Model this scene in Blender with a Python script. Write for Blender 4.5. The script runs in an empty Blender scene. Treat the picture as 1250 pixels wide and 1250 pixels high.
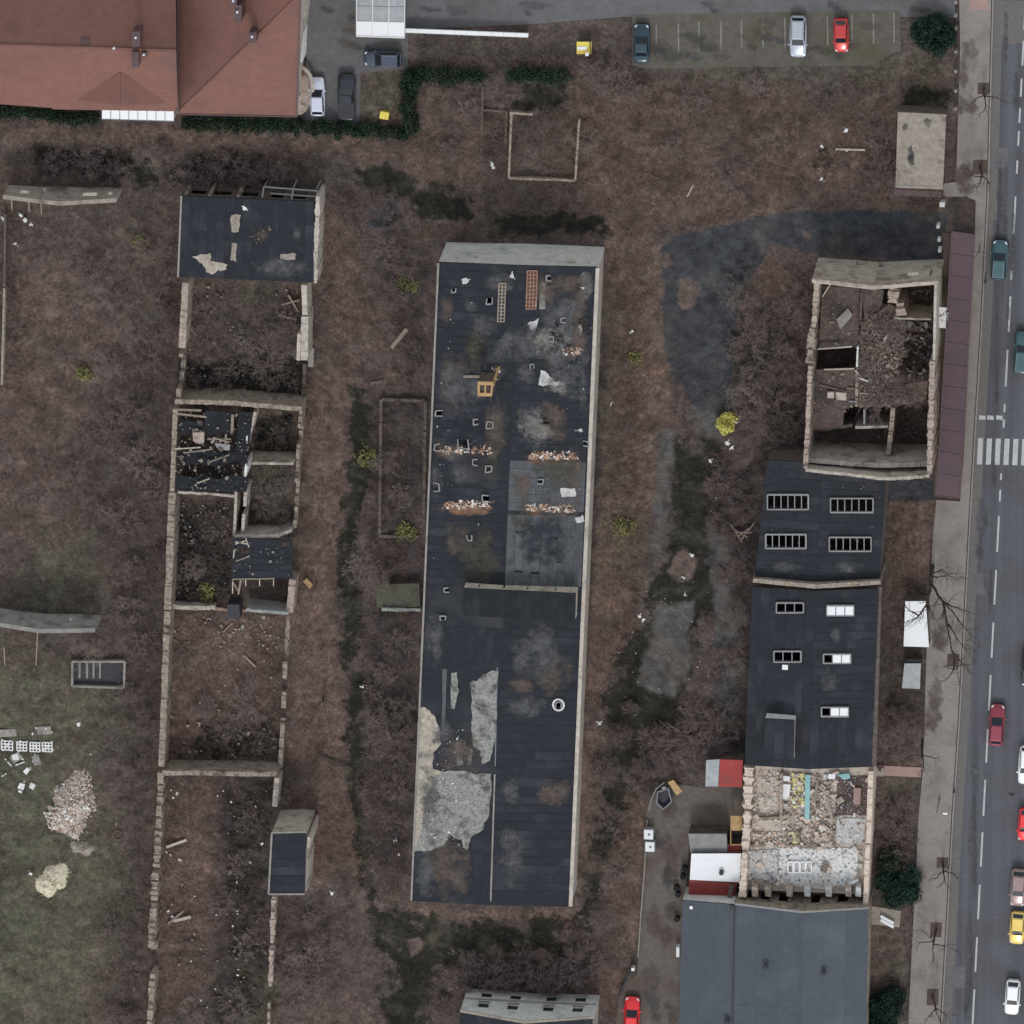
import bpy, math, random
import numpy as np
from mathutils import Vector, Matrix
from math import radians, sin, cos, pi, sqrt, atan2

random.seed(11)
np.random.seed(11)
R = random.Random(5)
SC = bpy.context.scene
COL = SC.collection

# ------------------------------------------------------------------ camera
D = 1200.0
HALF = 58.0 / D                       # the frame is 116 m wide at the site
CD = Vector((0.12, 0.36, 1.0)).normalized()
CF = -CD
CR = CF.cross(Vector((0, 1, 0))).normalized()
CU = CR.cross(CF).normalized()
CP = CD * D
cam = bpy.data.cameras.new("camera")
camo = bpy.data.objects.new("camera", cam)
COL.objects.link(camo)
cam.sensor_width = 36.0
cam.angle = 2 * math.atan(HALF)
cam.clip_start = 10.0
cam.clip_end = 6000.0
m4 = Matrix((CR, CU, CD)).transposed().to_4x4()
m4.translation = CP
camo.matrix_world = m4
SC.camera = camo

# ------------------------------------------------------------------ sky, sun, exposure
SUN_EL, SUN_AZ = 48.0, 176.0          # a veiled sun a little east of south
w = bpy.data.worlds.new("World")
SC.world = w
w.use_nodes = True
nt = w.node_tree
bg = nt.nodes["Background"]
sky = nt.nodes.new("ShaderNodeTexSky")
sky.sky_type = 'NISHITA'
sky.sun_disc = False
sky.sun_elevation = radians(SUN_EL)
sky.sun_rotation = radians(SUN_AZ)
sky.altitude = 200
sky.air_density = 1.6
sky.dust_density = 0.6
sky.ozone_density = 0.8
hz = nt.nodes.new("ShaderNodeHueSaturation")      # thin overcast: the blue is washed out evenly
hz.inputs["Saturation"].default_value = 0.30
nt.links.new(sky.outputs[0], hz.inputs["Color"])
nt.links.new(hz.outputs[0], bg.inputs[0])
bg.inputs[1].default_value = 0.15
sl = bpy.data.lights.new("sun", 'SUN')
sl.energy = 0.95
sl.angle = radians(12)
sl.color = (1.0, 0.97, 0.94)
so = bpy.data.objects.new("sun", sl)
COL.objects.link(so)
sd = Vector((sin(radians(SUN_AZ)) * cos(radians(SUN_EL)), cos(radians(SUN_AZ)) * cos(radians(SUN_EL)), sin(radians(SUN_EL))))
so.rotation_euler = sd.to_track_quat('Z', 'Y').to_euler()
so.location = (0, 0, 60)
SC.view_settings.view_transform = 'Standard'
SC.view_settings.look = 'None'
SC.view_settings.exposure = 0.2
SC.view_settings.gamma = 1.0
SC.view_settings.use_curve_mapping = False

# ------------------------------------------------------------------ pixel -> place
def P(px, py, z=0.0):
    """the point at height z that the photograph shows at pixel (px, py)"""
    d = CF + CR * ((px - 625.0) / 625.0 * HALF) + CU * ((625.0 - py) / 625.0 * HALF)
    t = (z - CP.z) / d.z
    return CP + d * t

def P3(t):
    return P(t[0], t[1], t[2] if len(t) > 2 else 0.0)

# ------------------------------------------------------------------ materials
def lin(r, g, b, k=0.78):
    def f(c):
        c /= 255.0
        return c / 12.92 if c <= 0.04045 else ((c + 0.055) / 1.055) ** 2.4
    return tuple(min(0.86, f(c) / k) for c in (r, g, b)) + (1.0,)

MATS = {}
def mat(name, c1, c2, c3=None, s=1.5, s2=0.25, f3=0.5, rough=0.9, bump=0.3, bs=None, rnd=0.0, metal=0.0, wave=None, spec=0.3, soft=0.16):
    m = bpy.data.materials.new(name)
    m.use_nodes = True
    t = m.node_tree
    N, L = t.nodes, t.links
    b = N["Principled BSDF"]
    tc = N.new("ShaderNodeTexCoord")
    oi = N.new("ShaderNodeObjectInfo")
    ad = N.new("ShaderNodeVectorMath"); ad.operation = 'ADD'
    L.new(tc.outputs["Object"], ad.inputs[0])
    cx = N.new("ShaderNodeCombineXYZ")
    ml = N.new("ShaderNodeMath"); ml.operation = 'MULTIPLY'; ml.inputs[1].default_value = 57.0
    L.new(oi.outputs["Random"], ml.inputs[0])
    for i in range(3): L.new(ml.outputs[0], cx.inputs[i])
    L.new(cx.outputs[0], ad.inputs[1])
    n1 = N.new("ShaderNodeTexNoise"); n1.inputs["Scale"].default_value = s; n1.inputs["Detail"].default_value = 9; n1.inputs["Roughness"].default_value = 0.68
    L.new(ad.outputs[0], n1.inputs["Vector"])
    r1 = N.new("ShaderNodeValToRGB")
    r1.color_ramp.elements[0].position = 0.5 - soft; r1.color_ramp.elements[0].color = c1
    r1.color_ramp.elements[1].position = 0.5 + soft; r1.color_ramp.elements[1].color = c2
    L.new(n1.outputs[0], r1.inputs[0])
    out = r1.outputs[0]
    if c3:
        n2 = N.new("ShaderNodeTexNoise"); n2.inputs["Scale"].default_value = s2; n2.inputs["Detail"].default_value = 7; n2.inputs["Roughness"].default_value = 0.6
        L.new(ad.outputs[0], n2.inputs["Vector"])
        r2 = N.new("ShaderNodeValToRGB")
        r2.color_ramp.elements[0].position = f3; r2.color_ramp.elements[0].color = (0, 0, 0, 1)
        r2.color_ramp.elements[1].position = min(1, f3 + 0.16); r2.color_ramp.elements[1].color = (1, 1, 1, 1)
        L.new(n2.outputs[0], r2.inputs[0])
        mx = N.new("ShaderNodeMix"); mx.data_type = 'RGBA'
        L.new(r2.outputs[0], mx.inputs[0]); L.new(out, mx.inputs[6]); mx.inputs[7].default_value = c3
        out = mx.outputs[2]
    if wave:
        wv = N.new("ShaderNodeTexWave"); wv.wave_type = 'BANDS'; wv.bands_direction = wave[0]
        wv.inputs["Scale"].default_value = wave[1]; wv.inputs["Distortion"].default_value = wave[2] if len(wave) > 2 else 0.0
        L.new(tc.outputs["Object"], wv.inputs["Vector"])
        mr = N.new("ShaderNodeMapRange"); mr.inputs[3].default_value = wave[3] if len(wave) > 3 else 0.8; mr.inputs[4].default_value = 1.05
        L.new(wv.outputs["Fac"], mr.inputs[0])
        hs0 = N.new("ShaderNodeMix"); hs0.data_type = 'RGBA'; hs0.blend_type = 'MULTIPLY'; hs0.inputs[0].default_value = 1.0
        L.new(out, hs0.inputs[6]); L.new(mr.outputs[0], hs0.inputs[7])
        out = hs0.outputs[2]
    if rnd:
        mr = N.new("ShaderNodeMapRange"); mr.inputs[3].default_value = 1 - rnd; mr.inputs[4].default_value = 1 + rnd
        L.new(oi.outputs["Random"], mr.inputs[0])
        hs = N.new("ShaderNodeMix"); hs.data_type = 'RGBA'; hs.blend_type = 'MULTIPLY'; hs.inputs[0].default_value = 1.0
        L.new(out, hs.inputs[6]); L.new(mr.outputs[0], hs.inputs[7])
        out = hs.outputs[2]
    L.new(out, b.inputs["Base Color"])
    b.inputs["Roughness"].default_value = rough
    b.inputs["Metallic"].default_value = metal
    b.inputs["Specular IOR Level"].default_value = spec
    if bump:
        nb = N.new("ShaderNodeTexNoise"); nb.inputs["Scale"].default_value = bs or s * 3; nb.inputs["Detail"].default_value = 8
        L.new(ad.outputs[0], nb.inputs["Vector"])
        bp = N.new("ShaderNodeBump"); bp.inputs["Strength"].default_value = bump; bp.inputs["Distance"].default_value = 0.15
        L.new(nb.outputs[0], bp.inputs["Height"]); L.new(bp.outputs[0], b.inputs["Normal"])
    MATS[name] = m
    return m

mat("bitumen", lin(31, 33, 38), lin(38, 40, 46), lin(52, 53, 57), s=1.2, s2=0.16, f3=0.5, bump=0.25, rnd=0.0, rough=0.85)
mat("felt_strip", lin(31, 33, 38), lin(38, 40, 46), lin(50, 51, 56), s=0.9, s2=0.22, f3=0.5, bump=0.25, rnd=0.05, rough=0.85)
mat("felt_black", lin(26, 28, 32), lin(34, 36, 40), lin(44, 46, 49), s=1.0, s2=0.2, f3=0.55, bump=0.25, rnd=0.04)
mat("brush_brown", lin(96, 82, 72), lin(140, 124, 110), lin(80, 68, 60), s=3.0, s2=0.8, f3=0.52, bump=1.0)
mat("felt_grey", lin(72, 74, 77), lin(88, 90, 92), lin(60, 62, 65), s=1.6, s2=0.35, f3=0.55, bump=0.3, rnd=0.1)
mat("felt_blue", lin(64, 69, 75), lin(71, 76, 82), lin(78, 82, 87), s=0.9, s2=0.15, f3=0.55, bump=0.12, rnd=0.04, rough=0.7)
mat("deck_bare", lin(132, 124, 113), lin(176, 165, 150), lin(100, 97, 92), s=2.2, s2=0.6, f3=0.52, bump=0.5)
mat("insulation", lin(98, 99, 95), lin(156, 155, 148), lin(76, 76, 75), s=3.6, s2=0.7, f3=0.5, bump=1.0, bs=6)
mat("plaster_grey", lin(168, 168, 165), lin(196, 196, 192), lin(140, 145, 130), s=1.3, s2=0.3, f3=0.56, bump=0.3)
mat("plaster_pale", lin(150, 142, 132), lin(184, 174, 162), lin(126, 116, 106), s=1.4, s2=0.4, f3=0.55, bump=0.4)
mat("masonry", lin(106, 96, 86), lin(162, 149, 134), lin(84, 72, 65), s=2.4, s2=0.7, f3=0.53, bump=0.8, rnd=0.06)
mat("masonry_pink", lin(130, 116, 107), lin(176, 161, 148), lin(104, 88, 80), s=2.6, s2=0.8, f3=0.55, bump=0.8)
mat("plaster_dark", lin(118, 120, 116), lin(146, 147, 142), lin(96, 98, 92), s=1.2, s2=0.4, f3=0.5, bump=0.5)
mat("masonry_cream", lin(176, 158, 144), lin(212, 197, 182), lin(150, 128, 114), s=2.6, s2=0.8, f3=0.58, bump=0.8)
mat("deck_pale", lin(160, 148, 136), lin(196, 184, 170), lin(130, 114, 100), s=2.4, s2=0.6, f3=0.55, bump=0.6)
mat("concrete_pale", lin(158, 156, 152), lin(188, 186, 182), lin(132, 130, 128), s=2.2, s2=0.6, f3=0.55, bump=0.4)
mat("plaster_dirty", lin(142, 134, 124), lin(176, 167, 155), lin(112, 100, 90), s=1.2, s2=0.5, f3=0.5, bump=0.5)
mat("masonry_dark", lin(70, 62, 58), lin(104, 94, 86), lin(60, 50, 46), s=2.4, s2=0.7, f3=0.55, bump=0.7)
mat("concrete", lin(118, 114, 108), lin(142, 137, 130), lin(100, 96, 92), s=1.6, s2=0.4, f3=0.55, bump=0.35, rnd=0.08)
mat("concrete_white", lin(186, 184, 178), lin(220, 218, 212), lin(162, 158, 150), s=3.0, s2=0.8, f3=0.58, bump=0.4, rnd=0.1)
mat("concrete_beige", lin(122, 114, 104), lin(150, 141, 130), lin(100, 92, 84), s=1.6, s2=0.55, f3=0.55, bump=0.5)
mat("dirt_floor", lin(70, 60, 56), lin(100, 86, 80), lin(62, 56, 54), s=1.8, s2=0.4, f3=0.5, bump=0.9)
mat("debris", lin(84, 74, 68), lin(136, 124, 114), lin(66, 58, 54), s=3.6, s2=0.8, f3=0.52, bump=1.2, bs=6)
mat("brick_red", lin(118, 90, 78), lin(150, 120, 106), lin(160, 150, 140), s=4, s2=1.5, f3=0.55, bump=0.6)
mat("brick_orange", lin(156, 124, 102), lin(186, 154, 130), lin(198, 188, 176), s=5, s2=1.8, f3=0.5, bump=0.5)
mat("wood_old", lin(110, 100, 90), lin(142, 130, 116), s=3, bump=0.3, rnd=0.15)
mat("wood_pale", lin(150, 140, 126), lin(180, 170, 156), s=3, bump=0.3, rnd=0.15)
mat("wood_tan", lin(150, 120, 84), lin(176, 146, 106), s=2, bump=0.3, rnd=0.08)
mat("tile_roof", lin(109, 76, 67), lin(118, 84, 75), lin(102, 74, 67), s=1.2, s2=0.2, f3=0.52, bump=0.2, wave=('Y', 1.6, 0.0, 0.86), rough=0.8)
mat("brown_metal", lin(78, 62, 62), lin(90, 70, 70), s=1.5, bump=0.1, rough=0.6)
mat("canopy_metal", lin(76, 60, 66), lin(85, 68, 73), lin(72, 60, 64), s=0.8, s2=0.2, bump=0.06, rough=0.65, wave=('X', 1.2, 0.0, 0.93))
mat("white_paint", lin(222, 221, 217), lin(238, 237, 233), s=2, bump=0.05, rough=0.6)
mat("white_sheet", lin(222, 222, 220), lin(240, 240, 238), lin(200, 199, 194), s=1.0, s2=0.5, f3=0.58, bump=0.1, rough=0.55)
mat("grey_sheet", lin(134, 137, 139), lin(158, 160, 161), s=1.2, bump=0.08, rough=0.6, wave=('X', 2.2, 0.0, 0.9))
mat("corrugated", lin(112, 112, 110), lin(134, 133, 130), s=1.0, bump=0.1, wave=('X', 2.0, 0.0, 0.84))
mat("red_sheet", lin(128, 44, 42), lin(152, 52, 48), lin(118, 54, 50), s=1.2, s2=0.4, bump=0.1, rough=0.6)
mat("maroon_sheet", lin(110, 46, 44), lin(126, 54, 50), s=1.2, bump=0.1, rough=0.6)
mat("frame_pale", lin(118, 118, 118), lin(140, 139, 138), s=3, bump=0.1, rough=0.7)
mat("frame_white", lin(190, 188, 182), lin(210, 208, 204), s=3, bump=0.1, rough=0.7)
mat("metal_dark", lin(44, 44, 48), lin(58, 58, 62), s=3, bump=0.1, rough=0.6)
mat("metal_grey", lin(96, 98, 102), lin(118, 120, 124), s=3, bump=0.1, rough=0.45)
mat("road", lin(77, 77, 82), lin(86, 86, 90), lin(75, 75, 77), s=2.6, s2=0.12, f3=0.5, bump=0.15, rough=0.9)
def streaks(m, ang, sx, sy, lo, hi):
    """long faint streaks worn along a carriageway"""
    t = m.node_tree; N, L = t.nodes, t.links
    b = N["Principled BSDF"]; src = b.inputs["Base Color"].links[0].from_socket
    tc = N.new("ShaderNodeTexCoord"); mp = N.new("ShaderNodeMapping"); mp.inputs["Rotation"].default_value = (0, 0, ang); mp.inputs["Scale"].default_value = (sx, sy, 1)
    L.new(tc.outputs["Object"], mp.inputs["Vector"])
    nz = N.new("ShaderNodeTexNoise"); nz.inputs["Scale"].default_value = 1; nz.inputs["Detail"].default_value = 4; L.new(mp.outputs[0], nz.inputs["Vector"])
    mr = N.new("ShaderNodeMapRange"); mr.inputs[1].default_value = .3; mr.inputs[2].default_value = .7; mr.inputs[3].default_value = lo; mr.inputs[4].default_value = hi; L.new(nz.outputs[0], mr.inputs[0])
    mx = N.new("ShaderNodeMix"); mx.data_type = 'RGBA'; mx.blend_type = 'MULTIPLY'; mx.inputs[0].default_value = 1
    L.new(src, mx.inputs[6]); L.new(mr.outputs[0], mx.inputs[7]); L.new(mx.outputs[2], b.inputs["Base Color"])
streaks(MATS["road"], radians(3.0), .8, .012, .78, 1.22)
mat("gutter", lin(92, 88, 85), lin(101, 97, 94), s=2, bump=0.15)
mat("paving", lin(119, 112, 106), lin(129, 122, 116), lin(111, 103, 97), s=1.6, s2=0.3, f3=0.5, bump=0.15, rnd=0.05)
mat("paving_pink", lin(142, 116, 110), lin(152, 126, 118), s=1.6, bump=0.15)
mat("kerb", lin(122, 117, 112), lin(136, 131, 126), s=2, bump=0.15, rnd=0.05)
mat("yard_asphalt", lin(86, 85, 86), lin(98, 97, 97), lin(80, 80, 76), s=1.5, s2=0.18, f3=0.5, bump=0.2)
mat("lot_asphalt", lin(78, 74, 68), lin(92, 87, 80), lin(76, 74, 58), s=1.4, s2=0.25, f3=0.52, bump=0.25)
mat("drive_asphalt", lin(88, 81, 75), lin(102, 95, 88), lin(84, 72, 66), s=1.6, s2=0.25, f3=0.5, bump=0.25)
mat("road_paint", lin(150, 150, 150), lin(178, 178, 176), lin(124, 124, 126), s=4, s2=2.0, f3=0.58, bump=0.05)
mat("lot_paint", lin(112, 111, 104), lin(134, 132, 124), lin(92, 90, 84), s=4, s2=2.0, f3=0.5, bump=0.05)
mat("bark", lin(54, 48, 44), lin(74, 66, 60), s=6, bump=0.5)
mat("bark_street", lin(50, 42, 37), lin(70, 60, 53), s=6, bump=0.5)
mat("twig_grey", lin(100, 88, 83), lin(132, 118, 111), s=2, bump=0, rnd=0.12)
mat("twig_mauve", lin(94, 80, 78), lin(122, 106, 102), s=2, bump=0, rnd=0.12)
mat("leaf_dark", lin(17, 36, 30), lin(36, 60, 44), lin(26, 42, 40), s=2.5, s2=0.8, bump=0, rough=0.7, rnd=0.1)
mat("leaf_hedge", lin(22, 40, 29), lin(44, 62, 42), lin(50, 58, 46), s=2.0, s2=0.6, bump=0, rough=0.7, rnd=0.1)
mat("leaf_yellow", lin(180, 172, 90), lin(216, 206, 122), lin(150, 148, 80), s=3, s2=1, bump=0, rough=0.7)
mat("leaf_olive", lin(112, 110, 66), lin(146, 142, 88), lin(94, 94, 62), s=3, s2=1, bump=0, rough=0.7)
mat("tyre", lin(30, 30, 31), lin(38, 38, 39), s=8, bump=0.1)
mat("rim", lin(120, 122, 126), lin(140, 142, 146), s=8, bump=0, rough=0.35, metal=0.7)
mat("car_trim", lin(24, 24, 26), lin(30, 30, 32), s=5, bump=0, rough=0.5)
mat("lamp_clear", lin(190, 195, 200), lin(205, 210, 214), s=5, bump=0, rough=0.15)
mat("lamp_red", lin(120, 22, 20), lin(140, 28, 24), s=5, bump=0, rough=0.2)
mat("yellow_plastic", lin(206, 180, 70), lin(222, 198, 96), s=3, bump=0.05, rough=0.5)
mat("sand", lin(178, 168, 146), lin(206, 197, 174), lin(150, 140, 120), s=2.5, s2=0.8, f3=0.55, bump=0.6)
mat("turquoise", lin(120, 160, 160), lin(142, 178, 176), s=3, bump=0.1)
mat("foam_yellow", lin(186, 178, 122), lin(208, 200, 148), s=4, bump=0.6)
mat("rust", lin(92, 62, 48), lin(120, 82, 62), s=4, bump=0.3)
mat("pit_soil", lin(70, 60, 54), lin(88, 76, 68), s=3, bump=0.8)
mat("litter_white", lin(190, 188, 182), lin(225, 224, 220), s=3, bump=0.2)
mat("grass_top", lin(70, 70, 58), lin(86, 84, 72), lin(66, 60, 54), s=2.5, s2=0.5, bump=0.8)
mat("tank_white", lin(205, 206, 206), lin(222, 222, 222), s=3, bump=0.03, rough=0.4)

def film(name, c1, c2, s=2.0, cover=0.55):
    """a worn, dirty or bleached film: ragged, thinning out towards its rim"""
    m = mat(name, c1, c2, s=s, bump=0.3)
    t = m.node_tree; N, L = t.nodes, t.links
    tc = N.new("ShaderNodeTexCoord")
    sb = N.new("ShaderNodeVectorMath"); sb.operation = 'SUBTRACT'; sb.inputs[1].default_value = (.5, .5, .5); L.new(tc.outputs["Generated"], sb.inputs[0])
    ml = N.new("ShaderNodeVectorMath"); ml.operation = 'MULTIPLY'; ml.inputs[1].default_value = (2, 2, 0); L.new(sb.outputs[0], ml.inputs[0])
    ln = N.new("ShaderNodeVectorMath"); ln.operation = 'LENGTH'; L.new(ml.outputs[0], ln.inputs[0])
    nz = N.new("ShaderNodeTexNoise"); nz.inputs["Scale"].default_value = .7; nz.inputs["Detail"].default_value = 10; nz.inputs["Roughness"].default_value = .7; L.new(tc.outputs["Object"], nz.inputs["Vector"])
    sc = N.new("ShaderNodeMath"); sc.operation = 'MULTIPLY_ADD'; sc.inputs[1].default_value = 4.2; sc.inputs[2].default_value = -2.1 + cover; L.new(nz.outputs[0], sc.inputs[0])
    su = N.new("ShaderNodeMath"); su.operation = 'SUBTRACT'; L.new(sc.outputs[0], su.inputs[0])
    pw = N.new("ShaderNodeMath"); pw.operation = 'POWER'; pw.inputs[1].default_value = 2.2; L.new(ln.outputs["Value"], pw.inputs[0]); L.new(pw.outputs[0], su.inputs[1])
    mr = N.new("ShaderNodeMapRange"); mr.inputs[1].default_value = -.25; mr.inputs[2].default_value = .75; mr.inputs[4].default_value = .72; L.new(su.outputs[0], mr.inputs[0])
    L.new(mr.outputs[0], N["Principled BSDF"].inputs["Alpha"])
    return m
film("film_grey", lin(72, 73, 76), lin(98, 98, 98))
film("film_brown", lin(78, 68, 62), lin(104, 92, 84))
film("film_moss", lin(60, 60, 50), lin(84, 82, 70))
film("film_dark", lin(38, 40, 46), lin(52, 54, 60))
film("film_rust", lin(112, 82, 64), lin(150, 116, 92), cover=.6)
film("film_oil", lin(66, 66, 69), lin(80, 80, 83), cover=.3)
film("film_pale", lin(112, 108, 102), lin(150, 145, 136), cover=.4)

def carpaint(name, r, g, b, rough=0.3, metal=0.25):
    m = mat(name, lin(r, g, b), lin(min(255, r * 1.06), min(255, g * 1.06), min(255, b * 1.06)), s=1.0, bump=0, rough=rough, metal=metal, spec=0.5)
    b = m.node_tree.nodes["Principled BSDF"]
    b.inputs["Coat Weight"].default_value = 0.5
    b.inputs["Coat Roughness"].default_value = 0.1
    return m
m = mat("car_glass", lin(22, 27, 34), lin(28, 33, 40), s=2, bump=0, rough=0.06, spec=0.6)
m = mat("window_dark", lin(26, 28, 34), lin(36, 38, 44), s=0.8, bump=0, rough=0.15, spec=0.5)

# ------------------------------------------------------------------ builders
TH_LOC = {}
def thing(name, label, cat, loc, group=None, rotz=0.0):
    o = bpy.data.objects.new(name, None)
    o.empty_display_size = 0.3
    COL.objects.link(o)
    o.location = loc
    o.rotation_euler = (0, 0, rotz)
    o["label"] = label
    o["category"] = cat
    if group: o["group"] = group
    TH_LOC[o.name] = Vector(loc)
    return o

def origin_of(o):
    while o.parent: o = o.parent
    return TH_LOC.get(o.name, Vector((0, 0, 0)))

def tag(o, label, cat, group=None):
    o["label"] = label; o["category"] = cat
    if group: o["group"] = group
    return o

class MB:
    def __init__(self):
        self.v = []; self.f = []; self.mi = []
    def add(self, vs, fs, mi=0):
        n = len(self.v)
        self.v.extend([tuple(p) for p in vs])
        self.f.extend([tuple(i + n for i in f) for f in fs])
        self.mi.extend([mi] * len(fs))
        return self
    def hexa(self, lo, hi, mi=0):
        """lo, hi: four corners each, same winding (counter-clockwise from above)"""
        return self.add(list(lo) + list(hi), [(3, 2, 1, 0), (4, 5, 6, 7), (0, 1, 5, 4), (1, 2, 6, 5), (2, 3, 7, 6), (3, 0, 4, 7)], mi)
    def prism(self, top, z0=None, drop=None, mi=0):
        """polygon (counter-clockwise or not) extruded straight down"""
        top = [Vector(p) for p in top]
        a = sum(top[i].x * top[(i + 1) % len(top)].y - top[(i + 1) % len(top)].x * top[i].y for i in range(len(top)))
        if a < 0: top = top[::-1]
        n = len(top)
        bot = [Vector((p.x, p.y, (z0 if z0 is not None else p.z - drop))) for p in top]
        fs = [tuple(range(n)), tuple(range(2 * n - 1, n - 1, -1))]
        for i in range(n):
            j = (i + 1) % n
            fs.append((i, n + i, n + j, j))
        return self.add(top + bot, fs, mi)
    def box(self, c, sx, sy, sz, rz=0.0, mi=0):
        """box standing on c"""
        c = Vector(c); ca, sa = cos(rz), sin(rz)
        q = [(-sx / 2, -sy / 2), (sx / 2, -sy / 2), (sx / 2, sy / 2), (-sx / 2, sy / 2)]
        lo = [Vector((c.x + x * ca - y * sa, c.y + x * sa + y * ca, c.z)) for x, y in q]
        return self.hexa(lo, [p + Vector((0, 0, sz)) for p in lo], mi)
    def bar(self, a, b, wd, ht, mi=0):
        a, b = Vector(a), Vector(b)
        d = (b - a).normalized()
        s = d.cross(Vector((0, 0, 1)))
        if s.length < 1e-4: s = Vector((1, 0, 0))
        s.normalize(); u = s.cross(d).normalized()
        s *= wd / 2; u *= ht / 2
        lo = [a - s - u, a + s - u, b + s - u, b - s - u]
        hi = [a - s + u, a + s + u, b + s + u, b - s + u]
        return self.hexa(lo, hi, mi)
    def tube(self, pts, rad, n=6, mi=0, cap=True):
        rings = []
        base = len(self.v)
        for i, p in enumerate(pts):
            p = Vector(p)
            a = Vector(pts[max(0, i - 1)]); b = Vector(pts[min(len(pts) - 1, i + 1)])
            d = (b - a).normalized()
            x = d.cross(Vector((0.31, 0.77, 0.55))).normalized(); y = d.cross(x)
            r = rad[i] if isinstance(rad, (list, tuple)) else rad
            for k in range(n):
                t = 2 * pi * k / n
                self.v.append(tuple(p + x * (r * cos(t)) + y * (r * sin(t))))
        for i in range(len(pts) - 1):
            for k in range(n):
                a = base + i * n + k; b = base + i * n + (k + 1) % n
                self.f.append((a, b, b + n, a + n)); self.mi.append(mi)
        if cap:
            self.f.append(tuple(base + k for k in range(n - 1, -1, -1))); self.mi.append(mi)
            e = base + (len(pts) - 1) * n
            self.f.append(tuple(e + k for k in range(n))); self.mi.append(mi)
        return self
    def chunk(self, c, s, mi=0, rr=R):
        """a broken piece: a skewed box with jittered corners"""
        c = Vector(c); a = rr.random() * pi; ca, sa = cos(a), sin(a)
        sx, sy, sz = s * rr.uniform(.6, 1.3), s * rr.uniform(.4, 1.0), s * rr.uniform(.3, .7)
        vs = []
        for z in (0, sz):
            for x, y in ((-1, -1), (1, -1), (1, 1), (-1, 1)):
                X, Y = x * sx / 2 * rr.uniform(.7, 1), y * sy / 2 * rr.uniform(.7, 1)
                vs.append(c + Vector((X * ca - Y * sa, X * sa + Y * ca, z * rr.uniform(.7, 1.2) - 0.02)))
        return self.hexa(vs[:4], vs[4:], mi)
    def build(self, name, mats, parent=None, loc=None, smooth=False, kind=None):
        if isinstance(mats, str): mats = [mats]
        off = origin_of(parent) if parent is not None else (Vector(loc) if loc is not None else Vector((0, 0, 0)))
        me = bpy.data.meshes.new(name)
        me.from_pydata([(x - off.x, y - off.y, z - off.z) for x, y, z in self.v], [], self.f)
        for mm in mats: me.materials.append(MATS[mm])
        if len(mats) > 1: me.polygons.foreach_set("material_index", self.mi)
        if smooth: me.polygons.foreach_set("use_smooth", [True] * len(me.polygons))
        me.update()
        o = bpy.data.objects.new(name, me)
        COL.objects.link(o)
        if parent is not None: o.parent = parent
        else: o.location = off
        if kind: o["kind"] = kind
        return o

def solo(mb, name, mats, label, cat, group=None, loc=None, smooth=False, kind=None):
    if loc is None:
        xs = [v[0] for v in mb.v]; ys = [v[1] for v in mb.v]; zs = [v[2] for v in mb.v]
        loc = ((min(xs) + max(xs)) / 2, (min(ys) + max(ys)) / 2, min(zs))
    o = mb.build(name, mats, None, loc, smooth, kind)
    return tag(o, label, cat, group)

def structure(mb, name, mats, loc=None):
    o = mb.build(name, mats, None, loc or (0, 0, 0))
    o["kind"] = "structure"
    return o

def wall(name, path, parent, m="masonry", thick=0.45, z0=-0.3, jag=0.35, step=0.45, gaps=(), wj=0.05, rr=R, drop=0.0):
    """a broken wall: path of (px, py, z_top); stepped, uneven crown; gaps: list of (t0, t1, keep fraction)"""
    pts = [P3(p) for p in path]
    segs = [(pts[i], pts[i + 1], (pts[i + 1] - pts[i]).xy.length) for i in range(len(pts) - 1)]
    L = sum(s[2] for s in segs)
    b = MB()
    n = max(1, int(L / step))
    cuts = [0.0] + sorted((i + rr.uniform(-.3, .3)) / n for i in range(1, n)) + [1.0]
    def at(t):
        d = t * L
        for a, c, l in segs:
            if d <= l or (a, c, l) == segs[-1]:
                q = a.lerp(c, min(1, d / l)); e = (c - a); e.z = 0; e.normalize()
                return q, e
            d -= l
    lowf = rr.random() * 9; walk = rr.random() * jag * .5
    for i in range(n):
        a, e = at(cuts[i]); c, e2 = at(cuts[i + 1])
        tm = (cuts[i] + cuts[i + 1]) / 2
        s = Vector((-e.y, e.x, 0)) * (thick / 2 * (1 + rr.uniform(-wj, wj) * 2))
        s2 = Vector((-e2.y, e2.x, 0)) * (thick / 2 * (1 + rr.uniform(-wj, wj) * 2))
        walk = min(jag, max(0, walk + rr.uniform(-.5, .5) * jag * .7))
        h = (a.z + c.z) / 2 - walk - (rr.random() ** 3) * jag * .4 - drop * (0.5 + 0.5 * sin(lowf + tm * 21))
        for g0, g1, k in gaps:
            if g0 < tm < g1: h = z0 + (h - z0) * k * rr.uniform(.6, 1.2)
        h = max(h, z0 + .34)
        j = lambda: rr.uniform(-.05, .05)
        lo = [Vector(((a - s).x, (a - s).y, z0)), Vector(((c - s2).x, (c - s2).y, z0)), Vector(((c + s2).x, (c + s2).y, z0)), Vector(((a + s).x, (a + s).y, z0))]
        hi = [Vector((p.x, p.y, h + j() * min(1, jag * 3))) for p in lo]
        b.hexa(lo, hi)
    return b.build(name, m, parent)

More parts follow.
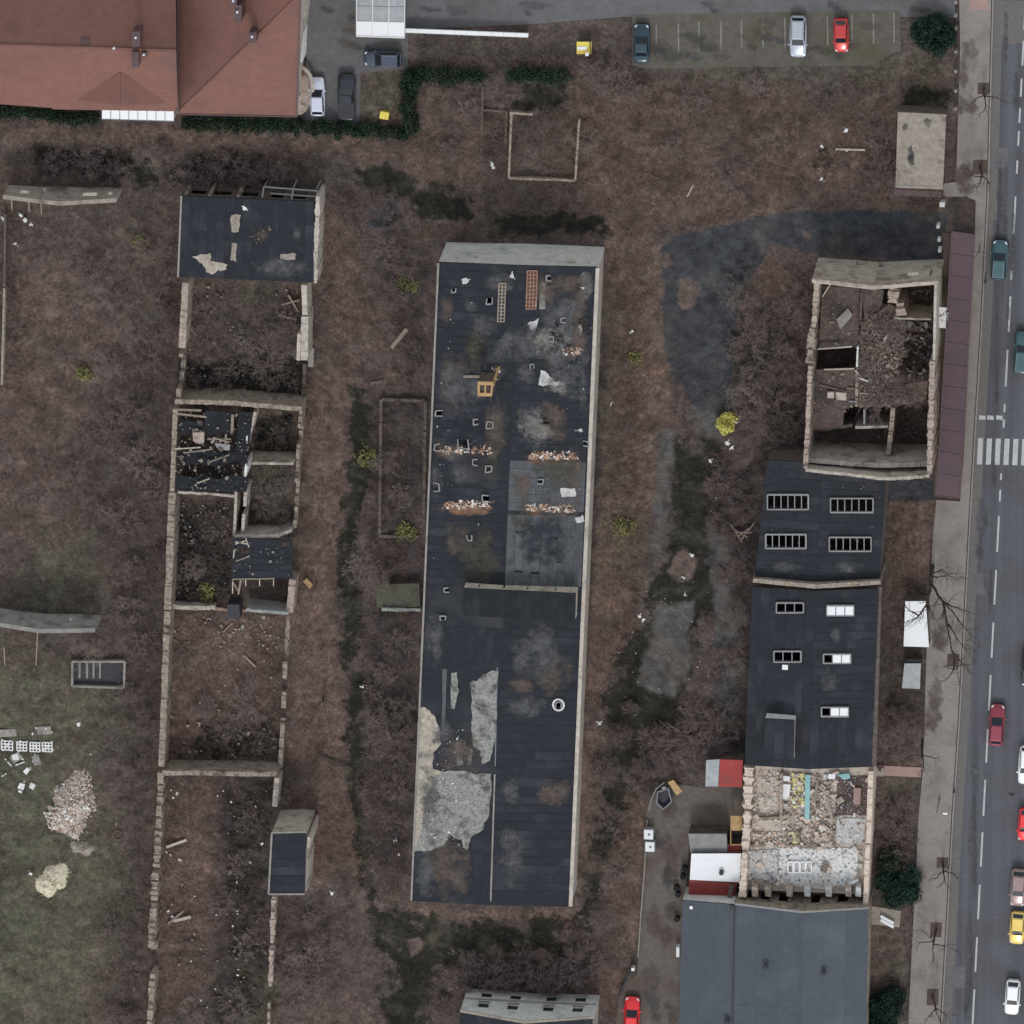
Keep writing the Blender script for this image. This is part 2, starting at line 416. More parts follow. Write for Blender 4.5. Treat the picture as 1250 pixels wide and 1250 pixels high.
def panel(name, A, B, C, Dd, thick, openings, parent, m, kind=None, out=(0, 0, 1)):
    """slab over the quad A B C D (A->B is u, A->D is v), open where openings (u0,u1,v0,v1) say; thickness goes behind the face"""
    A, B, C, Dd = (Vector(p) for p in (A, B, C, Dd))
    nrm = (B - A).cross(Dd - A).normalized()
    flip = nrm.dot(Vector(out)) < 0
    if flip: nrm = -nrm
    us = sorted(set([0.0, 1.0] + [max(0, min(1, x)) for o in openings for x in o[:2]]))
    vs = sorted(set([0.0, 1.0] + [max(0, min(1, x)) for o in openings for x in o[2:]]))
    def pt(u, v): return (A.lerp(B, u)).lerp(Dd.lerp(C, u), v)
    nu, nv = len(us), len(vs)
    verts = [pt(u, v) for v in vs for u in us] + [pt(u, v) - nrm * thick for v in vs for u in us]
    K = nu * nv
    solid = [[not any(o[0] - 1e-6 < (us[i] + us[i + 1]) / 2 < o[1] + 1e-6 and o[2] - 1e-6 < (vs[j] + vs[j + 1]) / 2 < o[3] + 1e-6 for o in openings) for i in range(nu - 1)] for j in range(nv - 1)]
    fs = []
    for j in range(nv - 1):
        for i in range(nu - 1):
            if not solid[j][i]: continue
            a, b_, c, d = j * nu + i, j * nu + i + 1, (j + 1) * nu + i + 1, (j + 1) * nu + i
            fs.append((a, b_, c, d)); fs.append((K + d, K + c, K + b_, K + a))
            if j == 0 or not solid[j - 1][i]: fs.append((b_, a, K + a, K + b_))
            if j == nv - 2 or not solid[j + 1][i]: fs.append((d, c, K + c, K + d))
            if i == 0 or not solid[j][i - 1]: fs.append((a, d, K + d, K + a))
            if i == nu - 2 or not solid[j][i + 1]: fs.append((c, b_, K + b_, K + c))
    if flip: fs = [f[::-1] for f in fs]
    mb = MB(); mb.add(verts, fs)
    return mb.build(name, m, parent, kind=kind)

def uv_of(px, py, q):
    """where pixel (px,py) lies on the quad of pixel corners q = (A,B,C,D)"""
    (ax, ay), (bx, by), (cx, cy), (dx, dy) = [(p[0], p[1]) for p in q]
    u = v = 0.5
    for _ in range(12):
        yt = ay + (by - ay) * u; yb = dy + (cy - dy) * u
        v = (py - yt) / (yb - yt)
        xl = ax + (dx - ax) * v; xr = bx + (cx - bx) * v
        u = (px - xl) / (xr - xl)
    return u, v

def quad_at(q, u, v, lift=0.0):
    A, B, C, Dd = [P3(p) for p in q]
    p = (A.lerp(B, u)).lerp(Dd.lerp(C, u), v)
    n = (B - A).cross(Dd - A).normalized()
    if n.z < 0: n = -n
    return p + n * lift

def on_quad(q, px, py, lift=0.0):
    u, v = uv_of(px, py, q)
    return quad_at(q, u, v, lift)

def strip(name, q, u0, u1, v0, v1, lift, thick, parent, m):
    hi = [quad_at(q, u, v, lift + thick) for u, v in ((u0, v0), (u0, v1), (u1, v1), (u1, v0))]
    lo = [quad_at(q, u, v, lift - 0.02) for u, v in ((u0, v0), (u0, v1), (u1, v1), (u1, v0))]
    return MB().hexa(lo, hi).build(name, m, parent)

def strips(q, parent, m, axis, width, lift=0.012, u=(0.0, 1.0), v=(0.0, 1.0), gap=0.02, joints=1, rr=R, skip=0.0, openings=()):
    """roofing-felt strips laid over a roof plane, each a thin sheet of its own"""
    A, B, C, Dd = [P3(p) for p in q]
    LU = (B - A).length; LV = (Dd - A).length
    ln = (LU * (u[1] - u[0])) if axis == 'v' else (LV * (v[1] - v[0]))
    n = max(1, round(ln / width))
    k = 0
    for i in range(n):
        a0, a1 = i / n, (i + 1) / n
        g = gap / ln
        js = [0.0] + sorted(rr.uniform(.15, .85) for _ in range(joints if rr.random() < .7 else 0)) + [1.0]
        for j in range(len(js) - 1):
            if rr.random() < skip: continue
            b0, b1 = js[j], js[j + 1]
            th = 0.008 + 0.007 * ((i + j) % 2) + rr.uniform(0, .002)
            if axis == 'v':
                r_ = (u[0] + (u[1] - u[0]) * (a0 + g), u[0] + (u[1] - u[0]) * (a1 - g), v[0] + (v[1] - v[0]) * b0 + .002, v[0] + (v[1] - v[0]) * b1 - .002)
            else:
                r_ = (u[0] + (u[1] - u[0]) * b0 + .002, u[0] + (u[1] - u[0]) * b1 - .002, v[0] + (v[1] - v[0]) * (a0 + g), v[0] + (v[1] - v[0]) * (a1 - g))
            ops = [o for o in openings if o[0] < r_[1] and o[1] > r_[0] and o[2] < r_[3] and o[3] > r_[2]]
            if not ops:
                strip("felt_strip", q, r_[0], r_[1], r_[2], r_[3], lift, th, parent, m)
            else:                                   # cut round the openings, every remnant a strip of its own
                lo, hi = (2, 3) if axis == 'v' else (0, 1); cl_, ch_ = (0, 1) if axis == 'v' else (2, 3)
                cs = sorted(set([r_[lo], r_[hi]] + [min(max(o[x], r_[lo]), r_[hi]) for o in ops for x in (lo, hi)]))
                for c0, c1 in zip(cs[:-1], cs[1:]):
                    if c1 - c0 < 1e-5: continue
                    md = (c0 + c1) / 2
                    free = [(r_[cl_], r_[ch_])]
                    for o in ops:
                        if o[lo] < md < o[hi]:
                            free = [p for f0, f1 in free for p in ((f0, min(f1, o[cl_])), (max(f0, o[ch_]), f1)) if p[1] - p[0] > .004]
                    for f0, f1 in free:
                        if axis == 'v': strip("felt_strip", q, f0, f1, c0, c1, lift, th, parent, m)
                        else: strip("felt_strip", q, c0, c1, f0, f1, lift, th, parent, m)
            k += 1
    return k

def blob_patch(name, q, outline, parent, m, lift=0.03, thick=0.02, jit=1.0, rr=R, sub=4):
    """a torn-edged thin patch lying on a roof plane; outline in pixels"""
    pts = []
    for i, (x, y) in enumerate(outline):
        x2, y2 = outline[(i + 1) % len(outline)]
        for k in range(sub):
            t = k / sub
            pts.append((x + (x2 - x) * t + rr.uniform(-jit, jit), y + (y2 - y) * t + rr.uniform(-jit, jit)))
    top = [on_quad(q, x, y, lift + thick) for x, y in pts]
    if m.startswith("film"):                        # a stain has no thickness worth building
        return MB().add(top[::-1], [tuple(range(len(top)))]).build(name, m, parent)
    return MB().prism(top, drop=thick + 0.03).build(name, m, parent)

def rubble(name, outline, z, n, smin, smax, mats, parent=None, zfun=None, rr=R, loc=None, kind="stuff", cl=None):
    """loose broken pieces within a pixel outline, one heap of small pieces"""
    xs = [p[0] for p in outline]; ys = [p[1] for p in outline]
    b = MB(); k = 0; tries = 0
    while k < n and tries < n * 30:
        tries += 1
        if cl:
            cx, cy, sg = cl[rr.randrange(len(cl))]
            x, y = rr.gauss(cx, sg), rr.gauss(cy, sg)
        else:
            x, y = rr.uniform(min(xs), max(xs)), rr.uniform(min(ys), max(ys))
        if not inside(x, y, outline): continue
        zz = z + (zfun(x, y) if zfun else 0.0)
        b.chunk(P(x, y, zz), rr.uniform(smin, smax) * (0.6 + 0.8 * rr.random() ** 3), rr.randrange(len(mats)), rr)
        k += 1
    o = b.build(name, mats, parent, loc)
    if kind: o["kind"] = kind
    return o

def inside(x, y, poly):
    c = False; n = len(poly)
    for i in range(n):
        x1, y1 = poly[i][:2]; x2, y2 = poly[(i + 1) % n][:2]
        if (y1 > y) != (y2 > y) and x < (x2 - x1) * (y - y1) / (y2 - y1) + x1: c = not c
    return c

def copy_tree(o, parent=None):
    c = o.copy(); COL.objects.link(c)
    if parent is not None: c.parent = parent
    for ch in list(o.children): copy_tree(ch, c)
    return c
# ================================================================== ground
# kinds of cover and painted shade on the waste ground: (pixel outline, strength, soft edge in pixels)
COVER = {
 "grass": [([(735, 340), (768, 340), (756, 600), (740, 720), (722, 720)], .42, 16),
  ([(0, 775), (90, 800), (160, 850), (150, 900), (110, 940), (150, 1000), (160, 1090), (120, 1250), (-60, 1300), (-60, 775)], 0.66, 45),
  ([(40, 650), (125, 640), (130, 740), (20, 755)], 0.55, 30), ([(735, 610), (800, 615), (790, 720), (745, 700)], 0.5, 25),
  ([(500, 45), (700, 50), (690, 82), (505, 85)], 0.35, 20), ([(440, 88), (500, 85), (498, 150), (440, 150)], 0.5, 14),
  ([(800, 80), (1100, 70), (1160, 40), (1165, 110), (1090, 120), (960, 105), (830, 110)], 0.45, 25), ([(830, 130), (960, 130), (950, 190), (840, 190)], 0.35, 40),
  ([(380, 190), (440, 200), (420, 240), (380, 230)], 0.4, 20), ([(1070, 1110), (1110, 1115), (1105, 1250), (1062, 1250)], 0.3, 15), ([(310, 1195), (340, 1195), (330, 1260), (300, 1260)], 0.7, 18),
  ([(1075, 950), (1120, 950), (1112, 1080), (1068, 1080)], 0.35, 15), ([(560, 1150), (640, 1160), (620, 1215), (545, 1215)], 0.4, 25), ([(300, 345), (345, 350), (340, 375), (300, 370)], .6, 10),
  ([(125, 150), (380, 155), (500, 165), (500, 180), (130, 168)], 0.25, 15), ([(310, 505), (355, 505), (350, 640), (305, 640)], 0.5, 12)],
 "moss_shade": [  # moss and damp ground; also shade painted by the hall and in ruin rooms
  ([(224, 442), (300, 432), (365, 440), (366, 492), (217, 490)], .8, 14), ([(312, 506), (358, 506), (352, 556), (306, 556)], .65, 10), ([(214, 612), (284, 612), (280, 738), (206, 738)], .6, 12), ([(270, 958), (335, 958), (330, 1110), (320, 1250), (262, 1250), (280, 1100)], .62, 16), ([(250, 880), (335, 870), (338, 932), (232, 932)], .6, 14), ([(895, 370), (925, 350), (915, 470), (890, 500)], .55, 14),  # ruin floors painted near-black for charred debris and wall shade
  ([(820, 535), (872, 540), (868, 640), (882, 715), (890, 745), (862, 762), (850, 800), (838, 870), (800, 900), (740, 880), (755, 800), (785, 760), (800, 700), (815, 650)], 1.0, 12),
  ([(428, 470), (455, 470), (456, 560), (430, 690), (440, 760), (424, 830), (414, 790), (412, 690), (420, 600)], 0.95, 8),
  ([(425, 820), (448, 815), (450, 900), (436, 960), (455, 1060), (465, 1120), (452, 1122), (440, 1040), (424, 950)], 0.9, 9),
  ([(430, 205), (480, 203), (505, 228), (578, 240), (570, 262), (515, 264), (470, 238), (435, 228)], 1.0, 9),
  ([(455, 1112), (540, 1118), (690, 1128), (692, 1165), (600, 1165), (545, 1190), (520, 1260), (468, 1260), (470, 1160)], 0.95, 16),
  ([(600, 256), (745, 262), (742, 285), (600, 290)], 0.9, 8), ([(45, 180), (190, 188), (192, 224), (60, 216)], 0.95, 12), ([(200, 192), (320, 192), (322, 216), (205, 226)], 0.9, 12),  # first outline paints the hall's cast shadow on its north side
  ([(640, 100), (690, 104), (690, 130), (622, 135)], 0.9, 8), ([(985, 60), (1010, 80), (1030, 75), (1020, 60)], .5, 8), ([(1100, 110), (1160, 112), (1152, 138), (1098, 134)], 0.9, 10),
  ([(975, 190), (1010, 160), (1015, 215), (980, 225)], 0.5, 18), ([(740, 930), (780, 900), (770, 1010), (735, 1060), (720, 1150), (700, 1140), (722, 1040)], 0.75, 14), ([(895, 320), (930, 290), (915, 370), (900, 420)], 0.4, 14)],
 "dark": [  # dark scrub and soil, plus painted shade
  ([(150, 420), (215, 380), (212, 560), (200, 760), (190, 940), (180, 1260), (120, 1260), (140, 1100), (150, 900), (140, 760), (100, 600)], 0.6, 30),
  ([(445, 480), (520, 480), (515, 720), (505, 1080), (450, 1080), (440, 820), (450, 700)], 0.75, 16), ([(860, 560), (930, 560), (920, 930), (890, 930), (880, 800), (890, 740), (870, 640)], 0.75, 14),
  ([(895, 390), (990, 330), (990, 560), (900, 540)], 0.6, 25), ([(0, 250), (60, 250), (20, 420), (-40, 420)], 0.3, 40), ([(560, 1160), (760, 1160), (740, 1212), (560, 1212)], 0.75, 18),
  ([(742, 330), (756, 332), (722, 760), (714, 850), (708, 850), (725, 500)], .95, 5), ([(222, 470), (365, 455), (366, 498), (216, 494)], 0.8, 12), ([(212, 610), (285, 610), (280, 740), (208, 740)], 0.85, 10), ([(275, 800), (350, 780), (340, 930), (240, 930)], 0.5, 20),  # opening outlines paint shade beside the hall's east wall and in ruin rooms
  ([(265, 955), (335, 955), (330, 1250), (250, 1250)], 0.75, 18), ([(1085, 640), (1135, 640), (1130, 935), (1075, 935)], 0.35, 10), ([(1070, 1000), (1110, 1000), (1108, 1100), (1066, 1100)], .7, 10),
  ([(455, 300), (530, 300), (525, 480), (490, 480)], 0.55, 20), ([(590, 140), (620, 140), (618, 215), (590, 213)], 0.6, 6), ([(500, 40), (710, 45), (790, 60), (790, 85), (510, 84)], 0.55, 10),
  ([(330, 1110), (420, 1110), (400, 1190), (330, 1190)], .45, 20), ([(0, 1040), (20, 1030), (40, 1060), (20, 1080)], .6, 10), ([(180, 345), (218, 345), (214, 480), (190, 480)], 0.6, 12)],
 "rust": [
  ([(372, 430), (432, 440), (428, 600), (412, 720), (420, 900), (450, 1060), (380, 1080), (350, 960), (358, 740)], 0.85, 15),
  ([(740, 300), (805, 300), (815, 420), (820, 520), (800, 640), (780, 760), (722, 860), (715, 760), (740, 500)], 0.8, 14), ([(390, 230), (430, 240), (440, 330), (480, 400), (430, 440), (392, 420)], 0.6, 20),
  ([(700, 100), (1160, 110), (1150, 240), (980, 250), (810, 275), (760, 290), (700, 240)], 0.6, 25), ([(205, 750), (345, 755), (338, 930), (200, 930)], 0.75, 14), ([(0, 140), (500, 160), (590, 180), (590, 250), (400, 200), (0, 175)], 0.5, 18),
  ([(0, 300), (120, 380), (100, 640), (-30, 640)], 0.5, 40), ([(705, 870), (735, 870), (700, 1160), (780, 1180), (760, 1250), (700, 1200)], 0.7, 12), ([(750, 960), (800, 940), (785, 1160), (760, 1190), (740, 1100)], 0.7, 10),
  ([(200, 960), (265, 960), (250, 1240), (185, 1240)], 0.7, 14), ([(1085, 600), (1145, 610), (1135, 720), (1082, 720)], 0.8, 8), ([(915, 300), (985, 320), (985, 390), (915, 400)], 0.6, 18), ([(500, 1105), (695, 1112), (760, 1190), (690, 1140), (510, 1122)], .7, 10),
  ([(826, 340), (850, 345), (850, 375), (828, 378)], 0.95, 4), ([(1165, 242), (1192, 245), (1190, 282), (1160, 280)], 0.6, 6), ([(820, 676), (846, 676), (845, 708), (822, 708)], 0.8, 5), ([(495, 1148), (520, 1146), (515, 1170), (500, 1172)], .9, 4)],
 "asph": [
  ([(806, 305), (818, 286), (900, 270), (990, 255), (1155, 262), (1160, 318), (985, 312), (940, 300), (912, 345), (898, 420), (893, 500), (872, 530), (832, 475), (815, 440), (808, 370)], 1.0, 6),
  ([(805, 530), (826, 520), (815, 640), (800, 700), (790, 690)], 0.7, 8), ([(800, 735), (845, 735), (840, 800), (820, 850), (775, 830), (790, 780)], 0.8, 9), ([(862, 640), (885, 640), (905, 720), (905, 900), (880, 880), (868, 760)], 0.7, 10),
  ([(440, 225), (500, 235), (500, 270), (455, 300), (440, 270)], 0.6, 12), ([(1080, 586), (1142, 586), (1140, 612), (1080, 612)], 1.0, 3), ([(925, 590), (990, 560), (990, 575), (925, 600)], .5, 6)],
 "straw": [([(780, 108), (960, 104), (1090, 130), (1082, 240), (830, 236), (740, 200)], .55, 30), ([(60, 330), (150, 340), (130, 470), (70, 560), (20, 500)], .5, 40), ([(395, 120), (590, 120), (590, 190), (520, 200), (400, 170)], .5, 20),([(700, 225), (830, 235), (1000, 240), (1150, 244), (1150, 258), (980, 250), (880, 262), (812, 280), (800, 300), (760, 300), (710, 262)], .9, 12), ([(782, 300), (808, 300), (814, 420), (824, 505), (800, 560), (792, 640), (780, 560), (788, 420)], .85, 10), ([(690, 110), (790, 120), (770, 200), (720, 215), (695, 160)], .6, 25), ([(372, 480), (426, 462), (424, 560), (408, 700), (416, 760), (424, 900), (384, 940), (362, 760)], .75, 14), ([(500, 1108), (695, 1114), (690, 1126), (505, 1121)], .8, 6), ([(0, 158), (380, 160), (520, 172), (590, 200), (585, 225), (500, 195), (300, 176), (0, 176)], .7, 12), ([(390, 235), (425, 240), (430, 320), (470, 380), (440, 420), (395, 330)], .6, 18), ([(205, 752), (330, 756), (300, 820), (206, 860)], .6, 16), ([(20, 320), (110, 330), (120, 470), (60, 520), (10, 460)], .5, 40), ([(722, 640), (770, 660), (745, 790), (715, 850)], .7, 12), ([(1090, 606), (1142, 612), (1134, 700), (1088, 690)], .5, 8), ([(702, 900), (728, 890), (716, 1080), (700, 1090)], .7, 8), ([(755, 970), (788, 950), (780, 1160), (765, 1160)], .6, 8), ([(205, 970), (262, 975), (252, 1090), (196, 1090)], .5, 14)],
 "track": [([(798, 735), (846, 735), (846, 800), (826, 860), (776, 835), (790, 780)], .95, 7), ([(864, 640), (886, 642), (906, 720), (906, 830), (884, 830), (870, 760)], .85, 8), ([(803, 525), (824, 518), (816, 640), (803, 700), (794, 690)], .8, 7), ([(842, 495), (872, 500), (884, 525), (874, 538), (838, 520)], .8, 6), ([(850, 830), (900, 832), (890, 865), (850, 862)], .6, 10)],
 "leaf": [([(827, 340), (842, 336), (852, 352), (848, 376), (832, 380), (825, 362)], 1.0, 4), ([(820, 678), (836, 672), (848, 684), (845, 706), (828, 712), (818, 698)], 1.0, 5), ([(495, 1146), (512, 1143), (521, 1152), (514, 1168), (500, 1172)], 1.0, 4), ([(806, 310), (818, 308), (822, 322), (810, 330)], .9, 4), ([(440, 235), (470, 232), (468, 250), (446, 256)], .7, 8), ([(480, 255), (500, 252), (500, 268), (484, 270)], .7, 7), ([(975, 280), (1000, 276), (1002, 290), (980, 296)], .6, 8)],
 "pale": [
  ([(640, 140), (700, 142), (698, 215), (630, 213)], 0.35, 12), ([(770, 840), (860, 850), (840, 900), (770, 890)], 0.3, 15), ([(40, 500), (160, 560), (180, 640), (110, 620)], 0.45, 40), ([(250, 370), (350, 360), (352, 440), (270, 450)], .55, 20),
  ([(420, 660), (480, 690), (460, 730), (420, 700)], .7, 14), ([(855, 500), (885, 520), (876, 540), (840, 520), (840, 495)], .6, 6), ([(450, 880), (510, 880), (505, 940), (460, 950)], .4, 18)],
}
PAVED = [[(375, -80), (1175, -80), (1175, 40), (1060, 84), (790, 88), (720, 60), (500, 60), (500, 90), (445, 95), (440, 150), (375, 150)],
 [(1130, 600), (1300, 600), (1300, 1400), (1100, 1400), (1105, 1250), (1120, 1000)], [(1150, -80), (1320, -80), (1320, 620), (1140, 620), (1160, 230)],
 [(790, 975), (805, 950), (910, 950), (910, 1020), (840, 1030), (830, 1300), (745, 1300), (757, 1205), (776, 1190), (782, 1100)],
 [(-80, -80), (390, -80), (390, 150), (-80, 140)]]
HARD = [  # where buildings stand: the ground below stays level
 [(510, 300), (745, 296), (710, 1110), (500, 1105)], [(225, 225), (395, 225), (390, 345), (220, 345)], [(990, 310), (1155, 312), (1140, 590), (920, 590), (905, 1110), (820, 1110), (820, 1300), (1068, 1300), (1075, 940), (1085, 590)],
 [(335, 985), (385, 985), (380, 1095), (330, 1095)], [(560, 1205), (730, 1210), (725, 1320), (560, 1320)], [(1090, 135), (1158, 135), (1155, 235), (1090, 235)], [(1062, 931), (1130, 934), (1128, 952), (1060, 949)], [(1060, 1104), (1102, 1110), (1100, 1134), (1060, 1130)]]

def sdist(X, Y, poly):
    """signed distance in pixels to a polygon, negative inside"""
    d2 = np.full(X.shape, 1e18); ins = np.zeros(X.shape, bool)
    n = len(poly)
    for i in range(n):
        x1, y1 = poly[i][:2]; x2, y2 = poly[(i + 1) % n][:2]
        dx, dy = x2 - x1, y2 - y1
        t = np.clip(((X - x1) * dx + (Y - y1) * dy) / (dx * dx + dy * dy + 1e-9), 0, 1)
        d2 = np.minimum(d2, (X - x1 - t * dx) ** 2 + (Y - y1 - t * dy) ** 2)
        if dy != 0:
            c = ((y1 > Y) != (y2 > Y)) & (X < dx * (Y - y1) / dy + x1)
            ins ^= c
    d = np.sqrt(d2)
    return np.where(ins, -d, d)

def vnoise(X, Y, cell, seed):
    rs = np.random.RandomState(seed)
    g = rs.rand(256, 256)
    x = X / cell + 1000.0; y = Y / cell + 1000.0
    xi = np.floor(x).astype(int); yi = np.floor(y).astype(int)
    fx = x - xi; fy = y - yi
    fx = fx * fx * (3 - 2 * fx); fy = fy * fy * (3 - 2 * fy)
    a = g[xi % 256, yi % 256]; b = g[(xi + 1) % 256, yi % 256]; c = g[xi % 256, (yi + 1) % 256]; d = g[(xi + 1) % 256, (yi + 1) % 256]
    return (a * (1 - fx) + b * fx) * (1 - fy) + (c * (1 - fx) + d * fx) * fy

def cover_at(X, Y):
    wob = (vnoise(X, Y, 22, 3) - .5) * 26 + (vnoise(X, Y, 7, 4) - .5) * 9
    res = {}
    for k, lst in COVER.items():
        m = np.zeros(X.shape)
        for poly, st, ft in lst:
            d = sdist(X, Y, poly) + wob * min(1.0, ft / 14.0)
            m = np.maximum(m, st * np.clip(0.5 - d / (2.0 * ft), 0, 1))
        res[k] = m
    wild = np.ones(X.shape)
    for poly in PAVED + HARD:
        wild = np.minimum(wild, np.clip(sdist(X, Y, poly) / 10.0, 0, 1))
    res["wild"] = wild
    return res

ax_in = np.arange(-45, 1296, 2.6)
outer = np.array([60., 120, 240, 480, 960, 2000, 4000, 8000])
axs = np.concatenate([(-45 - outer)[::-1], ax_in, ax_in[-1] + outer])
GX, GY = np.meshgrid(axs, axs)
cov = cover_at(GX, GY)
inner = (GX > -46) & (GX < 1297) & (GY > -46) & (GY < 1297)
rel = 0.55 * (vnoise(GX, GY, 60, 8) - .35) + 0.30 * (vnoise(GX, GY, 16, 9) - .4) + 0.22 * (vnoise(GX, GY, 6, 10) - .5) + 0.10 * (vnoise(GX, GY, 3.1, 12) - .5)
rel = rel * np.where(inner, cov["wild"], 0) * (1 - 0.85 * np.clip(cov["asph"], 0, 1)) - 0.35 * np.where(inner, cov["moss_shade"] * cov["wild"], 0)
rel = np.where(cov["wild"] < 0.02, 0, np.clip(rel, -0.45, 0.5)) - 0.03
# pixels to places, all at once
K1 = (GX - 625.0) / 625.0 * HALF; K2 = (625.0 - GY) / 625.0 * HALF
dx = CF.x + CR.x * K1 + CU.x * K2; dy = CF.y + CR.y * K1 + CU.y * K2; dz = CF.z + CR.z * K1 + CU.z * K2
TT = (0 - CP.z) / dz
VX = CP.x + dx * TT; VY = CP.y + dy * TT
n0 = len(axs)
co = np.stack([VX, VY, rel], -1).reshape(-1, 3).astype(np.float32)
idx = np.arange(n0 * n0).reshape(n0, n0)
quads = np.stack([idx[1:, :-1], idx[1:, 1:], idx[:-1, 1:], idx[:-1, :-1]], -1).reshape(-1)
me = bpy.data.meshes.new("ground")
me.vertices.add(n0 * n0); me.vertices.foreach_set("co", co.reshape(-1))
nq = (n0 - 1) ** 2
me.loops.add(nq * 4); me.loops.foreach_set("vertex_index", quads.astype(np.int32))
me.polygons.add(nq); me.polygons.foreach_set("loop_start", np.arange(0, nq * 4, 4, dtype=np.int32))
me.polygons.foreach_set("use_smooth", np.ones(nq, bool))
me.update(calc_edges=True)
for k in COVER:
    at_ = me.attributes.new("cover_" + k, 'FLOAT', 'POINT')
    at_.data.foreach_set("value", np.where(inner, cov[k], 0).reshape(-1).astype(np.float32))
ground = bpy.data.objects.new("ground", me)
COL.objects.link(ground)
ground["kind"] = "structure"

def ground_height(px, py):
    """height of the waste ground at a pixel"""
    i = min(max(np.searchsorted(axs, px), 0), n0 - 1); j = min(max(np.searchsorted(axs, py), 0), n0 - 1)
    return float(rel[j, i])

gm = bpy.data.materials.new("waste_ground"); gm.use_nodes = True
T = gm.node_tree; N, L = T.nodes, T.links
tc = N.new("ShaderNodeTexCoord")
def gnoise(s, d=8, r=.65):
    n = N.new("ShaderNodeTexNoise"); n.inputs["Scale"].default_value = s; n.inputs["Detail"].default_value = d; n.inputs["Roughness"].default_value = r
    L.new(tc.outputs["Object"], n.inputs["Vector"]); return n.outputs[0]
def gramp(src, p0, c0, p1, c1, mid=None):
    r = N.new("ShaderNodeValToRGB"); e = r.color_ramp.elements
    e[0].position = p0; e[0].color = c0; e[1].position = p1; e[1].color = c1
    if mid: x = e.new(mid[0]); x.color = mid[1]
    L.new(src, r.inputs[0]); return r.outputs[0]
def gmix(f, a, b, mode='MIX'):
    x = N.new("ShaderNodeMix"); x.data_type = 'RGBA'; x.blend_type = mode
    if isinstance(f, float): x.inputs[0].default_value = f
    else: L.new(f, x.inputs[0])
    L.new(a, x.inputs[6]); L.new(b, x.inputs[7]); return x.outputs[2]
fine = gnoise(2.6, 10, .75); midn = gnoise(0.55, 8); big = gnoise(0.09, 6); fine2 = gnoise(6.5, 6, .7)
base = gramp(fine, .3, lin(62, 53, 50), .72, lin(122, 106, 98), (.5, lin(90, 76, 71)))
base2 = gramp(fine, .3, lin(55, 50, 48), .72, lin(106, 97, 90), (.5, lin(78, 70, 66)))
mott = gnoise(0.33, 7, .72)
col = gmix(gramp(big, .4, (0, 0, 0, 1), .62, (1, 1, 1, 1)), base, base2)
rag = gnoise(.75, 10, .72)
def cover_layer(col, key, c, edge=.35, ns=None, lim=1.0, amp=1.5):
    a = N.new("ShaderNodeAttribute"); a.attribute_name = "cover_" + key
    s = N.new("ShaderNodeMath"); s.operation = 'SUBTRACT'; L.new(ns or midn, s.inputs[0]); s.inputs[1].default_value = .5
    m_ = N.new("ShaderNodeMath"); m_.operation = 'MULTIPLY'; L.new(s.outputs[0], m_.inputs[0]); m_.inputs[1].default_value = amp
    ad = N.new("ShaderNodeMath"); ad.operation = 'ADD'; L.new(a.outputs["Fac"], ad.inputs[0]); L.new(m_.outputs[0], ad.inputs[1])
    mr = N.new("ShaderNodeMapRange"); mr.interpolation_type = 'SMOOTHSTEP'; mr.inputs[1].default_value = .5 - edge; mr.inputs[2].default_value = .5 + edge; mr.inputs[4].default_value = lim
    L.new(ad.outputs[0], mr.inputs[0])
    # nothing where the cover is absent
    gt = N.new("ShaderNodeMapRange"); gt.inputs[1].default_value = 0.0; gt.inputs[2].default_value = 0.25; L.new(a.outputs["Fac"], gt.inputs[0])
    mm = N.new("ShaderNodeMath"); mm.operation = 'MULTIPLY'; L.new(mr.outputs[0], mm.inputs[0]); L.new(gt.outputs[0], mm.inputs[1])
    return gmix(mm.outputs[0], col, c)
col = cover_layer(col, "dark", gramp(fine, .3, lin(36, 32, 34), .72, lin(80, 70, 70)), .4)  # deepened so this layer also carries shade in ruins and thickets
col = cover_layer(col, "rust", gramp(fine, .3, lin(66, 53, 49), .72, lin(126, 105, 96), (.5, lin(95, 77, 70))), .4)
col = cover_layer(col, "straw", gramp(fine, .3, lin(82, 67, 60), .72, lin(138, 118, 106), (.5, lin(106, 88, 79))), .45, lim=.85)
col = cover_layer(col, "pale", gramp(fine, .3, lin(78, 70, 66), .72, lin(124, 113, 106)), .4, lim=.8)
col = cover_layer(col, "grass", gramp(fine, .3, lin(62, 64, 50), .72, lin(108, 109, 88)), .45, lim=.85)
col = cover_layer(col, "asph", gramp(fine, .3, lin(50, 51, 55), .72, lin(74, 75, 78)), .25, ns=rag, amp=1.4)
col = cover_layer(col, "moss_shade", gramp(fine, .3, lin(21, 23, 20), .72, lin(54, 53, 45)), .3, ns=rag, lim=.95, amp=3.2)  # near-black: real moss and painted shade share this tone
col = cover_layer(col, "track", gramp(fine, .3, lin(74, 71, 69), .72, lin(102, 98, 94)), .3, ns=rag)
col = cover_layer(col, "leaf", gramp(fine, .3, lin(76, 64, 59), .72, lin(120, 104, 97)), .3, ns=rag)
